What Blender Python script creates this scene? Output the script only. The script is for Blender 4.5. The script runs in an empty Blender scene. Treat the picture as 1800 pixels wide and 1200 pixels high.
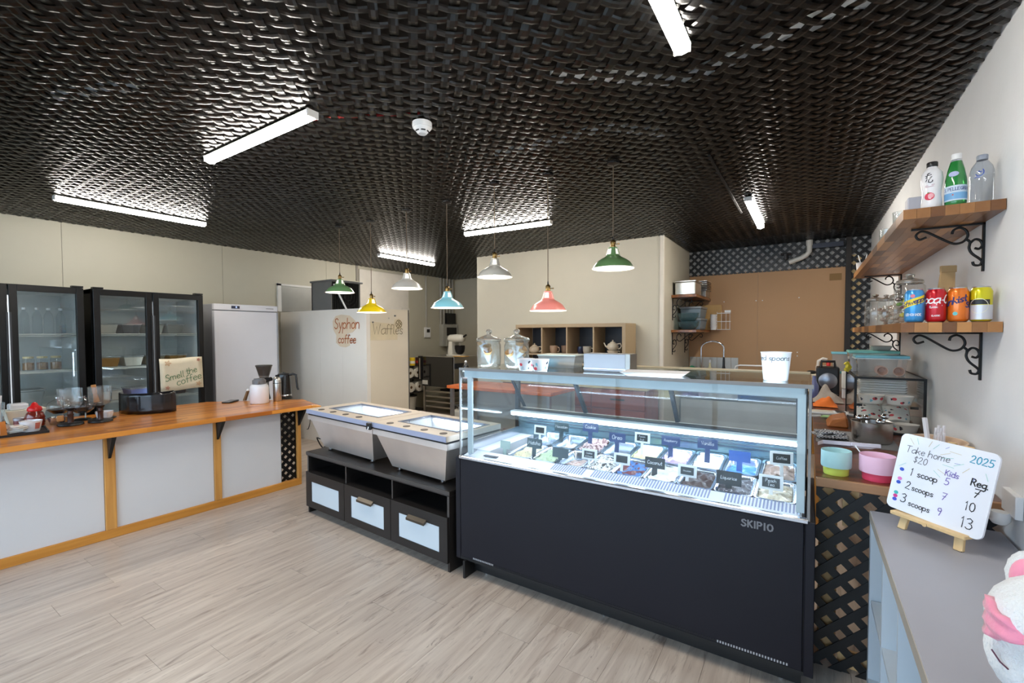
import bpy, bmesh, math, random
from mathutils import Matrix, Vector
random.seed(7)
SC = bpy.context.scene
COL = SC.collection
PI = math.pi

# ------------------------------------------------------------------ camera
def set_camera():
    f, cy, pit, rol, yr = 800.0, 609.63, 0.030494, -0.003918, 0.577923
    cam = bpy.data.cameras.new('camera')
    ob = bpy.data.objects.new('camera', cam)
    COL.objects.link(ob)
    cam.sensor_fit = 'HORIZONTAL'; cam.sensor_width = 36.0
    cam.lens = f / 1800.0 * 36.0
    cam.shift_y = (cy - 600.0) / 1800.0
    cam.clip_start = 0.02; cam.clip_end = 200
    cp, sp, c, s = math.cos(pit), math.sin(pit), math.cos(rol), math.sin(rol)
    fw = Vector((0, cp, -sp)); up = Vector((0, sp, cp)); rt = Vector((1, 0, 0))
    r2 = c * rt + s * up; u2 = -s * rt + c * up
    m = Matrix((r2, u2, -fw)).transposed().to_4x4()
    ob.matrix_world = Matrix.Translation((0, 0, 1.55)) @ Matrix.Rotation(yr, 4, 'Z') @ m
    SC.camera = ob
set_camera()

# ------------------------------------------------------------------ world, lamps, exposure
SKY_STRENGTH = 3.4
LAMP_WARM = (1.0, 0.86, 0.68)
BATTEN_POWER = 46.0
BULB_POWER = 50.0
COLD = (0.70, 0.84, 1.0)
CASE_LED = 15.0
SC.view_settings.view_transform = 'Standard'
SC.view_settings.look = 'None'
SC.view_settings.exposure = 0.86
SC.view_settings.gamma = 1.0
SC.view_settings.use_curve_mapping = False
SC.cycles.max_bounces = 10
SC.cycles.diffuse_bounces = 4
SC.cycles.glossy_bounces = 5
SC.cycles.transmission_bounces = 6
SC.cycles.transparent_max_bounces = 40
SC.cycles.caustics_reflective = False
SC.cycles.caustics_refractive = False
SC.cycles.sample_clamp_indirect = 6.0
world = bpy.data.worlds.new('world'); SC.world = world
world.use_nodes = True
_n = world.node_tree.nodes
_bg = _n['Background']
_bg.inputs[0].default_value = (0.58, 0.76, 1.0, 1)      # overcast daylight outside the shopfront
_bg.inputs[1].default_value = SKY_STRENGTH

# ------------------------------------------------------------------ materials
def S(r, g, b):
    def f(c):
        c /= 255.0
        return c / 12.92 if c <= 0.04045 else ((c + 0.055) / 1.055) ** 2.4
    return (f(r), f(g), f(b))
MATS = {}
def mat(name, rgb=(128, 128, 128), rough=0.5, metal=0.0, var=0.06, vscale=6.0, bump=0.0, bscale=60.0, emit=None, estr=0.0,
        coat=0.0, spec=0.5, trans=0.0, stretch=(1, 1, 1), rand=0.0, sss=0.0, sheen=0.0):
    """procedural principled material: base colour broken up by noise, optional bump, per-object tone"""
    if name in MATS: return MATS[name]
    m = bpy.data.materials.new(name); m.use_nodes = True
    nt = m.node_tree; N = nt.nodes; L = nt.links
    p = N['Principled BSDF']
    c = S(*rgb)
    p.inputs['Roughness'].default_value = rough
    p.inputs['Metallic'].default_value = metal
    p.inputs['Specular IOR Level'].default_value = spec
    p.inputs['Coat Weight'].default_value = coat
    if coat: p.inputs['Coat Roughness'].default_value = 0.08
    p.inputs['Transmission Weight'].default_value = trans
    if sheen: p.inputs['Sheen Weight'].default_value = sheen
    tc = N.new('ShaderNodeTexCoord'); mp = N.new('ShaderNodeMapping')
    mp.inputs['Scale'].default_value = stretch
    L.new(tc.outputs['Object'], mp.inputs[0])
    nz = N.new('ShaderNodeTexNoise'); nz.inputs['Scale'].default_value = vscale; nz.inputs['Detail'].default_value = 5
    L.new(mp.outputs[0], nz.inputs['Vector'])
    mr = N.new('ShaderNodeMapRange'); mr.inputs['From Min'].default_value = 0.25; mr.inputs['From Max'].default_value = 0.75
    mr.inputs['To Min'].default_value = 1 - var; mr.inputs['To Max'].default_value = 1 + var
    L.new(nz.outputs['Fac'], mr.inputs['Value'])
    fac = mr.outputs[0]
    if rand:
        oi = N.new('ShaderNodeObjectInfo'); r2 = N.new('ShaderNodeMapRange')
        r2.inputs['To Min'].default_value = 1 - rand; r2.inputs['To Max'].default_value = 1 + rand
        L.new(oi.outputs['Random'], r2.inputs['Value'])
        mu = N.new('ShaderNodeMath'); mu.operation = 'MULTIPLY'
        L.new(fac, mu.inputs[0]); L.new(r2.outputs[0], mu.inputs[1]); fac = mu.outputs[0]
    vm = N.new('ShaderNodeVectorMath'); vm.operation = 'SCALE'
    vm.inputs[0].default_value = c
    L.new(fac, vm.inputs['Scale'])
    L.new(vm.outputs[0], p.inputs['Base Color'])
    if bump:
        b = N.new('ShaderNodeBump'); b.inputs['Strength'].default_value = bump; b.inputs['Distance'].default_value = 0.01
        n2 = N.new('ShaderNodeTexNoise'); n2.inputs['Scale'].default_value = bscale; n2.inputs['Detail'].default_value = 3
        L.new(mp.outputs[0], n2.inputs['Vector'])
        L.new(n2.outputs['Fac'], b.inputs['Height']); L.new(b.outputs[0], p.inputs['Normal'])
    if emit:
        p.inputs['Emission Color'].default_value = (*emit, 1); p.inputs['Emission Strength'].default_value = estr
    MATS[name] = m
    return m
def glass(name, tint=(1, 1, 1), ior=1.45, rough=0.0, haze=0.0, haze_rgb=(230, 230, 230)):
    """thin clear sheet or vessel wall: tinted see-through plus fresnel reflection (and some milky haze)"""
    if name in MATS: return MATS[name]
    m = bpy.data.materials.new(name); m.use_nodes = True
    nt = m.node_tree; N = nt.nodes; L = nt.links
    N.remove(N['Principled BSDF'])
    out = N['Material Output']
    t = N.new('ShaderNodeBsdfTransparent')
    nz = N.new('ShaderNodeTexNoise'); nz.inputs['Scale'].default_value = 3.0
    rp = N.new('ShaderNodeMapRange'); rp.inputs['To Min'].default_value = 0.97; rp.inputs['To Max'].default_value = 1.0
    L.new(nz.outputs['Fac'], rp.inputs['Value'])
    vm = N.new('ShaderNodeVectorMath'); vm.operation = 'SCALE'; vm.inputs[0].default_value = tint
    L.new(rp.outputs[0], vm.inputs['Scale']); L.new(vm.outputs[0], t.inputs[0])
    g = N.new('ShaderNodeBsdfGlossy'); g.inputs['Roughness'].default_value = rough
    fr = N.new('ShaderNodeFresnel')
    ge = N.new('ShaderNodeNewGeometry'); im = N.new('ShaderNodeMapRange')   # same reflectance seen from either side of the sheet
    im.inputs['To Min'].default_value = ior; im.inputs['To Max'].default_value = 1.0 / ior
    L.new(ge.outputs['Backfacing'], im.inputs['Value']); L.new(im.outputs[0], fr.inputs['IOR'])
    base = t.outputs[0]
    if haze:
        d = N.new('ShaderNodeBsdfDiffuse'); d.inputs[0].default_value = (*S(*haze_rgb), 1)
        tl = N.new('ShaderNodeBsdfTranslucent'); tl.inputs[0].default_value = (*S(*haze_rgb), 1)
        h0 = N.new('ShaderNodeMixShader'); h0.inputs[0].default_value = 0.4
        L.new(d.outputs[0], h0.inputs[1]); L.new(tl.outputs[0], h0.inputs[2])
        hm = N.new('ShaderNodeMixShader'); hm.inputs[0].default_value = haze
        L.new(t.outputs[0], hm.inputs[1]); L.new(h0.outputs[0], hm.inputs[2]); base = hm.outputs[0]
    mx = N.new('ShaderNodeMixShader')
    L.new(fr.outputs[0], mx.inputs[0]); L.new(base, mx.inputs[1]); L.new(g.outputs[0], mx.inputs[2])
    L.new(mx.outputs[0], out.inputs['Surface'])
    MATS[name] = m
    return m
def glow(name, rgb, strength):
    if name in MATS: return MATS[name]
    m = bpy.data.materials.new(name); m.use_nodes = True
    nt = m.node_tree; N = nt.nodes
    p = N['Principled BSDF']
    p.inputs['Base Color'].default_value = (0.9, 0.9, 0.9, 1)
    p.inputs['Emission Color'].default_value = (*rgb, 1)
    p.inputs['Emission Strength'].default_value = strength
    MATS[name] = m
    return m
def wood(name, a, b, rough=0.45, axis=1, stave=(0.045, 0.5), coat=0.0, rand=0.0, grain=1.0, contrast=0.5):
    """butcher-block or plain timber; axis = grain direction; stave=(width, length) or None for plain boards"""
    if name in MATS: return MATS[name]
    m = bpy.data.materials.new(name); m.use_nodes = True
    nt = m.node_tree; N = nt.nodes; L = nt.links
    p = N['Principled BSDF']; p.inputs['Roughness'].default_value = rough
    p.inputs['Coat Weight'].default_value = coat; p.inputs['Coat Roughness'].default_value = 0.15
    tc = N.new('ShaderNodeTexCoord')
    mp = N.new('ShaderNodeMapping'); sc = [26.0, 26.0, 26.0]; sc[axis] = 1.6
    mp.inputs['Scale'].default_value = sc
    L.new(tc.outputs['Object'], mp.inputs[0])
    oi = N.new('ShaderNodeObjectInfo')
    ad = N.new('ShaderNodeVectorMath'); ad.operation = 'ADD'
    cm = N.new('ShaderNodeCombineXYZ'); mm = N.new('ShaderNodeMath'); mm.operation = 'MULTIPLY'; mm.inputs[1].default_value = 91.0
    L.new(oi.outputs['Random'], mm.inputs[0])
    for i in range(3): L.new(mm.outputs[0], cm.inputs[i])
    L.new(mp.outputs[0], ad.inputs[0]); L.new(cm.outputs[0], ad.inputs[1])
    nz = N.new('ShaderNodeTexNoise'); nz.inputs['Scale'].default_value = 1.0; nz.inputs['Detail'].default_value = 6; nz.inputs['Distortion'].default_value = 0.6
    L.new(ad.outputs[0], nz.inputs['Vector'])
    fac = nz.outputs['Fac']
    if rand > 0.3:
        # block-to-block tone: the object's own random number shifts it between the two timbers
        rm = N.new('ShaderNodeMix'); rm.data_type = 'FLOAT'; rm.inputs[0].default_value = 0.75
        L.new(nz.outputs['Fac'], rm.inputs[2]); L.new(oi.outputs['Random'], rm.inputs[3]); fac = rm.outputs[0]; rand = 0.12
    if stave:
        br = N.new('ShaderNodeTexBrick'); br.inputs['Scale'].default_value = 1.0
        br.inputs['Color1'].default_value = (0, 0, 0, 1); br.inputs['Color2'].default_value = (1, 1, 1, 1)
        br.inputs['Mortar Size'].default_value = 0.0
        br.inputs['Brick Width'].default_value = stave[1]; br.inputs['Row Height'].default_value = stave[0]
        br.offset = 0.37; br.offset_frequency = 2; br.squash = 0.8; br.squash_frequency = 3
        sw = N.new('ShaderNodeMapping')
        if axis == 1: sw.inputs['Rotation'].default_value = (0, 0, PI / 2)
        L.new(tc.outputs['Object'], sw.inputs[0]); L.new(sw.outputs[0], br.inputs['Vector'])
        mx = N.new('ShaderNodeMix'); mx.data_type = 'FLOAT'; mx.inputs[0].default_value = 0.62
        L.new(nz.outputs['Fac'], mx.inputs[2])
        sp = N.new('ShaderNodeSeparateColor'); L.new(br.outputs['Color'], sp.inputs[0])
        L.new(sp.outputs[0], mx.inputs[3]); fac = mx.outputs[0]
    mr = N.new('ShaderNodeMapRange'); mr.inputs['From Min'].default_value = 0.5 - contrast / 2; mr.inputs['From Max'].default_value = 0.5 + contrast / 2
    L.new(fac, mr.inputs['Value'])
    mix = N.new('ShaderNodeMix'); mix.data_type = 'RGBA'
    mix.inputs[6].default_value = (*S(*a), 1); mix.inputs[7].default_value = (*S(*b), 1)
    L.new(mr.outputs[0], mix.inputs[0])
    res = mix.outputs[2]
    if rand:
        r2 = N.new('ShaderNodeMapRange'); r2.inputs['To Min'].default_value = 1 - rand; r2.inputs['To Max'].default_value = 1 + rand
        L.new(oi.outputs['Random'], r2.inputs['Value'])
        vm = N.new('ShaderNodeVectorMath'); vm.operation = 'SCALE'
        L.new(res, vm.inputs[0]); L.new(r2.outputs[0], vm.inputs['Scale']); res = vm.outputs[0]
    L.new(res, p.inputs['Base Color'])
    bp = N.new('ShaderNodeBump'); bp.inputs['Strength'].default_value = 0.12 * grain; bp.inputs['Distance'].default_value = 0.004
    L.new(nz.outputs['Fac'], bp.inputs['Height']); L.new(bp.outputs[0], p.inputs['Normal'])
    MATS[name] = m
    return m

# ------------------------------------------------------------------ mesh builder
class MB:
    def __init__(self): self.bm = bmesh.new()
    def box(self, x0, y0, z0, x1, y1, z1):
        bm = self.bm
        v = [bm.verts.new((x, y, z)) for z in (z0, z1) for y in (y0, y1) for x in (x0, x1)]
        for f in ((0, 2, 3, 1), (4, 5, 7, 6), (0, 1, 5, 4), (2, 6, 7, 3), (0, 4, 6, 2), (1, 3, 7, 5)):
            bm.faces.new([v[i] for i in f])
        return self
    def hexa(self, lo, hi):
        """eight corners: lo = 4 bottom points ccw, hi = 4 top points ccw"""
        bm = self.bm
        a = [bm.verts.new(p) for p in lo]; b = [bm.verts.new(p) for p in hi]
        bm.faces.new(a[::-1]); bm.faces.new(b)
        for i in range(4):
            j = (i + 1) % 4
            bm.faces.new([a[i], a[j], b[j], b[i]])
        return self
    def prism(self, poly, h0, h1, axis='z'):
        bm = self.bm
        def P(a, b, h):
            return {'z': (a, b, h), 'y': (a, h, b), 'x': (h, a, b)}[axis]
        lo = [bm.verts.new(P(a, b, h0)) for a, b in poly]; hi = [bm.verts.new(P(a, b, h1)) for a, b in poly]
        n = len(poly)
        bm.faces.new(lo[::-1]); bm.faces.new(hi)
        for i in range(n):
            j = (i + 1) % n
            bm.faces.new([lo[i], lo[j], hi[j], hi[i]])
        return self
    def lathe(self, prof, seg=24, c=(0, 0), cap0=True, cap1=True, sx=1.0, sy=1.0):
        bm = self.bm; rings = []
        for r, z in prof:
            rings.append([bm.verts.new((c[0] + sx * r * math.cos(2 * PI * i / seg), c[1] + sy * r * math.sin(2 * PI * i / seg), z)) for i in range(seg)])
        for a, b in zip(rings, rings[1:]):
            for i in range(seg):
                j = (i + 1) % seg
                bm.faces.new([a[i], a[j], b[j], b[i]])
        if cap0 and prof[0][0] > 1e-6: bm.faces.new(rings[0][::-1])
        if cap1 and prof[-1][0] > 1e-6: bm.faces.new(rings[-1])
        return self
    def cyl(self, p0, p1, r, seg=12, r1=None):
        return self.tube([p0, p1], r, seg, r1)
    def tube(self, path, r, seg=8, r1=None, closed=False):
        bm = self.bm; pts = [Vector(p) for p in path]; n = len(pts); rings = []
        up = None
        for i, p in enumerate(pts):
            if closed: d = pts[(i + 1) % n] - pts[i - 1]
            else: d = pts[min(i + 1, n - 1)] - pts[max(i - 1, 0)]
            d.normalize()
            if up is None:
                up = Vector((0, 0, 1)) if abs(d.z) < 0.9 else Vector((1, 0, 0))
            a = d.cross(up)
            if a.length < 1e-4: a = d.cross(Vector((1, 0, 0)))
            a.normalize(); b = a.cross(d); up = b
            rr = r if r1 is None else r + (r1 - r) * i / max(1, n - 1)
            rings.append([bm.verts.new(p + rr * (math.cos(2 * PI * k / seg) * a + math.sin(2 * PI * k / seg) * b)) for k in range(seg)])
        m = n if closed else n - 1
        for i in range(m):
            A = rings[i]; B = rings[(i + 1) % n]
            for k in range(seg):
                l = (k + 1) % seg
                bm.faces.new([A[k], A[l], B[l], B[k]])
        if not closed:
            bm.faces.new(rings[0][::-1]); bm.faces.new(rings[-1])
        return self
    def grid(self, f, nu, nv):
        bm = self.bm
        V = [[bm.verts.new(f(i / nu, j / nv)) for j in range(nv + 1)] for i in range(nu + 1)]
        for i in range(nu):
            for j in range(nv):
                bm.faces.new([V[i][j], V[i + 1][j], V[i + 1][j + 1], V[i][j + 1]])
        return self
    def blob(self, c, r, sub=2, sc=(1, 1, 1), jit=0.0):
        bm = self.bm
        res = bmesh.ops.create_icosphere(bm, subdivisions=sub, radius=1.0)
        for v in res['verts']:
            k = 1 + random.uniform(-jit, jit)
            v.co = Vector((c[0] + v.co.x * r * sc[0] * k, c[1] + v.co.y * r * sc[1] * k, c[2] + v.co.z * r * sc[2] * k))
        return self
    def ribbon(self, strokes, w, mapf):
        """flat pen strokes with mitred corners; every stroke sits a hair above the one before"""
        bm = self.bm; h = w / 2
        for k, st in enumerate(strokes):
            pts = [st[0]] + [q for p, q in zip(st, st[1:]) if math.hypot(q[0] - p[0], q[1] - p[1]) > 1e-6]
            if len(pts) < 2: continue
            d = [((q[0] - p[0]), (q[1] - p[1])) for p, q in zip(pts, pts[1:])]
            d = [(x / math.hypot(x, y), y / math.hypot(x, y)) for x, y in d]
            prev = None; e = 1e-5
            for i, (x, y) in enumerate(pts):
                a = d[max(i - 1, 0)]; c = d[min(i, len(d) - 1)]
                mx, my = a[0] + c[0], a[1] + c[1]; l = math.hypot(mx, my)
                if l < 0.3: mx, my = c; l = 1.0
                mx, my = mx / l, my / l
                s = min(1.5, 1 / max(0.3, mx * c[0] + my * c[1])) * h
                ex = -h * 0.8 if i == 0 else (h * 0.8 if i == len(pts) - 1 else 0)
                u, v = x + mx * ex, y + my * ex
                n = (mapf(u + e, v) - mapf(u - e, v)).cross(mapf(u, v + e) - mapf(u, v - e)).normalized() * (4e-5 * (k % 12))
                r = [bm.verts.new(mapf(u - my * s, v + mx * s) + n), bm.verts.new(mapf(u + my * s, v - mx * s) + n)]
                if prev: bm.faces.new([prev[0], prev[1], r[1], r[0]])
                prev = r
        return self
    def fillpoly(self, pts, mapf):
        bm = self.bm
        bm.faces.new([bm.verts.new(mapf(*t)) for t in pts]); return self
    def xf(self, mtx):
        bmesh.ops.transform(self.bm, matrix=mtx, verts=self.bm.verts); return self
    def mesh(self, name, m, bevel=0.0, seg=1, smooth=None, normals=True, solid=0.0):
        bm = self.bm
        if normals: bmesh.ops.recalc_face_normals(bm, faces=bm.faces)
        if bevel:
            es = [e for e in bm.edges if len(e.link_faces) == 2 and e.calc_face_angle(0) > 0.6]
            bmesh.ops.bevel(bm, geom=es, offset=bevel, segments=seg, affect='EDGES', profile=0.6)
        me = bpy.data.meshes.new(name); bm.to_mesh(me); bm.free()
        if m: me.materials.append(m)
        if smooth:
            me.polygons.foreach_set('use_smooth', [True] * len(me.polygons))
            me.set_sharp_from_angle(angle=smooth)
        return me
SM = 0.7
def put(name, me, parent=None, loc=(0, 0, 0), rot=(0, 0, 0)):
    o = bpy.data.objects.new(name, me); COL.objects.link(o)
    o.location = loc; o.rotation_euler = rot
    if parent: o.parent = parent
    return o
def part(name, mb, m, parent, loc=(0, 0, 0), rot=(0, 0, 0), label=None, **k):
    o = put(name, mb.mesh(name, m, **k), parent, loc, rot)
    if label: o['label'] = label
    return o
def thing(name, label, cat, loc=(0, 0, 0), rz=0.0, group=None, rot=None):
    o = bpy.data.objects.new(name, None); COL.objects.link(o)
    o.empty_display_size = 0.05
    o.location = loc; o.rotation_euler = rot or (0, 0, rz)
    o['label'] = label; o['category'] = cat
    if group: o['group'] = group
    return o
def tag(o, label, cat, group=None):
    o['label'] = label; o['category'] = cat
    if group: o['group'] = group
    return o
def struct(name, me, loc=(0, 0, 0)):
    o = put(name, me, None, loc); o['kind'] = 'structure'; return o
def dup(root, loc, label, rz=None, group=None):
    r = root.copy(); COL.objects.link(r); r.location = loc
    if rz is not None: r.rotation_euler = (0, 0, rz)
    r['label'] = label
    if group: r['group'] = group
    for ch in list(root.children):
        c = ch.copy(); COL.objects.link(c); c.parent = r
        for g in list(ch.children):
            d = g.copy(); COL.objects.link(d); d.parent = c
    return r

# ------------------------------------------------------------------ handwriting (single strokes on a 4 x 7 grid)
_G = {
 'a': "4 0,4 4 2.2 4 .6 3 .3 1.6 1 .2 2.4 0 4 1.4 4 4 4.1 .6 4.6 0",
 'b': "3.6 0,0 7 0 0;0 2.6 1.4 4 3 3.6 3.6 2 3 .4 1.4 0 0 1",
 'c': "3.4 0,3.4 3.4 2 4 .6 3.2 .2 1.8 .8 .5 2 0 3.4 .6",
 'd': "4 0,3.8 7 3.8 0;3.8 1 2.4 0 .8 .4 .2 2 .8 3.6 2.4 4 3.8 2.8",
 'e': "3.6 0,.3 2 3.4 2.4 3 3.7 1.9 4 .7 3.3 .3 1.8 1 .3 2.2 0 3.5 .7",
 'f': "2.8 0,3 6.4 2.2 7 1.3 6.2 1.2 0;0 3.8 2.6 3.8",
 'g': "4 0,3.7 3.4 2.2 4 .7 3.3 .3 1.9 1 .5 2.4 .3 3.7 1.4;3.8 4 3.7 -1.6 2.6 -2.8 1 -2.4",
 'h': "3.8 0,0 7 0 0;0 2.6 1.4 4 2.8 3.8 3.4 2.6 3.4 0",
 'i': "1.4 0,.6 4 .6 .6 1.2 0;.6 5.6 .6 5.9",
 'j': "2 0,1.2 4 1 -2 0 -2.6;1.2 5.6 1.2 5.9",
 'k': "3.4 0,0 7 0 0;3 4 0 1.6;1.2 2.6 3.3 0",
 'l': "1.6 0,.6 7 .5 .8 1.4 0",
 'm': "5.6 0,0 4 0 0;0 2.8 1.2 4 2.4 3.6 2.6 0;2.6 2.8 3.8 4 5 3.6 5.2 0",
 'n': "3.8 0,0 4 0 0;0 2.6 1.4 4 2.8 3.8 3.4 2.4 3.4 0",
 'o': "3.8 0,2 4 .6 3.3 .2 1.9 .8 .4 2 0 3.3 .7 3.7 2.1 3.1 3.5 2 4",
 'p': "3.8 0,0 4 0 -3;0 2.6 1.4 4 3 3.6 3.6 2 3 .4 1.4 0 0 1.2",
 'q': "3.8 0,3.4 4 3.4 -3;3.4 2.6 2 4 .6 3 .4 1.4 1.6 0 3.4 1.4",
 'r': "2.8 0,0 4 0 0;0 2.4 1.2 4 2.6 3.9",
 's': "3.2 0,3 3.4 1.8 4 .6 3.4 .7 2.5 2.4 1.7 2.9 .8 2 0 .3 .5",
 't': "2.8 0,1.2 6.4 1.2 .8 2 0 2.7 .5;0 4.2 2.6 4.2",
 'u': "3.9 0,0 4 .1 1 1.2 0 2.6 .5 3.5 2;3.5 4 3.5 0",
 'v': "3.2 0,0 4 1.5 0 3 4",
 'w': "4.8 0,0 4 1.1 0 2.3 3 3.5 0 4.6 4",
 'x': "3.2 0,0 4 3 0;3 4 0 0",
 'y': "3.4 0,0 4 1.5 .3;3.2 4 1 -2.6 .2 -2.8",
 'z': "3.2 0,0 4 3 4 0 0 3 0",
 'S': "4.2 0,3.8 6 2.4 7 .8 6.4 .5 5 1.6 3.9 3.2 3 3.8 1.7 2.8 .2 1.2 0 .1 1",
 'C': "4.4 0,4.2 6 2.6 7 .9 6 .2 3.6 .8 1 2.4 0 4.2 1",
 'W': "6.4 0,0 7 1.6 0 3.1 5.4 4.6 0 6.2 7",
 'T': "4.6 0,0 6.9 4.4 7;2.2 7 2.1 0",
 'K': "3.8 0,0 7 0 0;3.4 7 0 3;1 3.8 3.6 0",
 'R': "4 0,0 0 0 7 2.4 6.9 3.4 5.6 2.6 3.8 0 3.5;1.6 3.6 3.8 0",
 'M': "5.2 0,0 0 .2 7 2.5 2.4 4.8 7 5 0",
 'L': "3.4 0,0 7 0 0 3.2 0",
 'P': "4 0,0 0 0 7 2.6 6.9 3.6 5.4 2.6 3.6 0 3.4",
 'B': "4 0,0 0 0 7 2.4 6.9 3.2 5.4 2.2 3.8 0 3.7;2.2 3.8 3.6 2 2.6 .1 0 0",
 'V': "4.2 0,0 7 2 0 4 7",
 'O': "5 0,2.4 7 .8 6 .2 3.6 .8 1 2.4 0 4 1 4.6 3.6 4 6 2.4 7",
 'I': "1.2 0,.5 7 .5 0",
 'E': "3.8 0,3.4 7 0 7 0 0 3.5 0;0 3.6 2.8 3.6",
 'N': "4.4 0,0 0 0 7 4 0 4 7",
 'F': "3.6 0,3.4 7 0 7 0 0;0 3.6 2.6 3.6",
 'D': "4.2 0,0 0 0 7 2 6.8 3.6 5.4 3.8 3.2 3 1 1.6 .1 0 0",
 'H': "4 0,0 0 0 7;3.6 0 3.6 7;0 3.6 3.6 3.6",
 'U': "4 0,0 7 .1 1.6 1.4 0 2.8 .4 3.6 2 3.6 7",
 'G': "4.8 0,4.2 6 2.6 7 .9 6 .2 3.6 .8 1 2.4 0 4.2 .8 4.3 3 2.8 3",
 'A': "4.4 0,0 0 2.1 7 4.2 0;.8 2.6 3.4 2.6",
 '0': "4 0,2 7 .7 6 .2 3.5 .7 1 2 0 3.2 1 3.7 3.5 3.2 6 2 7",
 '1': "1.8 0,.2 5.6 1 7 1 0",
 '2': "4 0,.2 5.6 1 6.8 2.4 6.9 3.3 5.6 2.8 3.8 .1 .2 3.8 0",
 '3': "4 0,.3 6.2 1.8 7 3.2 6 2.8 4.4 1.4 3.8 3 3.3 3.6 1.8 2.6 .2 1 0 .1 .8",
 '5': "4 0,3.5 7 .7 7 .5 4 2.4 4.2 3.6 2.8 3.2 .8 1.6 0 .2 .6",
 '7': "4 0,.1 6.9 3.7 7 1.4 0;.8 3.6 3.2 3.6",
 '9': "3.8 0,3.3 5.2 2.4 6.8 .9 6.4 .4 4.9 1.3 3.6 2.8 4 3.4 5.4 2.6 0",
 '$': "4 0,3.6 5.6 2.2 6.4 .8 5.6 1 4.2 3 2.8 3.4 1.4 2 .4 .4 1.2;2.1 7.4 2 -.6",
 '.': "1.2 0,.4 0 .5 .2", "'": "1 0,.4 7 .3 5.8", '-': "2.6 0,.2 2.4 2.2 2.4", '&': "4.4 0,4 0 .8 5.4 1.2 6.8 2.2 6.6 2.2 5.4 .4 2.2 .6 .4 2 0 3.8 2.4",
}
GL = {}
for _k, _v in _G.items():
    _h, _b = _v.split(',')
    GL[_k] = (float(_h.split()[0]), [[(float(t[i]), float(t[i + 1])) for i in range(0, len(t), 2)] for t in (s.split() for s in _b.split(';'))])
def write(text, h, u=0.0, v=0.0, slant=0.12, gap=1.0, center=False):
    """strokes of a line of text with capital height h, starting at (u, v)"""
    k = h / 7.0; x = 0.0; out = []
    for ch in text:
        if ch == ' ': x += 2.6; continue
        w, ss = GL[ch]
        for st in ss: out.append([((x + a + slant * b) * k, b * k) for a, b in st])
        x += w + gap
    dx = u - (x * k / 2 if center else 0)
    return [[(a + dx, b + v) for a, b in st] for st in out]
def curve(pts, n=4):
    """smooth path through the points (Catmull-Rom)"""
    P = [Vector(p) for p in pts]; P = [2 * P[0] - P[1]] + P + [2 * P[-1] - P[-2]]; out = []
    for i in range(1, len(P) - 2):
        a, b, c, d = P[i - 1:i + 3]
        for k in range(n):
            t = k / n
            out.append(0.5 * ((2 * b) + (c - a) * t + (2 * a - 5 * b + 4 * c - d) * t * t + (3 * b - a - 3 * c + d) * t ** 3))
    return out + [P[-2]]
def plane_map(o, ux, uy):
    o, ux, uy = Vector(o), Vector(ux), Vector(uy)
    return lambda a, b: o + ux * a + uy * b
def cyl_map(r, a0=-PI / 2, taper=0.0):
    """u runs round a vertical cylinder of radius r starting at angle a0, v is height"""
    return lambda a, b: Vector(((r + taper * b) * math.cos(a0 + a / r), (r + taper * b) * math.sin(a0 + a / r), b))

# ================================================================== SETTING
XL, XR, YB, YK, YF, ZC = -6.85, 0.65, 8.1, 7.4, -1.9, 2.79
W_PAINT = mat('wall_paint', (204, 197, 178), 0.55, var=0.015, bump=0.06, bscale=140)
W_RIGHT = mat('wall_plaster', (240, 241, 242), 0.6, var=0.02, bump=0.10, bscale=60)
W_PANEL = mat('wall_panel_sheet', (192, 187, 168), 0.5, var=0.015)
DARK = mat('dark_void', (16, 14, 13), 0.8)
def floor_vinyl():
    m = wood('floor_plank_vinyl', (176, 158, 144), (214, 199, 184), rough=0.33, axis=1, stave=None, rand=0.05, grain=0.3, contrast=0.5)
    nt = m.node_tree; N = nt.nodes; L = nt.links; p = N['Principled BSDF']
    src = p.inputs['Base Color'].links[0].from_socket
    tc = N.new('ShaderNodeTexCoord'); oi = N.new('ShaderNodeObjectInfo')
    k = N.new('ShaderNodeMath'); k.operation = 'MULTIPLY'; k.inputs[1].default_value = 57.0; L.new(oi.outputs['Random'], k.inputs[0])
    for sc, t0, t1, col in (((15, 2.6, 1), 0.57, 0.72, (118, 98, 88)), ((70, 5, 1), 0.56, 0.80, (140, 120, 108)), ((34, 11, 1), 0.66, 0.74, (92, 76, 70))):
        mp = N.new('ShaderNodeMapping'); mp.inputs['Scale'].default_value = sc; L.new(tc.outputs['Object'], mp.inputs[0])
        ad = N.new('ShaderNodeVectorMath'); ad.operation = 'ADD'; L.new(mp.outputs[0], ad.inputs[0]); L.new(k.outputs[0], ad.inputs[1])
        nz = N.new('ShaderNodeTexNoise'); nz.inputs['Scale'].default_value = 1.0; nz.inputs['Detail'].default_value = 7; nz.inputs['Roughness'].default_value = 0.62; nz.inputs['Distortion'].default_value = 1.1
        L.new(ad.outputs[0], nz.inputs['Vector'])
        mr = N.new('ShaderNodeMapRange'); mr.inputs['From Min'].default_value = t0; mr.inputs['From Max'].default_value = t1; mr.inputs['To Max'].default_value = 0.75
        L.new(nz.outputs['Fac'], mr.inputs['Value'])
        mx = N.new('ShaderNodeMix'); mx.data_type = 'RGBA'; mx.inputs[7].default_value = (*S(*col), 1)
        L.new(mr.outputs[0], mx.inputs[0]); L.new(src, mx.inputs[6]); src = mx.outputs[2]
    L.new(src, p.inputs['Base Color'])
    return m
FLOORW = floor_vinyl()

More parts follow.
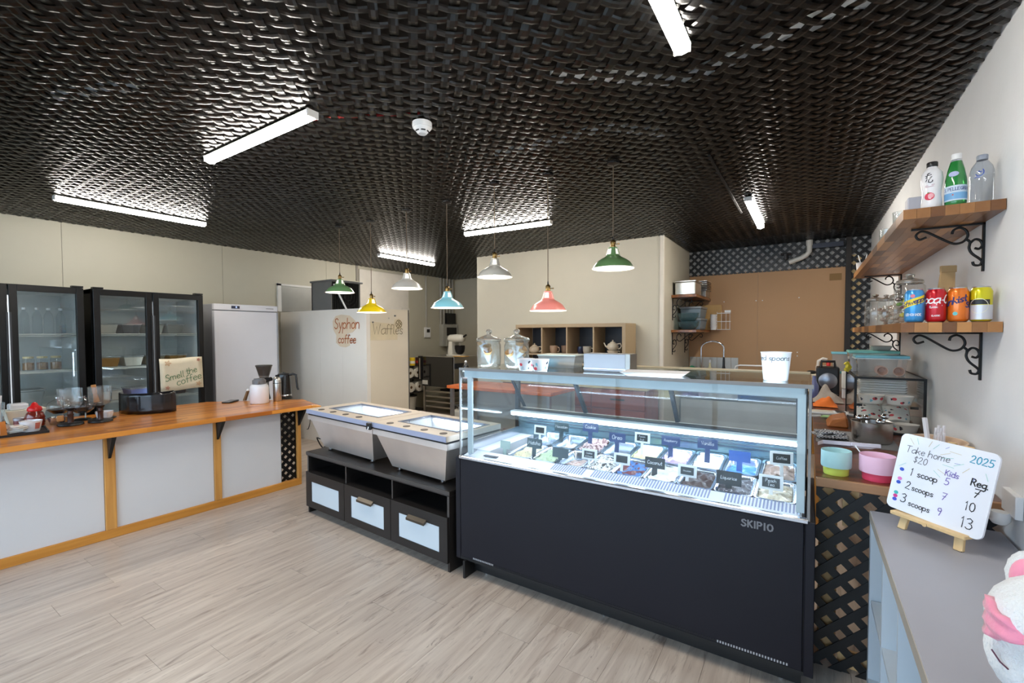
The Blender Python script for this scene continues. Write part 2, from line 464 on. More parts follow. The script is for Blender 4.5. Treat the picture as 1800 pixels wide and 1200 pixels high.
def build_setting():
    f = struct('floor', MB().box(-6.95, -1.95, -0.08, 0.75, 8.2, -0.013).mesh('floor', mat('floor_joint', (62, 54, 48), 0.8)))
    W, LN = 0.19, 1.22
    me = MB().box(0, 0, -0.012, W - 0.0012, LN - 0.0012, 0.0).mesh('plank', FLOORW)
    rest = MB(); rnd = random.Random(3)
    nx = int(7.5 / W) + 1
    for i in range(nx):
        x = XL + i * W; off = rnd.uniform(0, LN)
        y = YF - off
        while y < YB:
            near = x > -4.8 and y < 3.3 and y > YF - 1.3
            if near:
                put('plank', me, f, (x, y, 0))
            else:
                rest.box(x, y, -0.012, x + W - 0.0012, y + LN - 0.0012, 0)
            y += LN
    part('plank', rest, FLOORW, f)['kind'] = 'stuff'
    # left wall: sheet panels with joints
    wl = struct('wall_left', MB().box(XL - 0.12, YF, 0, XL - 0.006, YB, 2.93).mesh('wall_left', mat('wall_joint', (150, 144, 134), 0.7)))
    ys = [YF, -0.121, 1.506, 3.133, 4.76, 6.39, YB]
    for a, b in zip(ys, ys[1:]):
        part('panel', MB().box(XL - 0.006, a + 0.002, 0, XL, b - 0.002, 2.80), W_PANEL, wl)
    # raised panel over the cold room and grey sheet behind the condenser
    part('upper_panel', MB().box(XL, 5.42, 1.98, XL + 0.035, 6.62, 2.72), mat('upper_panel_sheet', (220, 214, 203), 0.45), wl, bevel=0.006)
    part('upper_panel_cover', MB().box(XL, 6.42, 1.97, XL + 0.045, 6.64, 2.06), mat('upper_panel_sheet'), wl, bevel=0.01)
    part('grey_sheet', MB().box(XL, 3.95, 1.90, XL + 0.015, 4.72, 2.30), mat('grey_sheet_metal', (146, 146, 142), 0.4, 0.3), wl)
    tr = MB().box(XL, 3.90, 1.895, XL + 0.03, 3.955, 2.33).box(XL, 3.90, 2.295, XL + 0.03, 4.72, 2.325)
    part('grey_sheet_trim', tr, mat('white_metal', (226, 224, 220), 0.35), wl)
    part('ceiling_seam_cover', MB().box(XL, 5.36, 2.5, XL + 0.02, 5.40, 2.79), mat('wall_joint'), wl)
    wb = struct('wall_back', MB().box(XL - 0.1, YB, 0, -4.3, YB + 0.1, 2.93).mesh('wall_back', W_PAINT))
    wm = struct('wall_middle', MB().box(-4.52, 5.9, 0, -1.555, YB + 0.05, 2.80).mesh('wall_middle', W_PAINT))
    part('corner_trim', MB().box(-1.60, 5.885, 0, -1.545, 5.94, 2.79), mat('corner_bead', (222, 214, 200), 0.5), wm, bevel=0.012, seg=2)
    struct('wall_kitchen', MB().box(-1.6, YK, 0, XR + 0.1, YK + 0.1, 2.93).mesh('wall_kitchen', mat('grey_back_wall', (176, 174, 172), 0.7)))
    struct('wall_right', MB().box(XR, YF, 0, XR + 0.1, YK + 0.1, 2.93).mesh('wall_right', W_RIGHT))
    # shopfront behind the camera: posts, sill and panes
    wf = struct('wall_front', MB().box(XL - 0.1, YF - 0.15, 0, -6.3, YF, 2.93).box(0.3, YF - 0.15, 0, XR + 0.1, YF, 2.93)
                .box(-6.3, YF - 0.15, 2.55, 0.3, YF, 2.93).box(-6.3, YF - 0.15, 0, 0.3, YF, 0.10).mesh('wall_front', W_PAINT))
    win = MB(); xs = [-6.3 + i * 1.32 for i in range(6)]
    for x in xs: win.box(x - 0.03, YF - 0.10, 0.1, x + 0.03, YF - 0.04, 2.55)
    w1 = struct('window_1', win.mesh('window_1', mat('window_frame', (200, 200, 200), 0.4)))
    for a, b in zip(xs, xs[1:]):
        part('pane', MB().box(a + 0.03, YF - 0.075, 0.1, b - 0.03, YF - 0.069, 2.55), glass('shop_glass', (0.97, 0.99, 0.98)), w1)
    struct('ground', MB().box(-22, -22, -0.2, 14, YF - 0.15, -0.10).mesh('ground', mat('footpath', (150, 150, 148), 0.8)))

def build_ceiling():
    c = struct('ceiling', MB().box(XL - 0.1, YF - 0.1, 2.90, XR + 0.1, YB + 0.1, 3.0).mesh('ceiling', mat('ceiling_void', (44, 36, 30), 0.8, var=0.3, vscale=2)))
    strip_m = mat('woven_black_plastic', (8, 8, 8), 0.28, var=0.35, vscale=3.0, stretch=(40, 40, 1), bump=0.0, rand=0.35, spec=0.26)
    P, Wd, A = 0.074, 0.0395, 0.0036
    runs = []
    R2 = math.sqrt(0.5)
    YS = -0.6
    def inside(x, y):
        if not (XL + 0.005 < x < XR - 0.005 and YS < y < YB - 0.01): return False
        if x > -4.51 and x < -1.56 and y > 5.91: return False
        if x > -1.56 and y > YK - 0.005: return False
        return True
    rnd = random.Random(11)
    for fam in (0, 1):
        # family 0 runs along (-1,1), family 1 along (1,1)
        d = (-R2, R2) if fam == 0 else (R2, R2)
        nrm = (R2, R2) if fam == 0 else (-R2, R2)
        ks = [int(math.floor((nrm[0] * x + nrm[1] * y) / P)) for x in (XL, XR) for y in (YS, YB)]
        ss = [(d[0] * x + d[1] * y) / P for x in (XL, XR) for y in (YS, YB)]
        for k in range(min(ks), max(ks) + 1):
            i0, i1 = int(min(ss)) - 1, int(max(ss)) + 1
            off = rnd.uniform(-0.004, 0.004); hw = Wd / 2 * rnd.uniform(0.92, 1.08)
            cur = []
            pieces = []
            for h in range(i0 * 2, i1 * 2 + 1):
                s = h / 2.0 + 0.25              # two samples per crossing keep the strip flat over and under it
                n0 = k * P + off
                x = d[0] * s * P + nrm[0] * n0; y = d[1] * s * P + nrm[1] * n0
                if inside(x, y):
                    # over / under alternates with the crossing number; the other family has the opposite sign
                    ph = (1 if (int(math.floor(s + 0.5)) + k) % 2 == 0 else -1) * (1 if fam == 0 else -1)
                    cur.append((x, y, ZC - 0.012 + A * ph))
                else:
                    if len(cur) > 1: pieces.append(cur)
                    cur = []
            if len(cur) > 1: pieces.append(cur)
            if pieces:
                vis = sum(len(p) for p in pieces)
                cx = sum(q[0] for p in pieces for q in p) / vis; cy = sum(q[1] for p in pieces for q in p) / vis
                runs.append((-vis / (0.6 + math.hypot(cx, cy - 1.0)), pieces, nrm, hw))
    runs.sort(key=lambda t: t[0])
    def lay(b, pieces, nrm, hw):
        bm = b.bm
        for pc in pieces:
            prev = None
            for x, y, z in pc:
                r = [bm.verts.new((x + nrm[0] * t * hw, y + nrm[1] * t * hw, z + dz)) for t, dz in ((-1, 0.0022), (-0.45, 0), (0.45, 0), (1, 0.0022))]
                if prev:
                    for q in range(3): bm.faces.new([prev[q], r[q], r[q + 1], prev[q + 1]])
                prev = r
    rest = MB()
    for n, (k, pieces, nrm, hw) in enumerate(runs):
        if n < 298:
            b = MB(); lay(b, pieces, nrm, hw)
            part('woven_strip', b, strip_m, c, normals=False)
        else: lay(rest, pieces, nrm, hw)
    if rest.bm.verts: part('woven_strip', rest, strip_m, c, normals=False)['kind'] = 'stuff'
    # white pipe, cables and a timber seen through the gaps above the weave
    wp = mat('plenum_white', (235, 235, 235), 0.5)
    part('pipe', MB().tube([(-1.1, 2.05, 2.835), (-0.55, 2.45, 2.835), (0.45, 2.18, 2.835)], 0.035, 8), wp, c)
    part('pipe', MB().tube([(-1.9, 2.72, 2.835), (-1.05, 2.75, 2.835), (-0.8, 3.05, 2.835)], 0.03, 8), wp, c)
    part('pipe', MB().tube([(-3.4, 0.75, 2.835), (-2.9, 0.95, 2.835)], 0.03, 8), wp, c)
    part('cable', MB().tube([(-2.75, 1.55, 2.825), (-2.35, 1.72, 2.825), (-1.9, 1.95, 2.82)], 0.008, 6), mat('red_cable', (170, 20, 18), 0.5), c, label='red cable seen through the weave')
    part('seam_strip', MB().box(-0.60, 3.4, ZC - 0.03, -0.585, 5.2, ZC - 0.018), DARK, c)
build_setting()
build_ceiling()

# ================================================================== CEILING LIGHTS
WHITE_METAL = mat('white_metal', (226, 224, 220), 0.35)
DIFF = glow('led_diffuser', (1.0, 0.94, 0.85), BATTEN_POWER)
def batten(x, y, rz, ln, label):
    t = thing('ceiling_batten_light', label, 'ceiling light', (x, y, ZC - 0.024), rz, 'LED battens on the woven ceiling')
    part('housing', MB().box(-ln / 2, -0.032, -0.012, ln / 2, 0.032, 0.0), WHITE_METAL, t, bevel=0.003)
    prof = [(0.036 * math.cos(a), -0.012 - 0.036 * math.sin(a)) for a in [PI * i / 8 for i in range(9)]]
    part('diffuser', MB().prism(prof, -ln / 2 + 0.006, ln / 2 - 0.006, 'x'), DIFF, t, smooth=SM)
    for s in (-1, 1):
        part('end_cap', MB().box(s * ln / 2 - 0.004, -0.034, -0.040, s * ln / 2 + 0.004, 0.034, 0.0), WHITE_METAL, t)
batten(-5.525, 1.767, PI / 2, 1.184, 'slim LED batten over the black glass fridges by the left wall')
batten(-2.871, 1.516, 0, 1.184, 'wide looking LED batten on the ceiling over the open floor')
batten(-5.487, 5.321, PI / 2, 1.203, 'LED batten over the cold room behind the white pendant lamp')
batten(-2.919, 4.359, math.radians(3), 1.137, 'LED batten behind the pink pendant, in front of the cream wall')
batten(-0.474, 5.259, PI / 2, 1.279, 'short looking LED batten over the kitchen near the brown board')
batten(-0.464, 1.421, PI / 2, 1.232, 'LED batten cut off by the top edge, nearest the camera')

# smoke detector
t = thing('smoke_detector', 'round white smoke detector on the black woven ceiling', 'smoke detector', (-1.896, 1.962, ZC - 0.02))
part('base', MB().lathe([(0.056, 0), (0.057, -0.022), (0.055, -0.03)], 24), mat('white_plastic', (236, 236, 236), 0.4), t, smooth=SM)
part('sensor_cap', MB().lathe([(0.052, -0.028), (0.050, -0.034), (0.030, -0.058), (0.024, -0.064), (0.0, -0.064)], 24), mat('white_plastic'), t, smooth=SM)
sl = MB()
for a in range(6):
    b0 = a * PI / 3
    sl.tube([(0.038 * math.cos(b0 + q), 0.038 * math.sin(b0 + q), -0.0515) for q in (0.08, 0.3, 0.5, 0.75)], 0.0035, 5)
part('vent_slots', sl, DARK, t)

# pendant lamps
BRASS = mat('aged_brass', (150, 122, 74), 0.32, 0.9, var=0.15)
BLACKP = mat('black_plastic', (18, 18, 20), 0.4)
BULB = glow('bulb_glow', (1.0, 0.90, 0.74), BULB_POWER)
LINING = mat('lamp_lining', (250, 248, 242), 0.5, emit=(1.0, 0.93, 0.82), estr=0.35)  # lining emits faintly itself: the bulb's light is put into the material
def pendant(x, y, rim, R, rgb, colour, label, cordrgb=(112, 96, 78)):
    t = thing('pendant_lamp', label, 'lamp', (x, y, rim), random.uniform(0, 2), 'enamel pendant lamps over the counter')
    k = R / 0.15; e = mat('enamel_' + colour, rgb, 0.28, var=0.03, coat=0.5)
    prof = [(0.1500, 0.0), (0.1470, 0.006), (0.138, 0.022), (0.123, 0.043), (0.104, 0.058), (0.081, 0.071), (0.062, 0.081), (0.051, 0.090), (0.049, 0.098)]
    part('shade', MB().lathe([(r * k, z) for r, z in prof], 40, cap0=False, cap1=False), e, t, smooth=1.2)
    part('shade_lining', MB().lathe([((r - 0.003) * k, z - 0.001) for r, z in prof], 40, cap0=False, cap1=False), LINING, t, smooth=1.2)
    part('rim', MB().tube([(0.150 * k * math.cos(a), 0.150 * k * math.sin(a), 0) for a in [2 * PI * i / 40 for i in range(40)]], 0.0022, 6, closed=True), LINING, t)
    for i in range(4):
        a0 = i * PI / 2 + 0.3
        def f(u, v, a0=a0):
            a = a0 + (u - 0.5) * 0.75; r = (0.050 + (0.034 - 0.050) * v) * k
            return (r * math.cos(a), r * math.sin(a), 0.096 + v * 0.050)
        part('neck_strap', MB().grid(f, 4, 2), e, t, smooth=1.2)
    part('neck_lining', MB().lathe([(0.044 * k, 0.092), (0.031 * k, 0.140)], 20, cap0=False), LINING, t, smooth=1.2)
    part('neck_cap', MB().lathe([(0.035 * k, 0.142), (0.034 * k, 0.150), (0.022, 0.153)], 20), e, t, smooth=SM)
    part('socket', MB().lathe([(0.019, 0.150), (0.021, 0.158), (0.0185, 0.163), (0.0185, 0.185), (0.021, 0.188), (0.016, 0.197), (0.008, 0.204), (0.004, 0.206)], 16), BRASS, t, smooth=SM)
    part('switch_knob', MB().cyl((0.018, 0, 0.174), (0.040, 0, 0.174), 0.003, 8).lathe([(0.0, 0.168), (0.006, 0.170), (0.006, 0.178), (0.0, 0.180)], 8, (0.041, 0)), BRASS, t)
    part('strain_relief', MB().lathe([(0.006, 0.205), (0.006, 0.214), (0.003, 0.232)], 10), BLACKP, t)
    part('cord', MB().cyl((0, 0, 0.206), (0, 0, ZC - 0.03 - rim), 0.0032, 8), mat('cord_' + colour, cordrgb, 0.8), t)
    part('ceiling_canopy', MB().lathe([(0.045, ZC - 0.022 - rim), (0.045, ZC - 0.034 - rim), (0.012, ZC - 0.042 - rim)], 20), BLACKP, t, smooth=SM)
    part('bulb', MB().lathe([(0.012, 0.075), (0.026, 0.055), (0.030, 0.040), (0.024, 0.022), (0.010, 0.014), (0.0, 0.013)], 16), BULB, t, smooth=1.5)
PEND = [(-4.5, 3.303, 2.021, .157, (112, 156, 104), 'sage', 'smaller looking green enamel pendant lamp before the condenser unit'),
        (-3.998, 3.33, 1.781, .155, (232, 200, 24), 'yellow', 'yellow enamel pendant lamp'),
        (-3.346, 3.228, 1.995, .150, (200, 196, 188), 'grey', 'pale grey enamel pendant lamp between the yellow and the blue one'),
        (-2.825, 3.233, 1.787, .1515, (140, 206, 222), 'blue', 'light blue enamel pendant lamp'),
        (-2.166, 3.067, 2.009, .143, (198, 194, 184), 'cream', 'pale grey enamel pendant lamp next to the pink one, against the cream wall'),
        (-1.702, 3.124, 1.722, .142, (242, 146, 136), 'pink', 'coral pink enamel pendant lamp hanging lowest of the row'),
        (-1.19, 3.162, 2.012, .1485, (104, 140, 90), 'green', 'large looking dark green enamel pendant lamp against the cream wall')]
for p in PEND: pendant(*p)

# ================================================================== LEFT: SERVING COUNTER
PINE = wood('pine_frame', (176, 116, 50), (222, 164, 86), 0.5, axis=2, stave=None, rand=0.05, contrast=0.7)
PINE_Y = wood('pine_rail', (178, 112, 34), (216, 152, 66), 0.5, axis=1, stave=None, contrast=0.7)
BUTCHER = wood('butcher_block', (156, 80, 24), (228, 150, 62), 0.28, axis=1, stave=(0.042, 0.55), coat=0.3, contrast=0.7)
COUNTER_WHITE = mat('counter_panel_white', (214, 213, 214), 0.4, var=0.01)
BLACK_METAL = mat('black_metal', (20, 20, 21), 0.42, 0.3)
LATTICE_M = mat('black_lattice_plastic', (7, 7, 8), 0.42, var=0.1)
STEEL = mat('brushed_steel', (196, 192, 188), 0.30, 1.0, var=0.08, vscale=4, stretch=(1, 1, 40))
CHROME = mat('chrome', (225, 225, 228), 0.08, 1.0, var=0.0)
WHITEP = mat('white_plastic', (236, 236, 236), 0.4)

def clip_slat(cx, cy, ang, hw, x0, y0, x1, y1):
    """rectangle strip through (cx, cy) at ang clipped to a box"""
    d = (math.cos(ang), math.sin(ang)); n = (-d[1], d[0]); Lg = 10
    poly = [(cx - d[0] * Lg - n[0] * hw, cy - d[1] * Lg - n[1] * hw), (cx + d[0] * Lg - n[0] * hw, cy + d[1] * Lg - n[1] * hw),
            (cx + d[0] * Lg + n[0] * hw, cy + d[1] * Lg + n[1] * hw), (cx - d[0] * Lg + n[0] * hw, cy - d[1] * Lg + n[1] * hw)]
    for ax, val, sg in ((0, x0, 1), (0, x1, -1), (1, y0, 1), (1, y1, -1)):
        out = []
        for i in range(len(poly)):
            p, q = poly[i], poly[(i + 1) % len(poly)]
            a, b = (p[ax] - val) * sg, (q[ax] - val) * sg
            if a >= 0: out.append(p)
            if (a >= 0) != (b >= 0):
                t = a / (a - b); out.append((p[0] + (q[0] - p[0]) * t, p[1] + (q[1] - p[1]) * t))
        poly = out
        if len(poly) < 3: return None
    ar = 0
    for i in range(len(poly)):
        p, q = poly[i], poly[(i + 1) % len(poly)]; ar += p[0] * q[1] - q[0] * p[1]
    return poly if abs(ar) > 4e-5 else None
def lattice(parent, plane, depth, x0, z0, x1, z1, pitch=0.075, hw=0.019, th=0.006, m=None, shift=0.0):
    """two layers of diagonal slats in the plane; plane 'y' puts (x, z) at y=depth, plane 'x' puts (y, z) at x=depth"""
    step = pitch * math.sqrt(2)
    for layer, ang in ((0, PI / 4), (1, -PI / 4)):
        h0 = depth + layer * th; h1 = h0 + th
        ext = (z1 - z0)
        n = int((x1 - x0 + ext) / step) + 3
        for i in range(-1, n + 1):
            cx = x0 - ext / 2 + i * step + shift
            p = clip_slat(cx, (z0 + z1) / 2, ang, hw, x0, z0, x1, z1)
            if p: part('slat', MB().prism(p, h0, h1, plane), m or LATTICE_M, parent)

CT = thing('serving_counter', 'long bar counter with butcher-block top, white panels and pine frame by the fridges', 'counter', (-4.47, 0.631, 0), -math.radians(2.18))
# local: +y runs along the counter, +x faces the room
top = [(0.165, -1.9), (0.215, 2.10), (0.32, 2.13), (-0.25, 2.27), (-0.60, 1.92), (-0.92, 1.60), (-0.98, -1.9)]
part('worktop', MB().prism(top, 0.797, 0.835), BUTCHER, CT, bevel=0.004)
part('bottom_rail', MB().box(-0.03, -1.9, 0, 0.022, 2.085, 0.068), PINE_Y, CT, bevel=0.003)
for a, b in ((-1.3, -1.23), (-0.30, -0.235), (0.537, 0.603), (1.281, 1.337), (2.045, 2.085)):
    part('post', MB().box(-0.03, a, 0.068, 0.024, b, 0.797), PINE, CT, bevel=0.003)
for a, b in ((-1.9, -1.3), (-1.23, -0.30), (-0.235, 0.537), (0.603, 1.281), (1.337, 1.885)):
    part('panel', MB().box(-0.02, a + 0.002, 0.068, 0.004, b - 0.002, 0.797), COUNTER_WHITE, CT)
lat = part('lattice_panel', MB().box(-0.022, 1.885, 0.068, -0.006, 1.893, 0.797).box(-0.022, 2.038, 0.068, -0.006, 2.046, 0.797), LATTICE_M, CT)
lattice(lat, 'x', -0.016, 1.89, 0.07, 2.045, 0.795, pitch=0.058, hw=0.0155)
for y in (0.568, 1.31, 2.062):
    part('bracket', MB().hexa([(0.022, y - 0.008, 0.615), (0.03, y - 0.008, 0.615), (0.03, y + 0.008, 0.615), (0.022, y + 0.008, 0.615)],
                              [(0.022, y - 0.014, 0.797), (0.16, y - 0.014, 0.797), (0.16, y + 0.014, 0.797), (0.022, y + 0.014, 0.797)]), BLACK_METAL, CT)
part('worktop_batten', MB().box(-0.88, -1.9, 0.74, -0.84, 1.55, 0.797), PINE_Y, CT)
for y in (-1.0, 0.3, 1.4): part('rear_leg', MB().box(-0.88, y - 0.03, 0, -0.83, y + 0.03, 0.74), PINE, CT)
tag(part('cable', MB().tube([(-4.34, 2.80, 0.78), (-4.33, 2.80, 0.72), (-4.33, 2.79, 0.62), (-4.36, 2.79, 0.56), (-4.40, 2.80, 0.55)], 0.004, 6), BLACKP, None), 'thin black cable hanging from the end of the bar counter', 'cable')

# ================================================================== FRIDGES
FR_BLACK = mat('fridge_black', (8, 8, 9), 0.34, var=0.02, spec=0.35)
FR_IN = mat('fridge_inner', (196, 200, 200), 0.5)
WIRE = mat('white_wire', (228, 226, 218), 0.35)
FG = glass('fridge_glass', (0.90, 0.94, 0.94), 1.55)
def fridge(y0, y1, label, x1=-5.82):
    d = 0.66; w = y1 - y0
    t = thing('display_fridge', label, 'fridge', (x1, (y0 + y1) / 2, 0), 0, 'black double-door display fridges')
    h = w / 2; H = 2.0
    cb = MB().box(-d, -h, 0.06, -d + 0.03, h, H).box(-d, -h, 0.06, -0.05, -h + 0.03, H).box(-d, h - 0.03, 0.06, -0.05, h, H)
    cb.box(-d, -h, H - 0.05, -0.05, h, H).box(-d, -h, 0.06, -0.05, h, 0.30).box(-d + 0.05, -h + 0.03, 0.0, -0.09, h - 0.03, 0.06)
    part('cabinet', cb, FR_BLACK, t, bevel=0.003)
    ln = MB().box(-d + 0.03, -h + 0.03, 0.30, -d + 0.034, h - 0.03, H - 0.05).box(-d + 0.034, -h + 0.03, 0.30, -0.06, -h + 0.034, H - 0.05)
    ln.box(-d + 0.034, h - 0.034, 0.30, -0.06, h - 0.03, H - 0.05).box(-d + 0.034, -h + 0.034, 0.30, -0.06, h - 0.034, 0.304).box(-d + 0.034, -h + 0.034, H - 0.054, -0.06, h - 0.034, H - 0.05)
    part('liner', ln, FR_IN, t)
    part('inner_light', MB().box(-0.085, -0.012, 0.4, -0.065, 0.012, H - 0.1), glow('fridge_led', (0.86, 0.94, 1.0), 3.2), t)
    for z in (0.52, 0.86, 1.20, 1.54):
        s = MB()
        for x in [-d + 0.05 + i * 0.065 for i in range(9)]: s.cyl((x, -h + 0.036, z), (x, h - 0.036, z), 0.0022, 5)
        for y in [-h + 0.05 + i * (w - 0.1) / 4 for i in range(5)]: s.cyl((-d + 0.045, y, z - 0.004), (-0.085, y, z - 0.004), 0.003, 5)
        s.cyl((-0.087, -h + 0.036, z + 0.016), (-0.087, h - 0.036, z + 0.016), 0.003, 5)
        part('shelf', s, WIRE, t)
    for sy in (-1, 1):
        a, b = (-h + 0.004, -0.004) if sy < 0 else (0.004, h - 0.004)
        fr = MB(); bw = 0.052
        fr.box(-0.045, a, 0.10, 0.0, a + bw, H - 0.006).box(-0.045, b - bw, 0.10, 0.0, b, H - 0.006)
        fr.box(-0.045, a + bw, H - 0.062, 0.0, b - bw, H - 0.006).box(-0.045, a + bw, 0.10, 0.0, b - bw, 0.19)
        dr = part('door', fr, FR_BLACK, t, bevel=0.002)
        part('glass_pane', MB().box(-0.030, a + bw, 0.19, -0.022, b - bw, H - 0.062), FG, dr)
        hy = b - 0.006 if sy < 0 else a + 0.006
        part('handle', MB().box(0.0, hy - 0.006, 0.55, 0.012, hy + 0.006, 1.75), mat('door_edge_metal', (70, 72, 76), 0.4, 0.8), dr)
        part('hinge', MB().box(-0.06, (a if sy < 0 else b - 0.08), H - 0.002, 0.0, (a + 0.08 if sy < 0 else b), H + 0.014), FR_BLACK, dr)
    return t
fridge(0.43, 1.425, 'black glass-door fridge farther to the left, jars and bottles inside')
fridge(1.485, 2.45, 'black glass-door fridge beside the white freezer, with the smell the coffee sign')
# what stands inside
CLEAR = glass('clear_glass', (0.95, 0.97, 0.97), 1.75, haze=0.05)
PETM = glass('clear_plastic', (0.93, 0.95, 0.96), 1.35)
TUBM = glass('frosted_plastic', (0.90, 0.92, 0.93), 1.3, haze=0.35)
def bottle_me():
    return MB().lathe([(0.030, 0), (0.034, 0.01), (0.033, 0.05), (0.034, 0.055), (0.032, 0.1), (0.034, 0.15), (0.026, 0.185), (0.013, 0.205), (0.013, 0.225), (0.0, 0.225)], 14).mesh('body', PETM, smooth=1.0)
bm_ = bottle_me(); cap_ = MB().lathe([(0.0145, 0.222), (0.0145, 0.242), (0.0, 0.242)], 12).mesh('cap', mat('cap_white', (230, 232, 235), 0.4))
for i, y in enumerate((0.985, 1.065, 1.145, 1.225, 1.305)):
    t = thing('water_bottle', '%s clear water bottle from the left on the top shelf, left black fridge' % ('first', 'second', 'third', 'fourth', 'fifth')[i], 'bottle', (-6.05 - 0.02 * (i % 2), y, 1.5625), 0, 'bottles in the left fridge')
    put('body', bm_, t); put('cap', cap_, t)
jb = MB().lathe([(0.040, 0), (0.042, 0.005), (0.042, 0.095), (0.034, 0.108), (0.034, 0.112)], 16, cap1=False).mesh('body', CLEAR, smooth=1.0)
jl = MB().lathe([(0.036, 0.110), (0.037, 0.128), (0.0, 0.130)], 16).mesh('lid', mat('jar_lid_cream', (205, 190, 150), 0.4))
jf = MB().lathe([(0.0, 0.006), (0.038, 0.006), (0.038, 0.07), (0.0, 0.076)], 14).mesh('filling', mat('jar_filling_brown', (150, 112, 70), 0.7, var=0.4, vscale=60))
for i in range(4):
    t = thing('jar', '%s brown-filled glass jar from the left in the left black fridge' % ('first', 'second', 'third', 'fourth')[i], 'jar', (-6.02, 0.98 + 0.092 * i, 1.2225), 0, 'jars in the left fridge')
    put('body', jb, t); put('lid', jl, t); put('filling', jf, t)
t = thing('storage_tub', 'grey plastic tub on a middle shelf of the left black fridge', 'tub', (-6.1, 1.05, 1.5625 - 0.34 + 0.13))
t.location.z = 0.8825
part('tub', MB().hexa([(-0.09, -0.1, 0), (0.09, -0.1, 0), (0.09, 0.1, 0), (-0.09, 0.1, 0)], [(-0.11, -0.12, 0.15), (0.11, -0.12, 0.15), (0.11, 0.12, 0.15), (-0.11, 0.12, 0.15)]), mat('grey_tub', (150, 154, 156), 0.5), t, bevel=0.006)
part('rim', MB().box(-0.118, -0.128, 0.15, 0.118, 0.128, 0.16), mat('grey_tub'), t)
FOOD = [('food_box', 2.03, 1.54, (150, 150, 140), 'middle grey box on the top shelf beside the coffee sign door'), ('takeaway_tray', 1.835, 1.20, (206, 200, 186), 'white tray beside the amber box in the fridge with the coffee sign'), ('food_box', 2.24, 0.86, (90, 90, 96), 'dark box low behind the coffee sign'), ('food_box', 2.03, 1.20, (120, 110, 90), 'dull box in the middle of the fridge with the coffee sign'), ('takeaway_tray', 1.63, 1.54, (200, 196, 186), 'pale tray on the top shelf of the fridge with the coffee sign'), ('takeaway_tray', 1.825, 1.54, (70, 70, 72), 'dark tray on the top shelf of the fridge with the coffee sign'),
        ('food_box', 1.64, 1.20, (168, 120, 50), 'low amber box behind the glass of the fridge with the coffee sign'), ('food_box', 1.88, 0.86, (90, 110, 170), 'blue bag-like box on a low shelf, fridge with the coffee sign'),
        ('food_box', 2.22, 1.54, (110, 112, 108), 'grey box high up behind the coffee sign door'), ('food_box', 2.24, 1.20, (156, 112, 48), 'amber box behind the coffee sign door'),
        ('takeaway_tray', 1.645, 0.86, (210, 206, 200), 'white tray low in the fridge left of the coffee sign')]
for nm, y, z, c, lb in FOOD:
    t = thing(nm, lb, 'box', (-6.08, y, z + 0.0225))
    k = 'food_%d_%d_%d' % c
    part('tray', MB().hexa([(-0.11, -0.065, 0), (0.11, -0.065, 0), (0.11, 0.065, 0), (-0.11, 0.065, 0)], [(-0.125, -0.082, 0.09), (0.125, -0.082, 0.09), (0.125, 0.082, 0.09), (-0.125, 0.082, 0.09)]), mat(k, c, 0.45), t, bevel=0.004)
    part('lid', MB().box(-0.13, -0.086, 0.09, 0.13, 0.086, 0.105), TUBM, t, bevel=0.003)

# smell the coffee sign, hung on the right door of the second fridge
def sheet(parent, name, m, w, h, wob=0.006, th=0.002, nu=8, nv=6, seed=1):
    r = random.Random(seed); ph = [r.uniform(0, 6) for _ in range(4)]
    def f(u, v):
        return ((u - 0.5) * w, 0.0 + wob * math.sin(5 * u + ph[0]) * math.cos(4 * v + ph[1]), (v - 0.5) * h + 0.004 * math.sin(7 * u + ph[2]))
    o = part(name, MB().grid(f, nu, nv), m, parent, smooth=1.5)
    o.modifiers.new('solid', 'SOLIDIFY').thickness = th
    return o
PAPER = mat('cream_cloth', (226, 214, 186), 0.8, var=0.05, vscale=8, bump=0.15)
t = thing('fridge_sign', 'cream cloth sign reading smell the coffee in green handwriting on the fridge door', 'sign', (-5.806, 2.215, 1.115), PI / 2)
sheet(t, 'cloth', PAPER, 0.41, 0.35, 0.004, seed=4)
t.rotation_euler = (0, math.radians(-1.5), PI / 2)
INKG = mat('green_ink', (44, 104, 58), 0.7); INKR = mat('red_ink', (176, 60, 40), 0.7); INKO = mat('orange_ink', (196, 130, 50), 0.7)
pm = plane_map((0, -0.0078, 0), (1, 0, 0), (0, 0, 1))
def rot2(ss, a, o=(0, 0)):
    c, s = math.cos(a), math.sin(a)
    return [[(o[0] + x * c - y * s, o[1] + x * s + y * c) for x, y in st] for st in ss]
part('lettering', MB().ribbon(rot2(write('Smell', .068, -.17, -.035, .16, .5) , .22) + rot2(write('the', .068, .035, -.025, .16, .5), .25) + rot2(write('coffee', .078, -.085, -.11, .16, .5), .24), 0.0056, pm), INKG, t)
def flower(x, z, r):
    return [[(x + r * math.cos(a) * (0.6 + 0.4 * math.cos(5 * a)), z + r * math.sin(a) * (0.6 + 0.4 * math.cos(5 * a))) for a in [2 * PI * i / 40 for i in range(41)]]]
part('drawn_flowers', MB().ribbon(flower(-.13, .125, .03) + flower(.155, -.125, .026), .003, pm), INKO, t)
part('drawn_bows', MB().ribbon(flower(.165, .145, .018) + flower(-.145, -.14, .02), .003, pm), INKR, t)

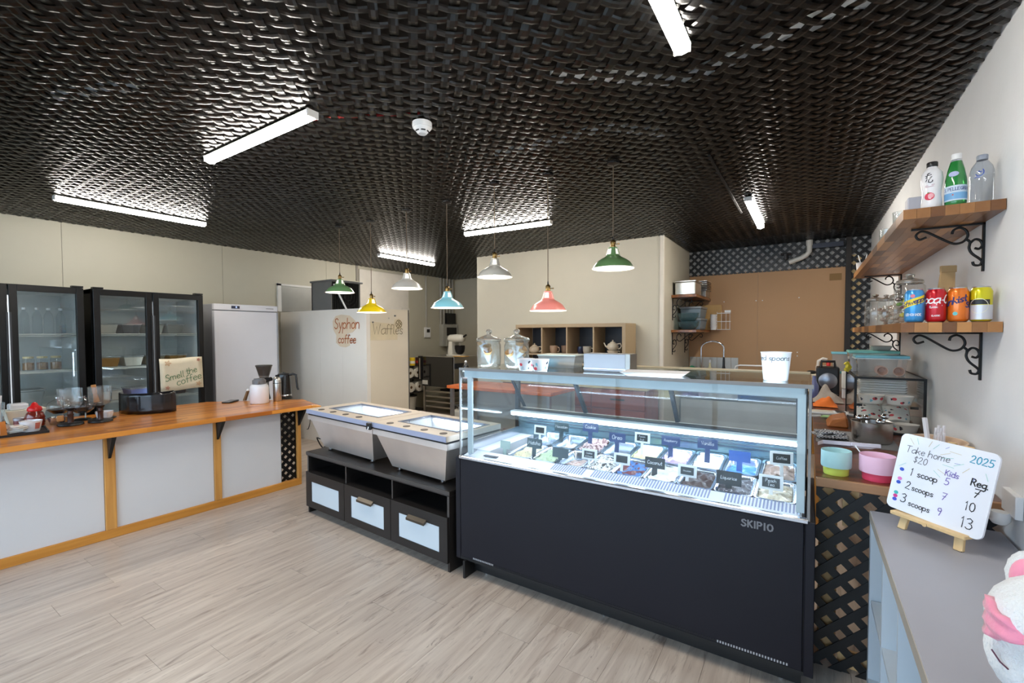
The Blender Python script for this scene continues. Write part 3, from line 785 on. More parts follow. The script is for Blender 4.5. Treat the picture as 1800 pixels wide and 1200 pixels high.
# ================================================================== WHITE UPRIGHT FREEZER
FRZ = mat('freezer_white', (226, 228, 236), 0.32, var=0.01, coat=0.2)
t = thing('upright_freezer', 'tall white upright freezer with a small blue display', 'freezer', (-6.13, 3.095, 0))
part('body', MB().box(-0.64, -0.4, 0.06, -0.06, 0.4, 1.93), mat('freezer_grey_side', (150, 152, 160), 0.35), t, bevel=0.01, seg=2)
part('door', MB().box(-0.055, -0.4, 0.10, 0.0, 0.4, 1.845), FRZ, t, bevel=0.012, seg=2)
part('control_strip', MB().box(-0.055, -0.4, 1.852, 0.004, 0.4, 1.93), FRZ, t, bevel=0.008, seg=2)
part('door_trim', MB().box(-0.03, 0.385, 0.10, 0.008, 0.402, 1.845), mat('edge_grey', (160, 164, 172), 0.3, 0.5), t)
part('display', MB().box(0.003, -0.20, 1.875, 0.007, -0.10, 1.91), mat('display_blue', (16, 22, 60), 0.2), t)
part('digits', MB().ribbon(write('15', .018, -.175 + .025, 1.884, 0), .003, plane_map((0.0078, 0, 0), (0, 1, 0), (0, 0, 1))), glow('digit_blue', (0.3, 0.5, 1.0), 1.2), t)
part('badge', MB().box(0.003, 0.24, 1.886, 0.006, 0.34, 1.894), mat('badge_grey', (130, 132, 140), 0.3, 0.8), t)
ft = MB()
for x in (-0.58, -0.1):
    for y in (-0.34, 0.34): ft.cyl((x, y, 0), (x, y, 0.07), 0.02, 8)
part('feet', ft, BLACKP, t)

# ================================================================== COLD ROOM
CR = mat('cold_room_panel', (238, 233, 224), 0.4, var=0.012)
t = thing('cold_room', 'cream walk-in cold room with handwritten signs behind the bar counter', 'cold room', (-4.835, 3.939, 0)); t.scale = (0.997, 1, 1)
for a in (-2.0, -1.5, -1.0, -0.5):
    part('front_panel', MB().box(a + (0.001 if a > -2 else 0.0), 0, 0, a + 0.499, 0.06, 1.885), CR, t)
part('side_panel', MB().box(-0.06, 0.061, 0, 0, 0.735, 1.885), mat('cold_room_side', (226, 216, 196), 0.4, var=0.012), t)
part('roof_panel', MB().box(-2.0, 0.06, 1.825, -0.06, 0.735, 1.885), CR, t)
part('back_panel', MB().box(-2.0, 0.68, 0, -0.06, 0.735, 1.825), CR, t)
part('corner_strip', MB().box(-0.02, -0.003, 0, 0.003, 0.02, 1.885), CR, t)
part('edge_strip', MB().box(-0.03, 0.735, 0, 0.012, 0.745, 1.885), mat('edge_dark', (96, 92, 86), 0.5), t)
part('bolt', MB().cyl((0, 0.38, 1.76), (0.006, 0.38, 1.76), 0.009, 10), STEEL, t)
# condenser on top
t = thing('condenser_unit', 'grey refrigeration unit with a black coil side on top of the cold room', 'condenser', (-5.585, 3.97, 1.886))
GREYM = mat('galvanised_grey', (118, 120, 122), 0.4, 0.4)
part('casing', MB().box(-0.48, 0, 0, -0.03, 0.02, 0.40).box(-0.48, 0.48, 0, -0.03, 0.5, 0.40).box(-0.48, 0, 0, -0.46, 0.5, 0.40), GREYM, t)
part('lid', MB().box(-0.50, -0.015, 0.40, 0.01, 0.52, 0.425), GREYM, t, bevel=0.004)
part('coil', MB().box(-0.1, 0.02, 0, -0.035, 0.48, 0.40), mat('coil_black', (14, 15, 14), 0.5), t)
fi = MB()
for i in range(16): fi.box(-0.036, 0.03 + i * 0.028, 0.01, -0.020, 0.034 + i * 0.028, 0.39)
part('coil_fins', fi, mat('fin_dark', (30, 32, 30), 0.35, 0.6), t)
rg = MB()
for r in (0.06, 0.11, 0.16): rg.tube([(-0.012, 0.27 + r * math.cos(a), 0.2 + r * math.sin(a)) for a in [2 * PI * i / 20 for i in range(20)]], 0.004, 5, closed=True)
part('fan_guard', rg, BLACK_METAL, t)
part('strut', MB().cyl((0.012, 0.02, 0.36), (0.02, 0.22, 0.008), 0.012, 8), WHITEP, t)
# signs
def cutout(parent, name, pts, m, th=0.003):
    return part(name, MB().prism(pts, 0, th, 'y'), m, parent)
t = thing('wall_sign', 'cut-out paper sign reading Syphon coffee on the cold room front', 'sign', (-5.29, 3.9345, 1.602))
t.scale = (.873, 1, .873)
pts = [(-.27, .02), (-.28, .14), (-.2, .22), (-.06, .24), (.04, .23), (.14, .22), (.27, .14), (.29, .02), (.2, -.04), (.07, -.06), (.06, -.09), (.14, -.13), (.13, -.24), (.04, -.27), (-.1, -.26), (-.2, -.2), (-.19, -.08), (-.24, -.03)]
cutout(t, 'paper', pts, mat('sign_paper_tan', (226, 208, 182), 0.8), 0.003)
pm = plane_map((0, -0.0012, 0), (1, 0, 0), (0, 0, 1))
INKB = mat('brown_ink', (170, 92, 44), 0.7)
part('lettering', MB().ribbon(write('Syphon', .16, -.235, .02, .1, .7), .016, pm), INKB, t)
part('lettering', MB().ribbon(write('coffee', .13, -.15, -.205, .12, .6), .015, pm), INKB, t)
t = thing('wall_sign', 'cream paper sign reading Waffles pinned to the cold room side', 'sign', (-4.8305, 4.275, 1.594), PI / 2)
t.scale = (.88, 1, .88)
cutout(t, 'paper', [(-.31, .13), (-.31, -.15), (.22, -.15), (.22, .02), (.30, .02), (.33, .12), (.26, .19), (.17, .17), (.15, .10)], mat('sign_paper_cream', (222, 208, 176), 0.8))
part('lettering', MB().ribbon(write('Waffles', .155, -.27, -.06, .06, .45), .009, pm), mat('pencil_brown', (120, 106, 78), 0.7), t)
part('drawn_waffle', MB().ribbon([[(.25 + .062 * math.cos(a), .10 + .062 * math.sin(a)) for a in [2 * PI * i / 24 for i in range(25)]], [(.21, .07), (.27, .15)], [(.24, .05), (.3, .13)], [(.2, .12), (.28, .06)], [(.23, .15), (.3, .09)]], .012, pm), mat('pencil_brown'), t)
for x, z in ((-.27, .12), (.17, .23)): part('pin', MB().cyl((x, -0.012, z), (x, 0.003, z), 0.013, 10), GREYM, t)

# ================================================================== SERVICES ON THE LEFT WALL
CONDUIT = mat('conduit_grey', (170, 166, 156), 0.5)
t = thing('meter_box', 'grey electrical box with dark window and pipes in the far left corner', 'electrical box', (XL + 0.001, 7.80, 1.5))
part('box', MB().box(0, -0.25, -0.24, 0.12, 0.25, 0.25), mat('meter_grey', (176, 174, 164), 0.5), t, bevel=0.008)
part('window', MB().box(0.12, -0.13, 0.0, 0.125, 0.2, 0.18), mat('meter_dark', (24, 24, 26), 0.2), t)
part('cover', MB().box(0.0, -0.15, -0.24, 0.13, 0.12, -0.06), mat('meter_grey'), t, bevel=0.006)
part('cable_box', MB().box(0.0, -0.1, 0.27, 0.1, 0.2, 0.5), BLACKP, t)
for y in (-0.22, -0.12, -0.02, 0.08, 0.18): part('conduit', MB().cyl((0.03, y, 0.25), (0.03, y, 1.27), 0.026, 8), CONDUIT, t)
part('down_pipe', MB().cyl((0.03, 0.0, -0.24), (0.03, 0.0, -0.6), 0.025, 8), CONDUIT, t)
t = thing('wall_switch', 'small white switch at the end of a wall conduit left of the meter box', 'switch', (XL + 0.001, 7.165, 1.57))
part('plate', MB().box(0, -0.09, -0.11, 0.03, 0.09, 0.11), WHITEP, t, bevel=0.006)
part('display', MB().box(0.03, -0.03, 0.0, 0.034, 0.06, 0.07), mat('meter_dark'), t)
part('conduit', MB().cyl((0.02, -0.03, 0.11), (0.02, -0.03, 1.2), 0.02, 8), CONDUIT, t)

# ================================================================== FAR KITCHEN CORNER: OVEN, MIXER, SUPPLIES
OVEN_GLASS = mat('oven_glass', (30, 30, 32), 0.08, var=0.0, coat=0.6)
t = thing('combi_oven', 'steel combi oven with a dark glass door on a rack stand in the far corner', 'oven', (-5.56, 6.5, 0))
part('body', MB().box(-0.80, 0.03, 0.52, 0, 0.80, 1.11), STEEL, t, bevel=0.006)
part('door', MB().box(-0.78, -0.01, 0.53, 0.0, 0.025, 1.10), OVEN_GLASS, t, bevel=0.004)
part('door_frame', MB().box(-0.87, -0.03, 0.62, -0.785, 0.03, 1.11), mat('door_black', (24, 24, 25), 0.35), t, bevel=0.006)
part('handle', MB().cyl((-0.80, -0.05, 0.66), (-0.80, -0.05, 1.07), 0.012, 8), STEEL, t)
part('badge', MB().box(-0.77, -0.014, 0.56, -0.63, -0.009, 0.64), mat('badge_white', (210, 210, 205), 0.4), t)
part('control_box', MB().box(0.0, 0.05, 0.88, 0.02, 0.35, 0.98), mat('dark_blue_grey', (34, 38, 48), 0.4), t)
for x, y in ((-0.76, 0.04), (-0.04, 0.04), (-0.76, 0.74), (-0.04, 0.74)): part('leg', MB().box(x - 0.02, y - 0.02, 0, x + 0.02, y + 0.02, 0.52), STEEL, t)
for z in (0.12, 0.22, 0.32, 0.42):
    part('rack_shelf', MB().box(-0.74, 0.06, z, -0.06, 0.72, z + 0.012).box(-0.74, 0.05, z - 0.01, -0.06, 0.062, z + 0.022), STEEL, t)
t = thing('oven_tray', 'dark oven tray resting on the upper rack of the oven stand', 'tray', (-5.86, 6.9, 0.4325))
part('tray', MB().box(-0.16, -0.25, 0, 0.2, 0.25, 0.03), mat('dark_steel', (40, 40, 44), 0.35, 0.7), t, bevel=0.006)
# stand mixer on the oven
CREAM = mat('mixer_cream', (222, 218, 206), 0.25, coat=0.5)
t = thing('stand_mixer', 'cream stand mixer standing on the steel oven', 'mixer', (-5.70, 6.78, 1.1105))
part('base', MB().box(-0.20, -0.08, 0, 0.16, 0.08, 0.03), CREAM, t, bevel=0.012, seg=2)
part('column', MB().hexa([(-0.18, -0.06, 0.03), (-0.06, -0.06, 0.03), (-0.06, 0.06, 0.03), (-0.18, 0.06, 0.03)], [(-0.16, -0.05, 0.28), (-0.08, -0.05, 0.28), (-0.08, 0.05, 0.28), (-0.16, 0.05, 0.28)]), CREAM, t, bevel=0.012, seg=2)
def mixer_head():
    b = MB().lathe([(0.0, -0.20), (0.05, -0.195), (0.075, -0.15), (0.082, 0.0), (0.078, 0.13), (0.06, 0.17), (0.0, 0.18)], 20)
    return b.xf(Matrix.Translation((0, 0, 0.34)) @ Matrix.Rotation(PI / 2, 4, 'Y'))
part('head', mixer_head(), CREAM, t, smooth=1.2)
part('hub_knob', MB().cyl((0.17, 0, 0.37), (0.24, 0, 0.41), 0.018, 10), BLACKP, t)
part('bowl', MB().lathe([(0.03, 0.035), (0.05, 0.04), (0.085, 0.08), (0.10, 0.15), (0.10, 0.20), (0.103, 0.205), (0.098, 0.20), (0.08, 0.08), (0, 0.05)], 24, (0.08, 0)), mat('dark_steel'), t, smooth=1.0)
part('beater', MB().cyl((0.08, 0, 0.10), (0.08, 0, 0.27), 0.012, 8), STEEL, t)
t = thing('wooden_board', 'thin wooden board under the mixer bowl', 'board', (-5.44, 6.62, 1.1105))
part('board', MB().box(-0.14, -0.09, 0, 0.14, 0.05, 0.018), mat('light_board', (200, 160, 100), 0.5), t, bevel=0.004)
# pepper mill
t = thing('pepper_mill', 'black and white pepper mill beside the oven', 'pepper mill', (-5.05, 6.55, 0.90))
part('body', MB().lathe([(0.04, 0), (0.045, 0.02), (0.03, 0.06), (0.045, 0.10), (0.03, 0.14), (0.042, 0.18), (0.025, 0.22), (0.02, 0.24)], 16), mat('mill_black', (16, 16, 17), 0.25, coat=0.5), t, smooth=1.0)
part('bands', MB().lathe([(0.034, 0.13), (0.040, 0.14), (0.034, 0.15)], 16, cap0=False, cap1=False).lathe([(0.034, 0.055), (0.040, 0.065), (0.034, 0.075)], 16, cap0=False, cap1=False), WHITEP, t)
part('knob', MB().lathe([(0.012, 0.238), (0.018, 0.25), (0.0, 0.268)], 12), WHITEP, t, smooth=1.0)
# work table with orange top next to the oven
OR = wood('orange_worktop', (176, 84, 34), (214, 112, 56), 0.35, axis=0, stave=(0.05, 0.6), contrast=0.8)
t = thing('work_table', 'table with an orange wooden top peeking out left of the gelato case', 'table', (-4.4, 6.05, 0))
t.location = (-3.25, 4.62, 0)
part('top', MB().box(-0.55, -0.30, 0.862, 0.93, 0.30, 0.90), OR, t, bevel=0.004)
for x, y in ((-0.5, -0.25), (0.88, -0.25), (-0.5, 0.25), (0.88, 0.25)): part('leg', MB().box(x - 0.02, y - 0.02, 0, x + 0.02, y + 0.02, 0.862), STEEL, t)
part('low_shelf', MB().box(-0.66, -0.25, 0.28, 0.93, 0.25, 0.2995), STEEL, t)
part('back_panel', MB().box(-0.55, 0.29, 0.3, 0.93, 0.30, 0.862), mat('panel_greige', (196, 186, 170), 0.5), t)
bpy.data.objects['pepper_mill'].location = (-3.74, 4.63, 0.9005); bpy.data.objects['pepper_mill'].scale = (1.1, 1.1, 1.12)
t = thing('jerry_can', 'pale plastic jug on a low shelf under the orange table top', 'jug', (-3.80, 4.55, 0.30))
part('body', MB().box(-0.09, -0.07, 0, 0.09, 0.07, 0.26), mat('pale_plastic', (206, 202, 190), 0.5), t, bevel=0.025, seg=2)
part('neck', MB().cyl((0.03, 0, 0.25), (0.03, 0, 0.30), 0.022, 10), mat('pale_plastic'), t)
part('handle', MB().tube([(-0.07, 0, 0.25), (-0.06, 0, 0.31), (0.0, 0, 0.31), (0.01, 0, 0.26)], 0.012, 8), BLACKP, t)
# supply shelf
t = thing('supply_shelf', 'open shelf with jars and paper rolls between cold room and oven', 'shelf', (-6.575, 6.42, 0))
for z in (0.02, 0.38, 0.66, 0.90): part('board', MB().box(-0.25, -0.30, z, 0.12, 0.30, z + 0.02), mat('shelf_dark', (40, 34, 30), 0.5), t)
for y in (-0.29, 0.29):
    for x in (-0.24, 0.11): part('post', MB().box(x - 0.012, y - 0.012, 0, x + 0.012, y + 0.012, 0.93), BLACK_METAL, t)
for i, (y, c, lb) in enumerate(((6.26, (226, 190, 40), 'yellow food tin at the left on the supply shelf'), (6.42, (232, 196, 40), 'yellow food tin in the middle of the supply shelf'), (6.58, (60, 30, 26), 'dark jar at the right of the yellow tins'))):
    t = thing('food_tin', lb, 'tin', (-6.53, y, 0.921), 0, 'tins on the supply shelf')
    part('body', MB().lathe([(0.055, 0), (0.055, 0.15), (0.05, 0.155), (0, 0.155)], 16), mat('tin_%d' % i, c, 0.4), t, smooth=SM)
    part('label', MB().lathe([(0.056, 0.04), (0.056, 0.09)], 16, cap0=False, cap1=False), mat('tin_label_%d' % (i % 2), ((170, 40, 30), (240, 236, 220))[i % 2], 0.6), t, smooth=SM)
ROLL = mat('paper_roll', (222, 216, 200), 0.9)
for i, (y, z, lb) in enumerate(((6.30, 0.78, 'paper roll lying on the second shelf, nearer the cold room'), (6.50, 0.78, 'paper roll lying on the second shelf, nearer the oven'), (6.32, 0.50, 'lower paper roll on the left of the supply shelf'), (6.54, 0.50, 'lower paper roll on the right of the supply shelf'))):
    t = thing('paper_roll', lb, 'paper roll', (-6.56, y, z - 0.0), 0, 'paper rolls on the supply shelf')
    b = MB().lathe([(0.03, -0.1), (0.095, -0.1), (0.098, -0.09), (0.098, 0.09), (0.095, 0.1), (0.03, 0.1), (0.03, -0.1)], 20, cap0=False, cap1=False).xf(Matrix.Rotation(PI / 2, 4, 'Y'))
    part('roll', b, ROLL, t, smooth=SM)
    part('core', MB().lathe([(0.029, -0.098), (0.029, 0.098)], 14, cap0=False, cap1=False).xf(Matrix.Rotation(PI / 2, 4, 'Y')), mat('cardboard', (150, 120, 84), 0.8), t)
t = thing('bucket', 'pale lidded bucket at the foot of the supply shelf', 'bucket', (-6.64, 6.40, 0.0405))
part('body', MB().lathe([(0.14, 0), (0.17, 0.26), (0.175, 0.27)], 24), mat('pale_plastic'), t, smooth=SM)
part('lid', MB().lathe([(0.18, 0.27), (0.18, 0.29), (0, 0.295)], 24), mat('lid_dark', (40, 36, 32), 0.5), t, smooth=SM)

# ================================================================== CUBBY UNIT ON THE MIDDLE BENCH
MAHOG = wood('mahogany', (120, 52, 38), (158, 74, 54), 0.35, axis=0, stave=None, contrast=0.9)
OAK = mat('beige_laminate', (172, 150, 118), 0.5, var=0.05, vscale=10, stretch=(1, 20, 20))
OAKIN = mat('beige_laminate_in', (176, 172, 172), 0.5, var=0.03)
DKBACK = mat('cubby_back', (38, 38, 42), 0.5)
t = thing('base_cabinet', 'low reddish drawer cabinet under the cubby unit, seen through the gelato case', 'cabinet', (-2.70, 5.35, 0))
part('carcass', MB().box(-0.95, 0, 0.06, 1.10, 0.52, 0.86), MAHOG, t)
part('worktop', MB().box(-0.97, -0.03, 0.86, 1.12, 0.53, 0.898), mat('beige_top', (206, 182, 140), 0.45), t, bevel=0.004)
for i in range(3):
    x0 = -0.94 + i * 0.68
    for z0, z1 in ((0.62, 0.85), (0.36, 0.61), (0.08, 0.35)):
        d = part('drawer', MB().box(x0, -0.02, z0, x0 + 0.67, 0.0, z1), MAHOG, t, bevel=0.003)
        part('handle', MB().box(x0 + 0.25, -0.04, (z0 + z1) / 2 - 0.008, x0 + 0.42, -0.02, (z0 + z1) / 2 + 0.008), BLACKP, d)
t = thing('cubby_unit', 'beige cubby shelf with dark backs holding cups and teapots', 'shelf unit', (-1.895, 5.47, 0.899))
# local x runs left from the right end
Wc, Hc, Dc = 1.61, 0.77, 0.40
part('frame', MB().box(-Wc, 0, 0, 0, Dc, 0.04).box(-Wc, 0, Hc - 0.045, 0, Dc, Hc).box(-Wc, 0, 0.04, -Wc + 0.045, Dc, Hc - 0.045).box(-0.045, 0, 0.04, 0, Dc, Hc - 0.045), OAK, t, bevel=0.002)
cw = (Wc - 0.09) / 4
for i in range(1, 4): part('divider', MB().box(-Wc + 0.045 + i * cw - 0.009, 0.002, 0.04, -Wc + 0.045 + i * cw + 0.009, Dc - 0.01, Hc - 0.045), OAK, t)
for i in range(4): part('shelf', MB().box(-Wc + 0.045 + i * cw + 0.009 * (i > 0), 0.002, 0.348, -Wc + 0.045 + (i + 1) * cw - 0.009 * (i < 3), Dc - 0.01, 0.366), OAK, t)
for i in range(4):
    for z0, z1 in ((0.04, 0.348), (0.366, 0.725)):
        x0 = -Wc + 0.055 + i * cw
        part('back_panel', MB().box(x0, Dc - 0.012, z0, x0 + cw * 0.62, Dc - 0.008, z1), DKBACK, t)
        part('back_sheet', MB().box(x0 + cw * 0.62, Dc - 0.012, z0, x0 + cw - 0.018, Dc - 0.008, z1), mat('cubby_back_grey', (110, 112, 124), 0.5), t)
ZS = 0.899 + 0.3665
def mug(x, y, z, r, h, m, label, rz=0.0, grp='cups in the cubby unit', nm='mug'):
    t = thing(nm, label, 'cup', (x, y, z), rz, grp)
    part('body', MB().lathe([(0, 0.004), (r * 0.72, 0), (r * 0.8, 0.004), (r, h * 0.5), (r, h), (r * 0.92, h), (r * 0.9, h * 0.4), (r * 0.6, 0.012), (0, 0.01)], 20), m, t, smooth=1.0)
    part('handle', MB().tube([(r * 0.95, 0, h * 0.8), (r * 1.45, 0, h * 0.78), (r * 1.6, 0, h * 0.5), (r * 1.4, 0, h * 0.25), (r * 0.92, 0, h * 0.22)], r * 0.12, 8), m, t, smooth=1.0)
    return t
CLAY = mat('clay_brown', (160, 132, 106), 0.55); NAVY = mat('glaze_navy', (30, 36, 58), 0.25, coat=0.4); STONE = mat('glaze_grey', (168, 162, 148), 0.4)
CHINA = mat('china_cream', (206, 194, 172), 0.3, var=0.12, vscale=30, coat=0.4)
mug(-2.95, 5.58, ZS, .055, .11, CLAY, 'light brown mug standing left of another brown mug in the cubby unit')
mug(-2.82, 5.67, ZS, .055, .11, mat('clay_dark', (122, 98, 78), 0.55), 'darker brown mug half hidden behind the light brown mug')
mug(-2.56, 5.62, ZS, .052, .10, NAVY, 'dark blue mug in the third cubby')
mug(-2.44, 5.55, ZS, .055, .105, STONE, 'grey mug with handle in the third cubby beside the dark blue one')
mug(-2.01, 5.74, ZS, .05, .085, mat('glaze_dull', (120, 112, 96), 0.4), 'small dull mug behind the teapot set, right end of the cubby unit', PI)
def teapot(x, y, z, r, m, label, cup=True, rz=0.0):
    t = thing('teapot', label, 'teapot', (x, y, z), rz)
    b = 0.0
    if cup:
        part('stand_cup', MB().lathe([(r * 0.5, 0), (r * 0.55, 0.006), (r * 0.95, r * 0.5), (r * 1.0, r * 0.8), (0, r * 0.8)], 20), m, t, smooth=1.0)
        part('cup_handle', MB().tube([(r * 0.9, 0, r * 0.7), (r * 1.35, 0, r * 0.65), (r * 1.3, 0, r * 0.3), (r * 0.75, 0, r * 0.25)], r * 0.09, 8), m, t, smooth=1.0)
        b = r * 0.8
    part('body', MB().lathe([(r * 0.6, b), (r * 0.95, b + r * 0.3), (r * 1.05, b + r * 0.7), (r * 0.85, b + r * 1.15), (r * 0.5, b + r * 1.35), (0, b + r * 1.4)], 20), m, t, smooth=1.0)
    part('lid', MB().lathe([(r * 0.5, b + r * 1.35), (r * 0.4, b + r * 1.5), (r * 0.15, b + r * 1.6), (r * 0.1, b + r * 1.68), (r * 0.18, b + r * 1.8), (0, b + r * 1.9)], 16), m, t, smooth=1.0)
    part('spout', MB().tube([(-r * 0.9, 0, b + r * 0.5), (-r * 1.35, 0, b + r * 0.8), (-r * 1.65, 0, b + r * 1.35)], r * 0.2, 8, r * 0.1), m, t, smooth=1.0)
    part('handle', MB().tube([(r * 0.8, 0, b + r * 1.15), (r * 1.4, 0, b + r * 1.25), (r * 1.6, 0, b + r * 0.8), (r * 1.3, 0, b + r * 0.35), (r * 0.95, 0, b + r * 0.35)], r * 0.1, 8), m, t, smooth=1.0)
teapot(-2.10, 5.58, ZS, .072, CHINA, 'ornate cream tea-for-one teapot in the right cubby', True)
teapot(-3.27, 5.60, ZS, .075, mat('china_brown', (186, 170, 146), 0.35, var=0.15, vscale=30), 'beige lidded pot in the left cubby behind the glass jars', False)

# ================================================================== KITCHEN BACK WALL
BROWN = mat('brown_board', (190, 148, 106), 0.6, var=0.05, vscale=1.2)
t = thing('hardboard_sheet', 'large brown hardboard sheet on the kitchen back wall', 'board', (0, YK - 0.012, 0))
part('sheet', MB().box(-1.55, 0, 0.7, -0.62, 0.01, 2.42), BROWN, t)
part('sheet', MB().box(-0.618, 0, 0.7, 0.39, 0.01, 2.42), BROWN, t)
for x, z in ((-1.06, 2.0), (-0.64, 2.0), (-0.56, 2.0), (-0.12, 2.02), (-1.06, 1.28), (-0.13, 1.27), (-0.13, 1.22)):
    part('screw', MB().cyl((x, -0.004, z), (x, 0.001, z), 0.008, 8), WHITEP, t)
part('patch', MB().box(0.22, -0.004, 2.23, 0.35, 0.0, 2.32), mat('brown_patch', (146, 110, 60), 0.6), t)
t = thing('wall_post', 'dark vertical post between brown board and lattice', 'post', (0.42, YK - 0.03, 0))
part('post', MB().box(-0.028, -0.02, 0, 0.028, 0.029, 2.78), mat('dark_post', (44, 38, 34), 0.6), t)
t = thing('lattice_panel', 'black lattice strip under the ceiling above the brown board', 'lattice', (0, 0, 0))
lattice(t, 'y', YK - 0.026, -1.55, 2.40, 0.392, 2.79, pitch=0.076, hw=0.0165)
t = thing('lattice_panel', 'tall black lattice beside the dark post in the kitchen corner', 'lattice', (0, 0, 0))
lattice(t, 'y', YK - 0.03, 0.45, 0.8, 0.648, 2.79, pitch=0.076, hw=0.0165)
ply = MB().box(0.45, YK - 0.004, 0.8, 0.56, YK - 0.001, 2.55)
tag(part('plywood_strip', ply, mat('ply_bright', (230, 196, 140), 0.6), None), 'pale plywood strip seen through the kitchen corner lattice', 'board')
# white waste pipe
t = thing('waste_pipe', 'white bent plastic pipe below the ceiling on the lattice', 'pipe', (0, 0, 0))
PVC = mat('pvc_white', (216, 214, 208), 0.35)
part('pipe', MB().tube([(-0.01, 7.28, 2.76), (-0.01, 7.28, 2.62), (-0.04, 7.28, 2.58), (-0.10, 7.29, 2.545), (-0.24, 7.30, 2.50)], 0.032, 12), PVC, t, smooth=1.0)
part('collar', MB().cyl((-0.01, 7.28, 2.70), (-0.01, 7.28, 2.77), 0.038, 12), PVC, t)
part('valve', MB().cyl((-0.28, 7.31, 2.54), (-0.28, 7.31, 2.62), 0.025, 10).cyl((-0.34, 7.31, 2.62), (-0.22, 7.31, 2.62), 0.015, 8), mat('valve_dark', (70, 70, 72), 0.4, 0.6), t)
part('duct', MB().box(0.02, 7.28, 2.66, 0.36, 7.33, 2.72), mat('duct_dark', (60, 64, 76), 0.4, 0.4), t)
# sink bench
t = thing('sink_bench', 'stainless sink bench along the kitchen back wall', 'sink', (0, 6.75, 0))
part('top', MB().box(-1.54, 0, 0.88, 0.02, 0.62, 0.90), STEEL, t, bevel=0.004)
part('bowl', MB().box(-1.3, 0.1, 0.62, -0.8, 0.5, 0.879), STEEL, t)
part('cupboard', MB().box(-1.53, 0.03, 0.08, 0.01, 0.61, 0.60), mat('cupboard_grey', (196, 196, 194), 0.4), t)
t = thing('tile_splashback', 'row of white tiles behind the kitchen tap', 'tiles', (0, YK - 0.02, 0))
for i in range(7):
    part('tile', MB().box(-1.535 + i * 0.0965, 0, 0.90, -1.535 + i * 0.0965 + 0.094, 0.007, 1.175), mat('tile_white', (204, 204, 200), 0.25), t, bevel=0.002)
t = thing('kitchen_tap', 'tall spring-neck kitchen tap in front of the brown board', 'tap', (-1.30, 7.0, 0.9005))
part('base', MB().lathe([(0.03, 0), (0.03, 0.02), (0.018, 0.03), (0.018, 0.28)], 14), CHROME, t, smooth=SM)
arc = [(0, 0, 0.28), (0, 0, 0.42)] + [(0.15 - 0.15 * math.cos(a), 0, 0.42 + 0.10 * math.sin(a)) for a in [PI * i / 10 for i in range(1, 11)]] + [(0.30, 0, 0.30)]
part('neck', MB().tube(arc, 0.010, 8), CHROME, t, smooth=1.0)
rgs = MB()
for i in range(2, len(arc) - 1):
    p, q = Vector(arc[i]), Vector(arc[i + 1])
    for k in (0, 0.5):
        m = p.lerp(q, k); d = (q - p).normalized() * 0.004
        rgs.cyl(m - d, m + d, 0.015, 10)
part('spring', rgs, CHROME, t)
part('spray_head', MB().lathe([(0.012, 0.30), (0.016, 0.24), (0.016, 0.18), (0.022, 0.14), (0.022, 0.12), (0, 0.12)], 12, (0.30, 0)), BLACKP, t, smooth=1.0)
part('lever', MB().cyl((0.0, -0.02, 0.08), (0.05, -0.06, 0.16), 0.007, 8), CHROME, t)
t = thing('clear_box', 'clear box with green scourer beside the kitchen tap', 'box', (-1.44, 6.93, 0.9005))
part('box', MB().box(-0.09, -0.07, 0, 0.09, 0.07, 0.16), CLEAR, t)
part('scourer', MB().blob((0.03, 0, 0.12), 0.05, 2, (1, 0.8, 1), 0.12), mat('scourer_green', (36, 150, 112), 0.8), t)
t = thing('soap_bottle', 'pale yellow soap bottle next to the kitchen tap', 'bottle', (-1.20, 7.1, 0.9005))
part('body', MB().lathe([(0.04, 0), (0.05, 0.02), (0.045, 0.10), (0.016, 0.15), (0.012, 0.21), (0, 0.21)], 16), mat('soap_yellow', (222, 214, 170), 0.3), t, smooth=1.0)
part('cap', MB().cyl((0, 0, 0.21), (0, 0, 0.25), 0.012, 10), WHITEP, t)
t = thing('dish_rail', 'white metal rail on the sink bench behind the spoon cup', 'rail', (-0.72, 6.8, 0.9005))
part('rail', MB().tube([(-0.12, 0, 0), (-0.12, 0, 0.14), (-0.10, 0, 0.19), (-0.05, 0, 0.205), (0.42, 0, 0.205), (0.46, 0, 0.19), (0.47, 0, 0.0)], 0.011, 8), WHITEP, t, smooth=1.0)

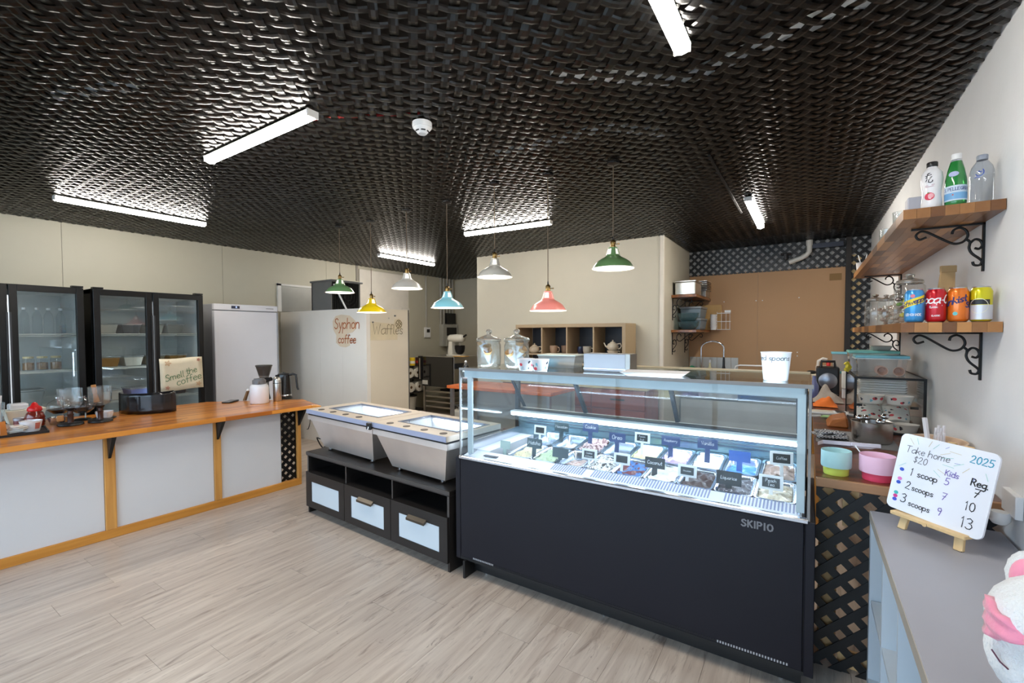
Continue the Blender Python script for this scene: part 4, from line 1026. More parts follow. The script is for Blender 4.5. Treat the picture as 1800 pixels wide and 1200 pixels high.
# ------------------------------------------------------------------ wall brackets and small kitchen shelves
def scroll_bracket(name, label, x, y, z, dep, hgt, side, group):
    """iron bracket: vertical bar on the wall plane, horizontal arm, two scrolls; side=-1 arm to -x, +1 arm to +x"""
    t = thing(name, label, 'bracket', (x, y, z), 0, group)
    def pl(pts): return [(side * a, 0, b) for a, b in pts]
    part('wall_bar', MB().box(min(0, side * 0.008), -0.008, -hgt, max(0, side * 0.008), 0.008, 0), BLACK_METAL, t)
    part('arm', MB().box(min(0, side * dep), -0.008, -0.008, max(0, side * dep), 0.008, 0), BLACK_METAL, t)
    def spiral(c, r0, r1, a0, a1, n=12): return [(c[0] + (r0 + (r1 - r0) * i / n) * math.cos(a0 + (a1 - a0) * i / n), c[1] + (r0 + (r1 - r0) * i / n) * math.sin(a0 + (a1 - a0) * i / n)) for i in range(n + 1)]
    d, h = dep, hgt
    s1 = spiral((d * .84, -h * .16), h * .06, h * .13, -0.6, PI * 0.55 - 0.2 + PI * 0, 6)
    p1 = [(d * .78, -h * .20), (d * .88, -h * .24), (d * .93, -h * .15), (d * .87, -h * .07), (d * .78, -h * .09), (d * .62, -h * .22), (d * .45, -h * .36), (d * .36, -h * .39), (d * .27, -h * .35), (d * .22, -h * .24), (d * .25, -h * .12), (d * .33, -h * .06), (d * .41, -h * .10), (d * .43, -h * .18)]
    p2 = [(d * .24, -h * .31), (d * .19, -h * .38), (d * .20, -h * .50), (d * .16, -h * .62), (d * .06, -h * .74), (d * .03, -h * .80), (d * .06, -h * .87), (d * .13, -h * .86), (d * .15, -h * .79)]
    p3 = [(d * .20, -h * .42), (d * .13, -h * .33), (d * .06, -h * .36), (d * .03, -h * .46), (d * .07, -h * .53), (d * .13, -h * .51)]
    part('scroll', MB().tube(curve(pl(p1)), 0.0055, 6), BLACK_METAL, t, smooth=1.5)
    part('scroll', MB().tube(curve(pl(p2)), 0.0055, 6), BLACK_METAL, t, smooth=1.5)
    part('scroll', MB().tube(curve(pl(p3)), 0.0055, 6), BLACK_METAL, t, smooth=1.5)
    return t
SHELFW = wood('shelf_walnut', (84, 46, 20), (166, 104, 50), 0.35, axis=1, stave=(0.045, 0.3), coat=0.25, contrast=0.8)
for zt, lb in ((2.05, 'upper small brown shelf on the side wall above the sink'), (1.585, 'lower small brown shelf on the side wall above the tap')):
    t = thing('wall_shelf', lb, 'shelf', (-1.553, 0, zt))
    part('board', MB().box(0, 6.30, -0.035, 0.32, 7.36, 0), SHELFW, t, bevel=0.003)
    for y, w in ((6.36, 'near'), (7.1, 'far')):
        scroll_bracket('shelf_bracket', 'black scroll bracket at the %s end of the %s small kitchen shelf' % (w, 'upper' if zt > 1.8 else 'lower'), -1.5535, y, zt - 0.0355, 0.27, 0.30, 1, 'iron brackets of the kitchen shelves')
ALU = mat('aluminium', (206, 204, 196), 0.25, 0.9)
t = thing('steel_container', 'shiny steel lidded container on the upper small kitchen shelf', 'container', (-1.39, 6.55, 2.0505))
part('body', MB().box(-0.13, -0.20, 0, 0.13, 0.20, 0.17), ALU, t, bevel=0.01)
part('lid', MB().box(-0.14, -0.21, 0.17, 0.14, 0.21, 0.19), ALU, t, bevel=0.004)
t = thing('gelato_pan_stack', 'stack of nested steel pans at the far end of the upper kitchen shelf', 'pans', (-1.36, 7.10, 2.0505))
for i in range(6):
    part('pan', MB().box(-0.14, -0.17, 0.10 + i * 0.025, 0.14, 0.17, 0.108 + i * 0.025), STEEL, t)
part('pan', MB().box(-0.125, -0.155, 0, 0.125, 0.155, 0.10), STEEL, t, bevel=0.01)
TUBG = mat('blue_grey_tub', (120, 134, 144), 0.35)
BOWLG = glass('bowl_glass', (0.72, 0.84, 0.86), 1.5, haze=0.12, haze_rgb=(150, 180, 190))
for z, lb in ((1.5855, 'lower blue-grey tub on the lower kitchen shelf'), (1.747, 'upper blue-grey tub stacked on the lower kitchen shelf')):
    t = thing('storage_tub', lb, 'tub', (-1.38, 6.86, z), 0, 'tubs on the kitchen shelf')
    part('tub', MB().hexa([(-0.12, -0.20, 0), (0.12, -0.20, 0), (0.12, 0.20, 0), (-0.12, 0.20, 0)], [(-0.14, -0.22, 0.13), (0.14, -0.22, 0.13), (0.14, 0.22, 0.13), (-0.14, 0.22, 0.13)]), TUBG, t, bevel=0.01)
    part('lid', MB().box(-0.145, -0.225, 0.13, 0.145, 0.225, 0.16), mat('tub_lid_grey', (134, 138, 142), 0.4), t, bevel=0.005)
for z, lb in ((1.5855, 'lower glass mixing bowl in front of the blue-grey tubs'), (1.6985, 'upper glass mixing bowl nested above the other bowl')):
    t = thing('glass_bowl', lb, 'bowl', (-1.37, 6.48, z), 0, 'glass bowls on the kitchen shelf')
    part('bowl', MB().lathe([(0.0, 0.002), (0.08, 0.0), (0.125, 0.05), (0.14, 0.11), (0.146, 0.112), (0.135, 0.108), (0.118, 0.052), (0.076, 0.006), (0, 0.008)], 28), BOWLG, t, smooth=1.0)
t = thing('cutting_board', 'upright wooden cutting board at the end of the lower kitchen shelf', 'board', (-1.30, 7.29, 1.5855))
part('board', MB().box(-0.10, 0, 0, 0.22, 0.02, 0.37), mat('light_board', (200, 160, 100), 0.5), t, bevel=0.006)
t = thing('cup_stack', 'leaning stack of white cups by the wooden cutting board', 'cups', (-1.16, 7.12, 1.5855))
for i in range(5):
    part('cup', MB().lathe([(0.035, 0.04 * i), (0.045, 0.04 * i + 0.06), (0.047, 0.04 * i + 0.062), (0, 0.04 * i + 0.05)], 14), WHITEP, t, smooth=SM)
t = thing('wire_caddy', 'white wire caddy hanging on the end of the lower kitchen shelf', 'caddy', (-1.20, 7.25, 1.5855))
cg = MB()
for z in (0.004, 0.12, 0.24): cg.tube([(0, 0.0, z), (0.17, 0.0, z), (0.17, 0.1, z), (0, 0.1, z)], 0.004, 5, closed=True)
for x in (0, 0.06, 0.12, 0.17): cg.cyl((x, 0, 0.004), (x, 0, 0.26), 0.003, 5); 
cg.box(0.10, 0.0, 0.25, 0.18, 0.01, 0.28)
t.location = (-1.12, 7.165, 1.5855); part('wires', cg, WHITEP, t)

# ================================================================== MEDIA BENCH AND DIPPING FREEZERS
BLKBR = mat('black_brown_laminate', (30, 27, 26), 0.42, var=0.08, vscale=4, stretch=(1, 30, 30))
EDGE = mat('bench_edge', (70, 66, 64), 0.4)
FROST = mat('frosted_glass_panel', (206, 216, 222), 0.18, var=0.02, coat=0.5)
BENCH_RZ = -math.radians(3.5)
t = thing('tv_bench', 'black low bench with three frosted glass drawers carrying the dipping freezers', 'tv bench', (-3.635, 2.315, 0), BENCH_RZ)
BL = 1.71; u = BL / 3
part('top', MB().box(-0.015, -0.005, 0.495, BL + 0.005, 0.41, 0.53), BLKBR, t, bevel=0.003)
part('top_edge', MB().box(-0.015, -0.007, 0.506, BL + 0.005, -0.004, 0.528), EDGE, t)
part('shelf_board', MB().box(0.018, 0.0, 0.345, BL - 0.018, 0.40, 0.362), BLKBR, t)
part('back', MB().box(0.018, 0.395, 0.06, BL - 0.018, 0.405, 0.495), BLKBR, t)
part('plinth', MB().box(0.018, 0.05, 0.02, BL - 0.018, 0.07, 0.07), BLKBR, t)
part('bottom', MB().box(0.018, 0.02, 0.06, BL - 0.018, 0.395, 0.075), BLKBR, t)
for x in (0.0, u, 2 * u, BL):
    w = 0.018 if x in (0.0, BL) else 0.012
    x0 = x if x == 0.0 else (x - w if x == BL else x - w / 2)
    part('upright', MB().box(x0, 0.0, 0.0 if x in (0.0, BL) else 0.07, x0 + w, 0.40, 0.495), BLKBR, t)
    part('upright_edge', MB().box(x0, -0.003, 0.362, x0 + w, 0.0, 0.495), EDGE, t)
for i in range(3):
    x0, x1 = i * u + 0.003, (i + 1) * u - 0.003
    fr = MB().box(x0, -0.02, 0.062, x0 + 0.085, 0, 0.362).box(x1 - 0.075, -0.02, 0.062, x1, 0, 0.362).box(x0 + 0.085, -0.02, 0.062, x1 - 0.075, 0, 0.118).box(x0 + 0.085, -0.02, 0.287, x1 - 0.075, 0, 0.362)
    d = part('drawer', fr, BLKBR, t)
    part('glass_panel', MB().box(x0 + 0.085, -0.016, 0.118, x1 - 0.075, -0.006, 0.287), FROST, d)
    if i: part('handle', MB().hexa([(x0 + 0.19, -0.045, 0.270), (x0 + 0.37, -0.045, 0.270), (x0 + 0.37, -0.02, 0.282), (x0 + 0.19, -0.02, 0.282)],
                                   [(x0 + 0.19, -0.045, 0.286), (x0 + 0.37, -0.045, 0.286), (x0 + 0.37, -0.02, 0.302), (x0 + 0.19, -0.02, 0.302)]), mat('bronze_handle', (92, 84, 74), 0.35, 0.7), d)

STAIN = mat('stainless_sheet', (232, 224, 218), 0.42, 0.85, var=0.14, vscale=2.2, bump=0.02, bscale=5)
FTOP = mat('freezer_top_cream', (206, 192, 176), 0.32, var=0.02)
FLIP = mat('freezer_lip', (160, 166, 190), 0.3, coat=0.3)
INW = mat('freezer_inner_white', (238, 242, 246), 0.5)
def dip_freezer(lx, W, label):
    t = thing('dipping_freezer', label, 'freezer', (0, 0, 0.531), -math.radians(5.5), 'stainless dipping freezers on the black bench')
    c, s = math.cos(math.radians(5.5)), math.sin(math.radians(5.5))
    t.location = (-3.695 + lx * c, 2.352 - lx * s, 0.531)
    D = 0.54
    def ring(x0, y0, x1, y1, z): return [(x0, y0, z), (x1, y0, z), (x1, y1, z), (x0, y1, z)]
    tb = MB(); va = [tb.bm.verts.new(p) for p in ring(0.115, 0.095, W - 0.115, D - 0.03, 0.028)]; vb = [tb.bm.verts.new(p) for p in ring(0.02, 0.022, W - 0.02, D - 0.01, 0.275)]
    tb.bm.faces.new(va[::-1])
    for i in range(4): tb.bm.faces.new([va[i], va[(i + 1) % 4], vb[(i + 1) % 4], vb[i]])
    part('tub', tb, STAIN, t)
    def hoop(x0, y0, x1, y1, z0, z1, w): return MB().box(x0, y0, z0, x1, y0 + w, z1).box(x0, y1 - w, z0, x1, y1, z1).box(x0, y0 + w, z0, x0 + w, y1 - w, z1).box(x1 - w, y0 + w, z0, x1, y1 - w, z1)
    part('collar', hoop(0.0, 0.008, W, D, 0.268, 0.308, 0.05), STAIN, t)
    part('gasket', hoop(0.006, 0.012, W - 0.006, D - 0.004, 0.308, 0.322, 0.05), BLACKP, t)
    wx0, wx1, wy0, wy1 = 0.14, W - (0.10 if W > 0.9 else 0.035), 0.13, D - 0.08
    fr = MB().box(0, 0, 0.322, W, wy0, 0.36).box(0, wy1, 0.322, W, D, 0.36).box(0, wy0, 0.322, wx0, wy1, 0.36).box(wx1, wy0, 0.322, W, wy1, 0.36)
    lid = part('lid', fr, FTOP, t)
    part('lid_lip', MB().box(0, -0.004, 0.323, W, 0.0, 0.358), FLIP, lid)
    part('window_frame', MB().box(wx0, wy0, 0.345, wx1, wy0 + 0.012, 0.363).box(wx0, wy1 - 0.012, 0.345, wx1, wy1, 0.363).box(wx0, wy0, 0.345, wx0 + 0.012, wy1, 0.363).box(wx1 - 0.012, wy0, 0.345, wx1, wy1, 0.363), mat('window_frame_grey', (96, 100, 112), 0.35), lid)
    part('window_glass', MB().box(wx0 + 0.012, wy0 + 0.012, 0.352, wx1 - 0.012, wy1 - 0.012, 0.358), glass('lid_glass', (0.94, 0.97, 1.0), 1.5), lid)
    for i in range(4): part('knob_plate', MB().cyl((0.15 + i * 0.19, 0.055, 0.360), (0.15 + i * 0.19, 0.055, 0.364), 0.026, 14), mat('knob_brown', (70, 58, 50), 0.4), t)
    # lit white interior
    ins = MB(); z0, z1 = 0.10, 0.345
    a, b = ring(wx0 + 0.03, wy0 + 0.06, wx1 - 0.03, wy1 - 0.01, z0), ring(wx0, wy0, wx1, wy1, z1)
    ins2 = MB(); bm = ins2.bm
    va = [bm.verts.new(p) for p in a]; vb = [bm.verts.new(p) for p in b]
    bm.faces.new(va)
    for i in range(4): bm.faces.new([va[i], va[(i + 1) % 4], vb[(i + 1) % 4], vb[i]])
    part('inner_liner', ins2, INW, t)
    part('inner_light', MB().box(wx0 + 0.05, wy1 - 0.022, 0.318, wx1 - 0.05, wy1 - 0.012, 0.338), glow('freezer_led', (0.88, 0.94, 1.0), 22.0), t)
    part('basket', MB().box(wx0 + 0.20, wy0 + 0.16, 0.101, wx0 + 0.26, wy0 + 0.22, 0.17), mat('ice_blue', (180, 210, 232), 0.3), t, bevel=0.01)
    for x, y in ((0.17, 0.125), (W - 0.17, 0.125), (0.17, D - 0.06), (W - 0.17, D - 0.06)):
        part('foot', MB().lathe([(0.018, 0), (0.022, 0.006), (0.014, 0.012), (0.014, 0.03)], 12, (x, y)), CHROME, t, smooth=SM)
    return t
dip_freezer(0.0, 0.965, 'stainless dipping freezer with lit glass lid nearer the bar counter')
dip_freezer(0.972, 0.805, 'stainless dipping freezer with lit glass lid next to the gelato case')
t = thing('latch', 'small black latch bridging the two dipping freezers', 'latch', (0, 0, 0))
c, s = math.cos(math.radians(5.5)), math.sin(math.radians(5.5))
t.location = (-3.695 + 0.968 * c - s * 0.02, 2.352 - 0.968 * s - 0.02, 0.862); t.rotation_euler = (0, 0, -math.radians(5.5))
part('body', MB().box(-0.025, -0.012, -0.026, 0.025, 0.008, 0.024), BLACKP, t, bevel=0.004)
part('hook', MB().tube([(0.015, -0.016, 0.0), (0.015, -0.022, -0.02), (0.005, -0.02, -0.026)], 0.003, 6), CHROME, t)
# dark bag and cables left of the bench
t = thing('cable_bundle', 'tangle of black cables lying between bar counter and bench', 'cables', (-3.86, 2.70, 0))
for k in range(4):
    r = 0.06 + 0.012 * k
    part('loop', MB().tube([(r * math.cos(a) * 0.9 + 0.02 * k, 0.03 * math.sin(2 * a + k) + 0.05 * k - 0.1, 0.50 + r * math.sin(a) + 0.02 * math.sin(a * 3)) for a in [2 * PI * i / 20 for i in range(20)]], 0.006, 6, closed=True), BLACKP, t, smooth=1.5)
t = thing('black_bag', 'slumped black bag on the floor behind the end of the bar counter', 'bag', (-3.93, 2.88, 0))
part('bag', MB().lathe([(0.14, 0), (0.17, 0.05), (0.16, 0.25), (0.12, 0.42), (0.03, 0.50), (0, 0.505)], 18, sx=1.0, sy=0.8), mat('bag_black', (22, 22, 26), 0.6, bump=0.6, bscale=14), t, smooth=1.5)
bpy.data.objects['cable_bundle'].location = (-3.90, 2.74, 0.0)

# ================================================================== GELATO DISPLAY CASE
CASE_BLACK = mat('case_black', (20, 20, 29), 0.36, var=0.12, vscale=1.5, spec=0.3)
CASE_G = glass('case_glass', (0.95, 0.98, 0.99), 1.5)
SILVER = mat('silver_trim', (206, 208, 214), 0.22, 1.0, var=0.02)
PALE = mat('case_pale_profile', (206, 218, 222), 0.35)
LEDS = glow('case_led', COLD, CASE_LED)
CX0, CX1, CY0, CY1 = -1.852, 0.0, 2.23, 2.93
t = thing('gelato_case', 'long black gelato display case with lit glass top and SKIPIO lettering', 'display case', (0, 0, 0)); CASE = t
part('front_panel', MB().box(CX0, CY0, 0.115, CX1 - 0.006, CY0 + 0.02, 0.752), CASE_BLACK, t, bevel=0.003)
part('body', MB().box(CX0, CY0 + 0.02, 0.10, CX1, CY1, 0.655), mat('case_body', (28, 28, 30), 0.4), t)
part('end_panel', MB().box(CX0 - 0.04, CY0, 0.105, CX0 - 0.002, CY1, 0.762), CASE_BLACK, t, bevel=0.003)
part('end_panel', MB().box(CX1 - 0.002, CY0, 0.105, CX1 + 0.034, CY1, 0.762), CASE_BLACK, t, bevel=0.003)
part('plinth', MB().box(CX0 + 0.03, CY0 + 0.075, 0.015, CX1 - 0.01, CY0 + 0.095, 0.105), mat('plinth_black', (10, 10, 11), 0.5), t)
gr = MB(); gd = MB()
for i in range(150):
    x = CX0 + 0.10 + i * (1.70 / 150)
    (gd if i > 124 or i < 14 else gr).box(x, CY0 - 0.002, 0.128, x + 0.006, CY0 + 0.001, 0.138)
part('vent_slots', gr, mat('slot_dark', (6, 6, 7), 0.6), t)
part('vent_slots', gd, mat('slot_bright', (190, 192, 196), 0.4, 0.5), t)
part('bottom_trim', MB().box(CX0, CY0 - 0.0015, 0.108, CX1, CY0 + 0.004, 0.124), mat('slot_dark'), t)
part('foot_panel', MB().box(-1.815, 2.205, 0.0, -1.80, 2.42, 0.113), mat('foot_black', (16, 15, 15), 0.45), t)
for x, y in ((-1.72, 2.34), (-0.92, 2.34), (-0.08, 2.34), (-1.72, 2.86), (-0.08, 2.86)):
    part('foot', MB().lathe([(0.025, 0), (0.025, 0.012), (0.012, 0.02), (0.012, 0.10)], 12, (x, y)), CHROME, t, smooth=SM)
part('sill_trim', MB().box(CX0 - 0.01, CY0 - 0.006, 0.752, CX1 + 0.01, CY0 + 0.02, 0.772), SILVER, t, bevel=0.004)
# inner tank
part('deck', MB().box(CX0 + 0.02, CY0 + 0.02, 0.655, CX1 - 0.02, CY1 - 0.02, 0.663), SILVER, t)
part('ledge', MB().hexa([(CX0 + 0.015, CY0 + 0.016, 0.708), (CX1 - 0.015, CY0 + 0.016, 0.708), (CX1 - 0.015, 2.335, 0.708), (CX0 + 0.015, 2.335, 0.708)],
                        [(CX0 + 0.015, CY0 + 0.016, 0.772), (CX1 - 0.015, CY0 + 0.016, 0.772), (CX1 - 0.015, 2.332, 0.792), (CX0 + 0.015, 2.332, 0.792)]), mat('case_white', (234, 236, 242), 0.4), t)
lv = MB()
for i in range(84):
    x = -1.22 + i * 0.0143
    if abs(x + 0.36) > 0.03 and abs(x + 1.0) > 0.02:
        lv.hexa([(x, 2.262, 0.770), (x + 0.0065, 2.262, 0.770), (x + 0.0065, 2.3335, 0.786), (x, 2.3335, 0.786)], [(x, 2.262, 0.7775), (x + 0.0065, 2.262, 0.7775), (x + 0.0065, 2.3335, 0.7945), (x, 2.3335, 0.7945)])
part('air_grille', lv, mat('grille_grey', (140, 148, 184), 0.4), t)
part('price_plate', MB().box(-1.70, 2.27, 0.782, -1.60, 2.30, 0.785), mat('plate_dark', (40, 44, 60), 0.4), t)
part('side_liner', MB().box(CX0 + 0.045, CY0 + 0.03, 0.708, CX0 + 0.06, CY1 - 0.05, 0.86), SILVER, t)
part('side_ledge', MB().box(CX0 + 0.06, CY0 + 0.10, 0.708, CX0 + 0.16, CY1 - 0.05, 0.80), mat('case_white'), t)
part('side_liner', MB().box(CX1 - 0.03, CY0 + 0.03, 0.708, CX1 - 0.022, CY1 - 0.05, 0.86), SILVER, t)
part('back_liner', MB().box(CX0 + 0.02, CY1 - 0.045, 0.708, CX1 - 0.02, CY1 - 0.03, 0.975), mat('case_teal_steel', (112, 140, 150), 0.25, 0.7), t)
lo = MB()
for z in (0.885, 0.905, 0.925, 0.945): lo.box(CX0 + 0.1, CY1 - 0.055, z, CX1 - 0.03, CY1 - 0.044, z + 0.006)
part('back_louvre', lo, mat('louvre_dark', (60, 70, 84), 0.4), t)
part('rear_sill', MB().box(CX0 + 0.05, 2.80, 0.9925, CX1 - 0.03, CY1 - 0.056, 0.998), mat('sill_dark', (40, 50, 62), 0.3, 0.4), t)
part('light_shelf', MB().box(CX0 + 0.05, 2.74, 0.974, CX1 - 0.02, CY1, 0.992), PALE, t)
part('led_strip', MB().box(CX0 + 0.06, 2.735, 0.962, CX1 - 0.03, 2.762, 0.974), LEDS, t)
# glazing
part('front_glass', MB().box(CX0 + 0.012, CY0 + 0.004, 0.772, CX1 - 0.004, CY0 + 0.012, 1.322), CASE_G, t)
part('side_glass', MB().box(CX0 + 0.002, CY0 + 0.012, 0.762, CX0 + 0.010, CY1 - 0.03, 1.322), CASE_G, t)
part('side_glass', MB().box(CX1 + 0.004, CY0 + 0.012, 0.762, CX1 + 0.012, CY1 - 0.03, 1.322), CASE_G, t)
part('top_glass', MB().box(CX0 + 0.002, CY0 + 0.002, 1.322, CX1 + 0.014, CY1 - 0.06, 1.330), glass('case_top_glass', (0.80, 0.84, 0.84), 1.55), t)
part('top_trim', MB().box(CX0 - 0.004, CY0 - 0.002, 1.316, CX1 + 0.02, CY0 + 0.012, 1.332), mat('post_metal'), t)
part('top_beam', MB().box(CX0 + 0.02, CY0 + 0.02, 1.270, CX1 - 0.01, CY0 + 0.05, 1.318), PALE, t, bevel=0.004)
part('led_strip', MB().box(CX0 + 0.05, CY0 + 0.055, 1.300, CX1 - 0.05, CY0 + 0.100, 1.306), LEDS, t)
part('rear_beam', MB().box(CX0, CY1 - 0.06, 1.290, CX1 + 0.01, CY1, 1.336), mat('beige_beam', (196, 180, 150), 0.4), t, bevel=0.003)
part('corner_profile', MB().box(CX0 + 0.05, CY0 + 0.016, 0.79, CX0 + 0.085, CY0 + 0.03, 1.275), PALE, t)
part('led_strip', MB().box(CX0 + 0.040, CY0 + 0.03, 0.81, CX0 + 0.05, CY0 + 0.042, 1.27), LEDS, t)
part('corner_profile', MB().box(CX1 - 0.036, CY0 + 0.016, 0.79, CX1 - 0.006, CY0 + 0.05, 1.29), PALE, t)
part('corner_post', MB().box(CX0 - 0.004, CY0 - 0.001, 0.765, CX0 + 0.005, CY0 + 0.010, 1.325), mat('post_metal', (120, 122, 128), 0.25, 1.0), t)
part('corner_post', MB().box(CX1 + 0.004, CY0 - 0.001, 0.765, CX1 + 0.014, CY0 + 0.010, 1.325), mat('post_metal'), t)
part('rear_post', MB().box(CX0, CY1 - 0.05, 0.664, CX0 + 0.03, CY1 - 0.02, 1.29), mat('case_body'), t)
part('rear_post', MB().box(CX1 - 0.03, CY1 - 0.05, 0.70, CX1, CY1 - 0.02, 1.29), mat('case_body'), t)
# tilted rear sliding doors
for i, (x0, x1) in enumerate(((CX0 + 0.06, -1.27), (-1.29, -0.66), (-0.68, CX1 - 0.03))):
    yb, yt = CY1 - 0.035 - 0.02 * (i % 2), CY1 - 0.26 - 0.02 * (i % 2)
    d = part('rear_door', MB().hexa([(x0, yb, 0.999), (x0 + 0.02, yb, 0.999), (x0 + 0.02, yb + 0.014, 0.999), (x0, yb + 0.014, 0.999)], [(x0, yt, 1.289), (x0 + 0.02, yt, 1.289), (x0 + 0.02, yt + 0.014, 1.289), (x0, yt + 0.014, 1.289)])
        .hexa([(x1 - 0.02, yb, 0.999), (x1, yb, 0.999), (x1, yb + 0.014, 0.999), (x1 - 0.02, yb + 0.014, 0.999)], [(x1 - 0.02, yt, 1.289), (x1, yt, 1.289), (x1, yt + 0.014, 1.289), (x1 - 0.02, yt + 0.014, 1.289)]), mat('door_profile', (50, 56, 66), 0.3, 0.5), t)
    part('door_glass', MB().hexa([(x0 + 0.02, yb + 0.004, 0.999), (x1 - 0.02, yb + 0.004, 0.999), (x1 - 0.02, yb + 0.009, 0.999), (x0 + 0.02, yb + 0.009, 0.999)], [(x0 + 0.02, yt + 0.004, 1.289), (x1 - 0.02, yt + 0.004, 1.289), (x1 - 0.02, yt + 0.009, 1.289), (x0 + 0.02, yt + 0.009, 1.289)]), CASE_G, d)
part('lettering', MB().ribbon(write('SKIPIO', .029, -.222, .692, 0, 1.6), .0062, plane_map((0, CY0 - 0.0012, 0), (1.08, 0, 0), (0, 0, 1))), mat('logo_grey', (128, 128, 132), 0.4, 0.4), t)

# ------------------------------------------------------------------ pans of gelato
PANS = mat('pan_steel', (200, 206, 216), 0.24, 1.0, var=0.03)
def pan_mesh(w, l, h=0.085):
    r = 0.02
    def rr(ox, oy, z, rad):
        out = []
        for cx, cy, a0 in ((ox - rad, oy - rad, 0), (-ox + rad, oy - rad, PI / 2), (-ox + rad, -oy + rad, PI), (ox - rad, -oy + rad, 3 * PI / 2)):
            for k in range(4): out.append((cx + rad * math.cos(a0 + k * PI / 6), cy + rad * math.sin(a0 + k * PI / 6), z))
        return out
    m = MB(); bm = m.bm
    rings = [rr(w / 2 - .026, l / 2 - .026, -h, r), rr(w / 2 - .014, l / 2 - .014, -0.004, r), rr(w / 2 - .010, l / 2 - .010, 0, r), rr(w / 2, l / 2, 0, r + .004), rr(w / 2, l / 2, -0.006, r + .004)]
    V = [[bm.verts.new(p) for p in q] for q in rings]
    bm.faces.new(V[0])
    for A, B in zip(V, V[1:]):
        for i in range(16): bm.faces.new([A[i], A[(i + 1) % 16], B[(i + 1) % 16], B[i]])
    return m.mesh('pan', PANS, smooth=0.9, normals=False)
PW, PL_ = 0.168, 0.262
PAN_ME = pan_mesh(PW, PL_)
def gelato_mesh(name, m, level, lump, seed, slope=0.0, freq=9):
    r = random.Random(seed); ph = [(r.uniform(0, 6), r.uniform(.6, 1.4), r.uniform(.6, 1.4)) for _ in range(6)]
    wx, wy = PW / 2 - 0.017, PL_ / 2 - 0.017
    def f(u, v):
        a, b = (u * 2 - 1), (v * 2 - 1)
        # rounded-rectangle footprint
        k = 1 - 0.10 * (abs(a) ** 6) * (abs(b) ** 6)
        z = level + slope * b
        for p, q, s in ph: z += lump / 3 * math.sin(a * freq * .5 * q + p) * math.cos(b * freq * s + p * 1.7)
        z += lump * 0.9 * (1 - a * a) * (1 - b * b) + r.uniform(-1, 1) * lump * 0.12
        return (a * wx * k, b * wy * k, min(z, 0.05))
    return MB().grid(f, 14, 20).mesh(name, m, smooth=1.2)
def ice(name, rgb, spots=None, srgb=None, sscale=40, rough=0.45, thr=0.58):
    m = mat(name, rgb, rough, var=0.07, vscale=18, bump=0.35, bscale=90, coat=0.2)
    if spots and not m.get('sp'):
        nt = m.node_tree; N = nt.nodes; L = nt.links; p = N['Principled BSDF']
        src = p.inputs['Base Color'].links[0].from_socket
        vz = N.new('ShaderNodeTexNoise'); vz.inputs['Scale'].default_value = sscale; vz.inputs['Detail'].default_value = 2; vz.inputs['Distortion'].default_value = 1.5
        tc = N.new('ShaderNodeTexCoord'); L.new(tc.outputs['Object'], vz.inputs['Vector'])
        mr = N.new('ShaderNodeMapRange'); mr.inputs['From Min'].default_value = thr; mr.inputs['From Max'].default_value = thr + 0.05
        L.new(vz.outputs['Fac'], mr.inputs['Value'])
        mx = N.new('ShaderNodeMix'); mx.data_type = 'RGBA'; mx.inputs[7].default_value = (*S(*srgb), 1)
        L.new(mr.outputs[0], mx.inputs[0]); L.new(src, mx.inputs[6]); L.new(mx.outputs[2], p.inputs['Base Color'])
        m['sp'] = 1
    return m
FRONT = [ # from the right: label, material, level, lump
 ('steel pan of pale peach gelato, front row at the right end', ice('g_peach', (236, 222, 196), 1, (214, 190, 150), 60), -.012, .012),
 ('steel pan of dark liquorice gelato with pale streaks, front row', ice('g_liq', (64, 56, 66), 1, (196, 190, 196), 50, thr=.6), -.016, .012),
 ('steel pan of dark chocolate gelato, front row', ice('g_choc', (70, 44, 40)), -.014, .014),
 ('steel pan of white coconut gelato, front row', ice('g_coco', (240, 238, 232)), -.006, .014),
 ('steel pan of blue and dark red swirl gelato, front row', ice('g_swirl', (60, 120, 190), 1, (110, 34, 44), 14, thr=.5), -.016, .012),
 ('steel pan of white gelato with crushed black cookies, front row', ice('g_cnc', (238, 236, 232), 1, (46, 42, 44), 55, thr=.53), -.008, .016),
 ('half empty steel pan with pinkish gelato, front row', ice('g_strawb', (226, 200, 190), 1, (170, 100, 96), 70), -.042, .008),
 ('steel pan of pale green gelato, front row', ice('g_green', (190, 210, 172), 1, (130, 150, 110), 80, thr=.62), -.010, .014),
 ('steel pan of cream gelato with chocolate chips, front row at the left end', ice('g_chip', (226, 212, 172), 1, (80, 56, 46), 70, thr=.62), -.018, .012)]
BACK = [
 ('steel pan of brown coffee gelato, back row at the right end', ice('g_coffee', (142, 116, 100)), -.018, .012),
 ('steel pan of bright blue gelato, back row', ice('g_blue', (70, 140, 214), 1, (150, 210, 236), 20, thr=.55), -.036, .010),
 ('steel pan of smooth white gelato, back row', ice('g_van', (238, 236, 226)), -.008, .008),
 ('steel pan of purple and white ripple gelato, back row', ice('g_rasp', (196, 166, 216), 1, (244, 240, 244), 16, thr=.52), -.012, .016),
 ('steel pan of yellow gelato, back row', ice('g_pass', (232, 222, 156)), -.012, .014),
 ('nearly empty steel pan, back row, blue-grey card', ice('g_rest', (222, 216, 206)), -.070, .008),
 ('steel pan of brown and pink cookie gelato, back row', ice('g_cookie', (196, 164, 160), 1, (110, 72, 70), 45, thr=.5), -.006, .018),
 ('half empty steel pan with nutty cream gelato, back row', ice('g_maca', (226, 206, 174), 1, (170, 112, 66), 60, thr=.62), -.055, .010),
 ('nearly empty steel pan, back row at the left end', ice('g_end', (206, 204, 200)), -.072, .006)]
TILT_F, TILT_B = math.radians(4.0), math.radians(6.0)
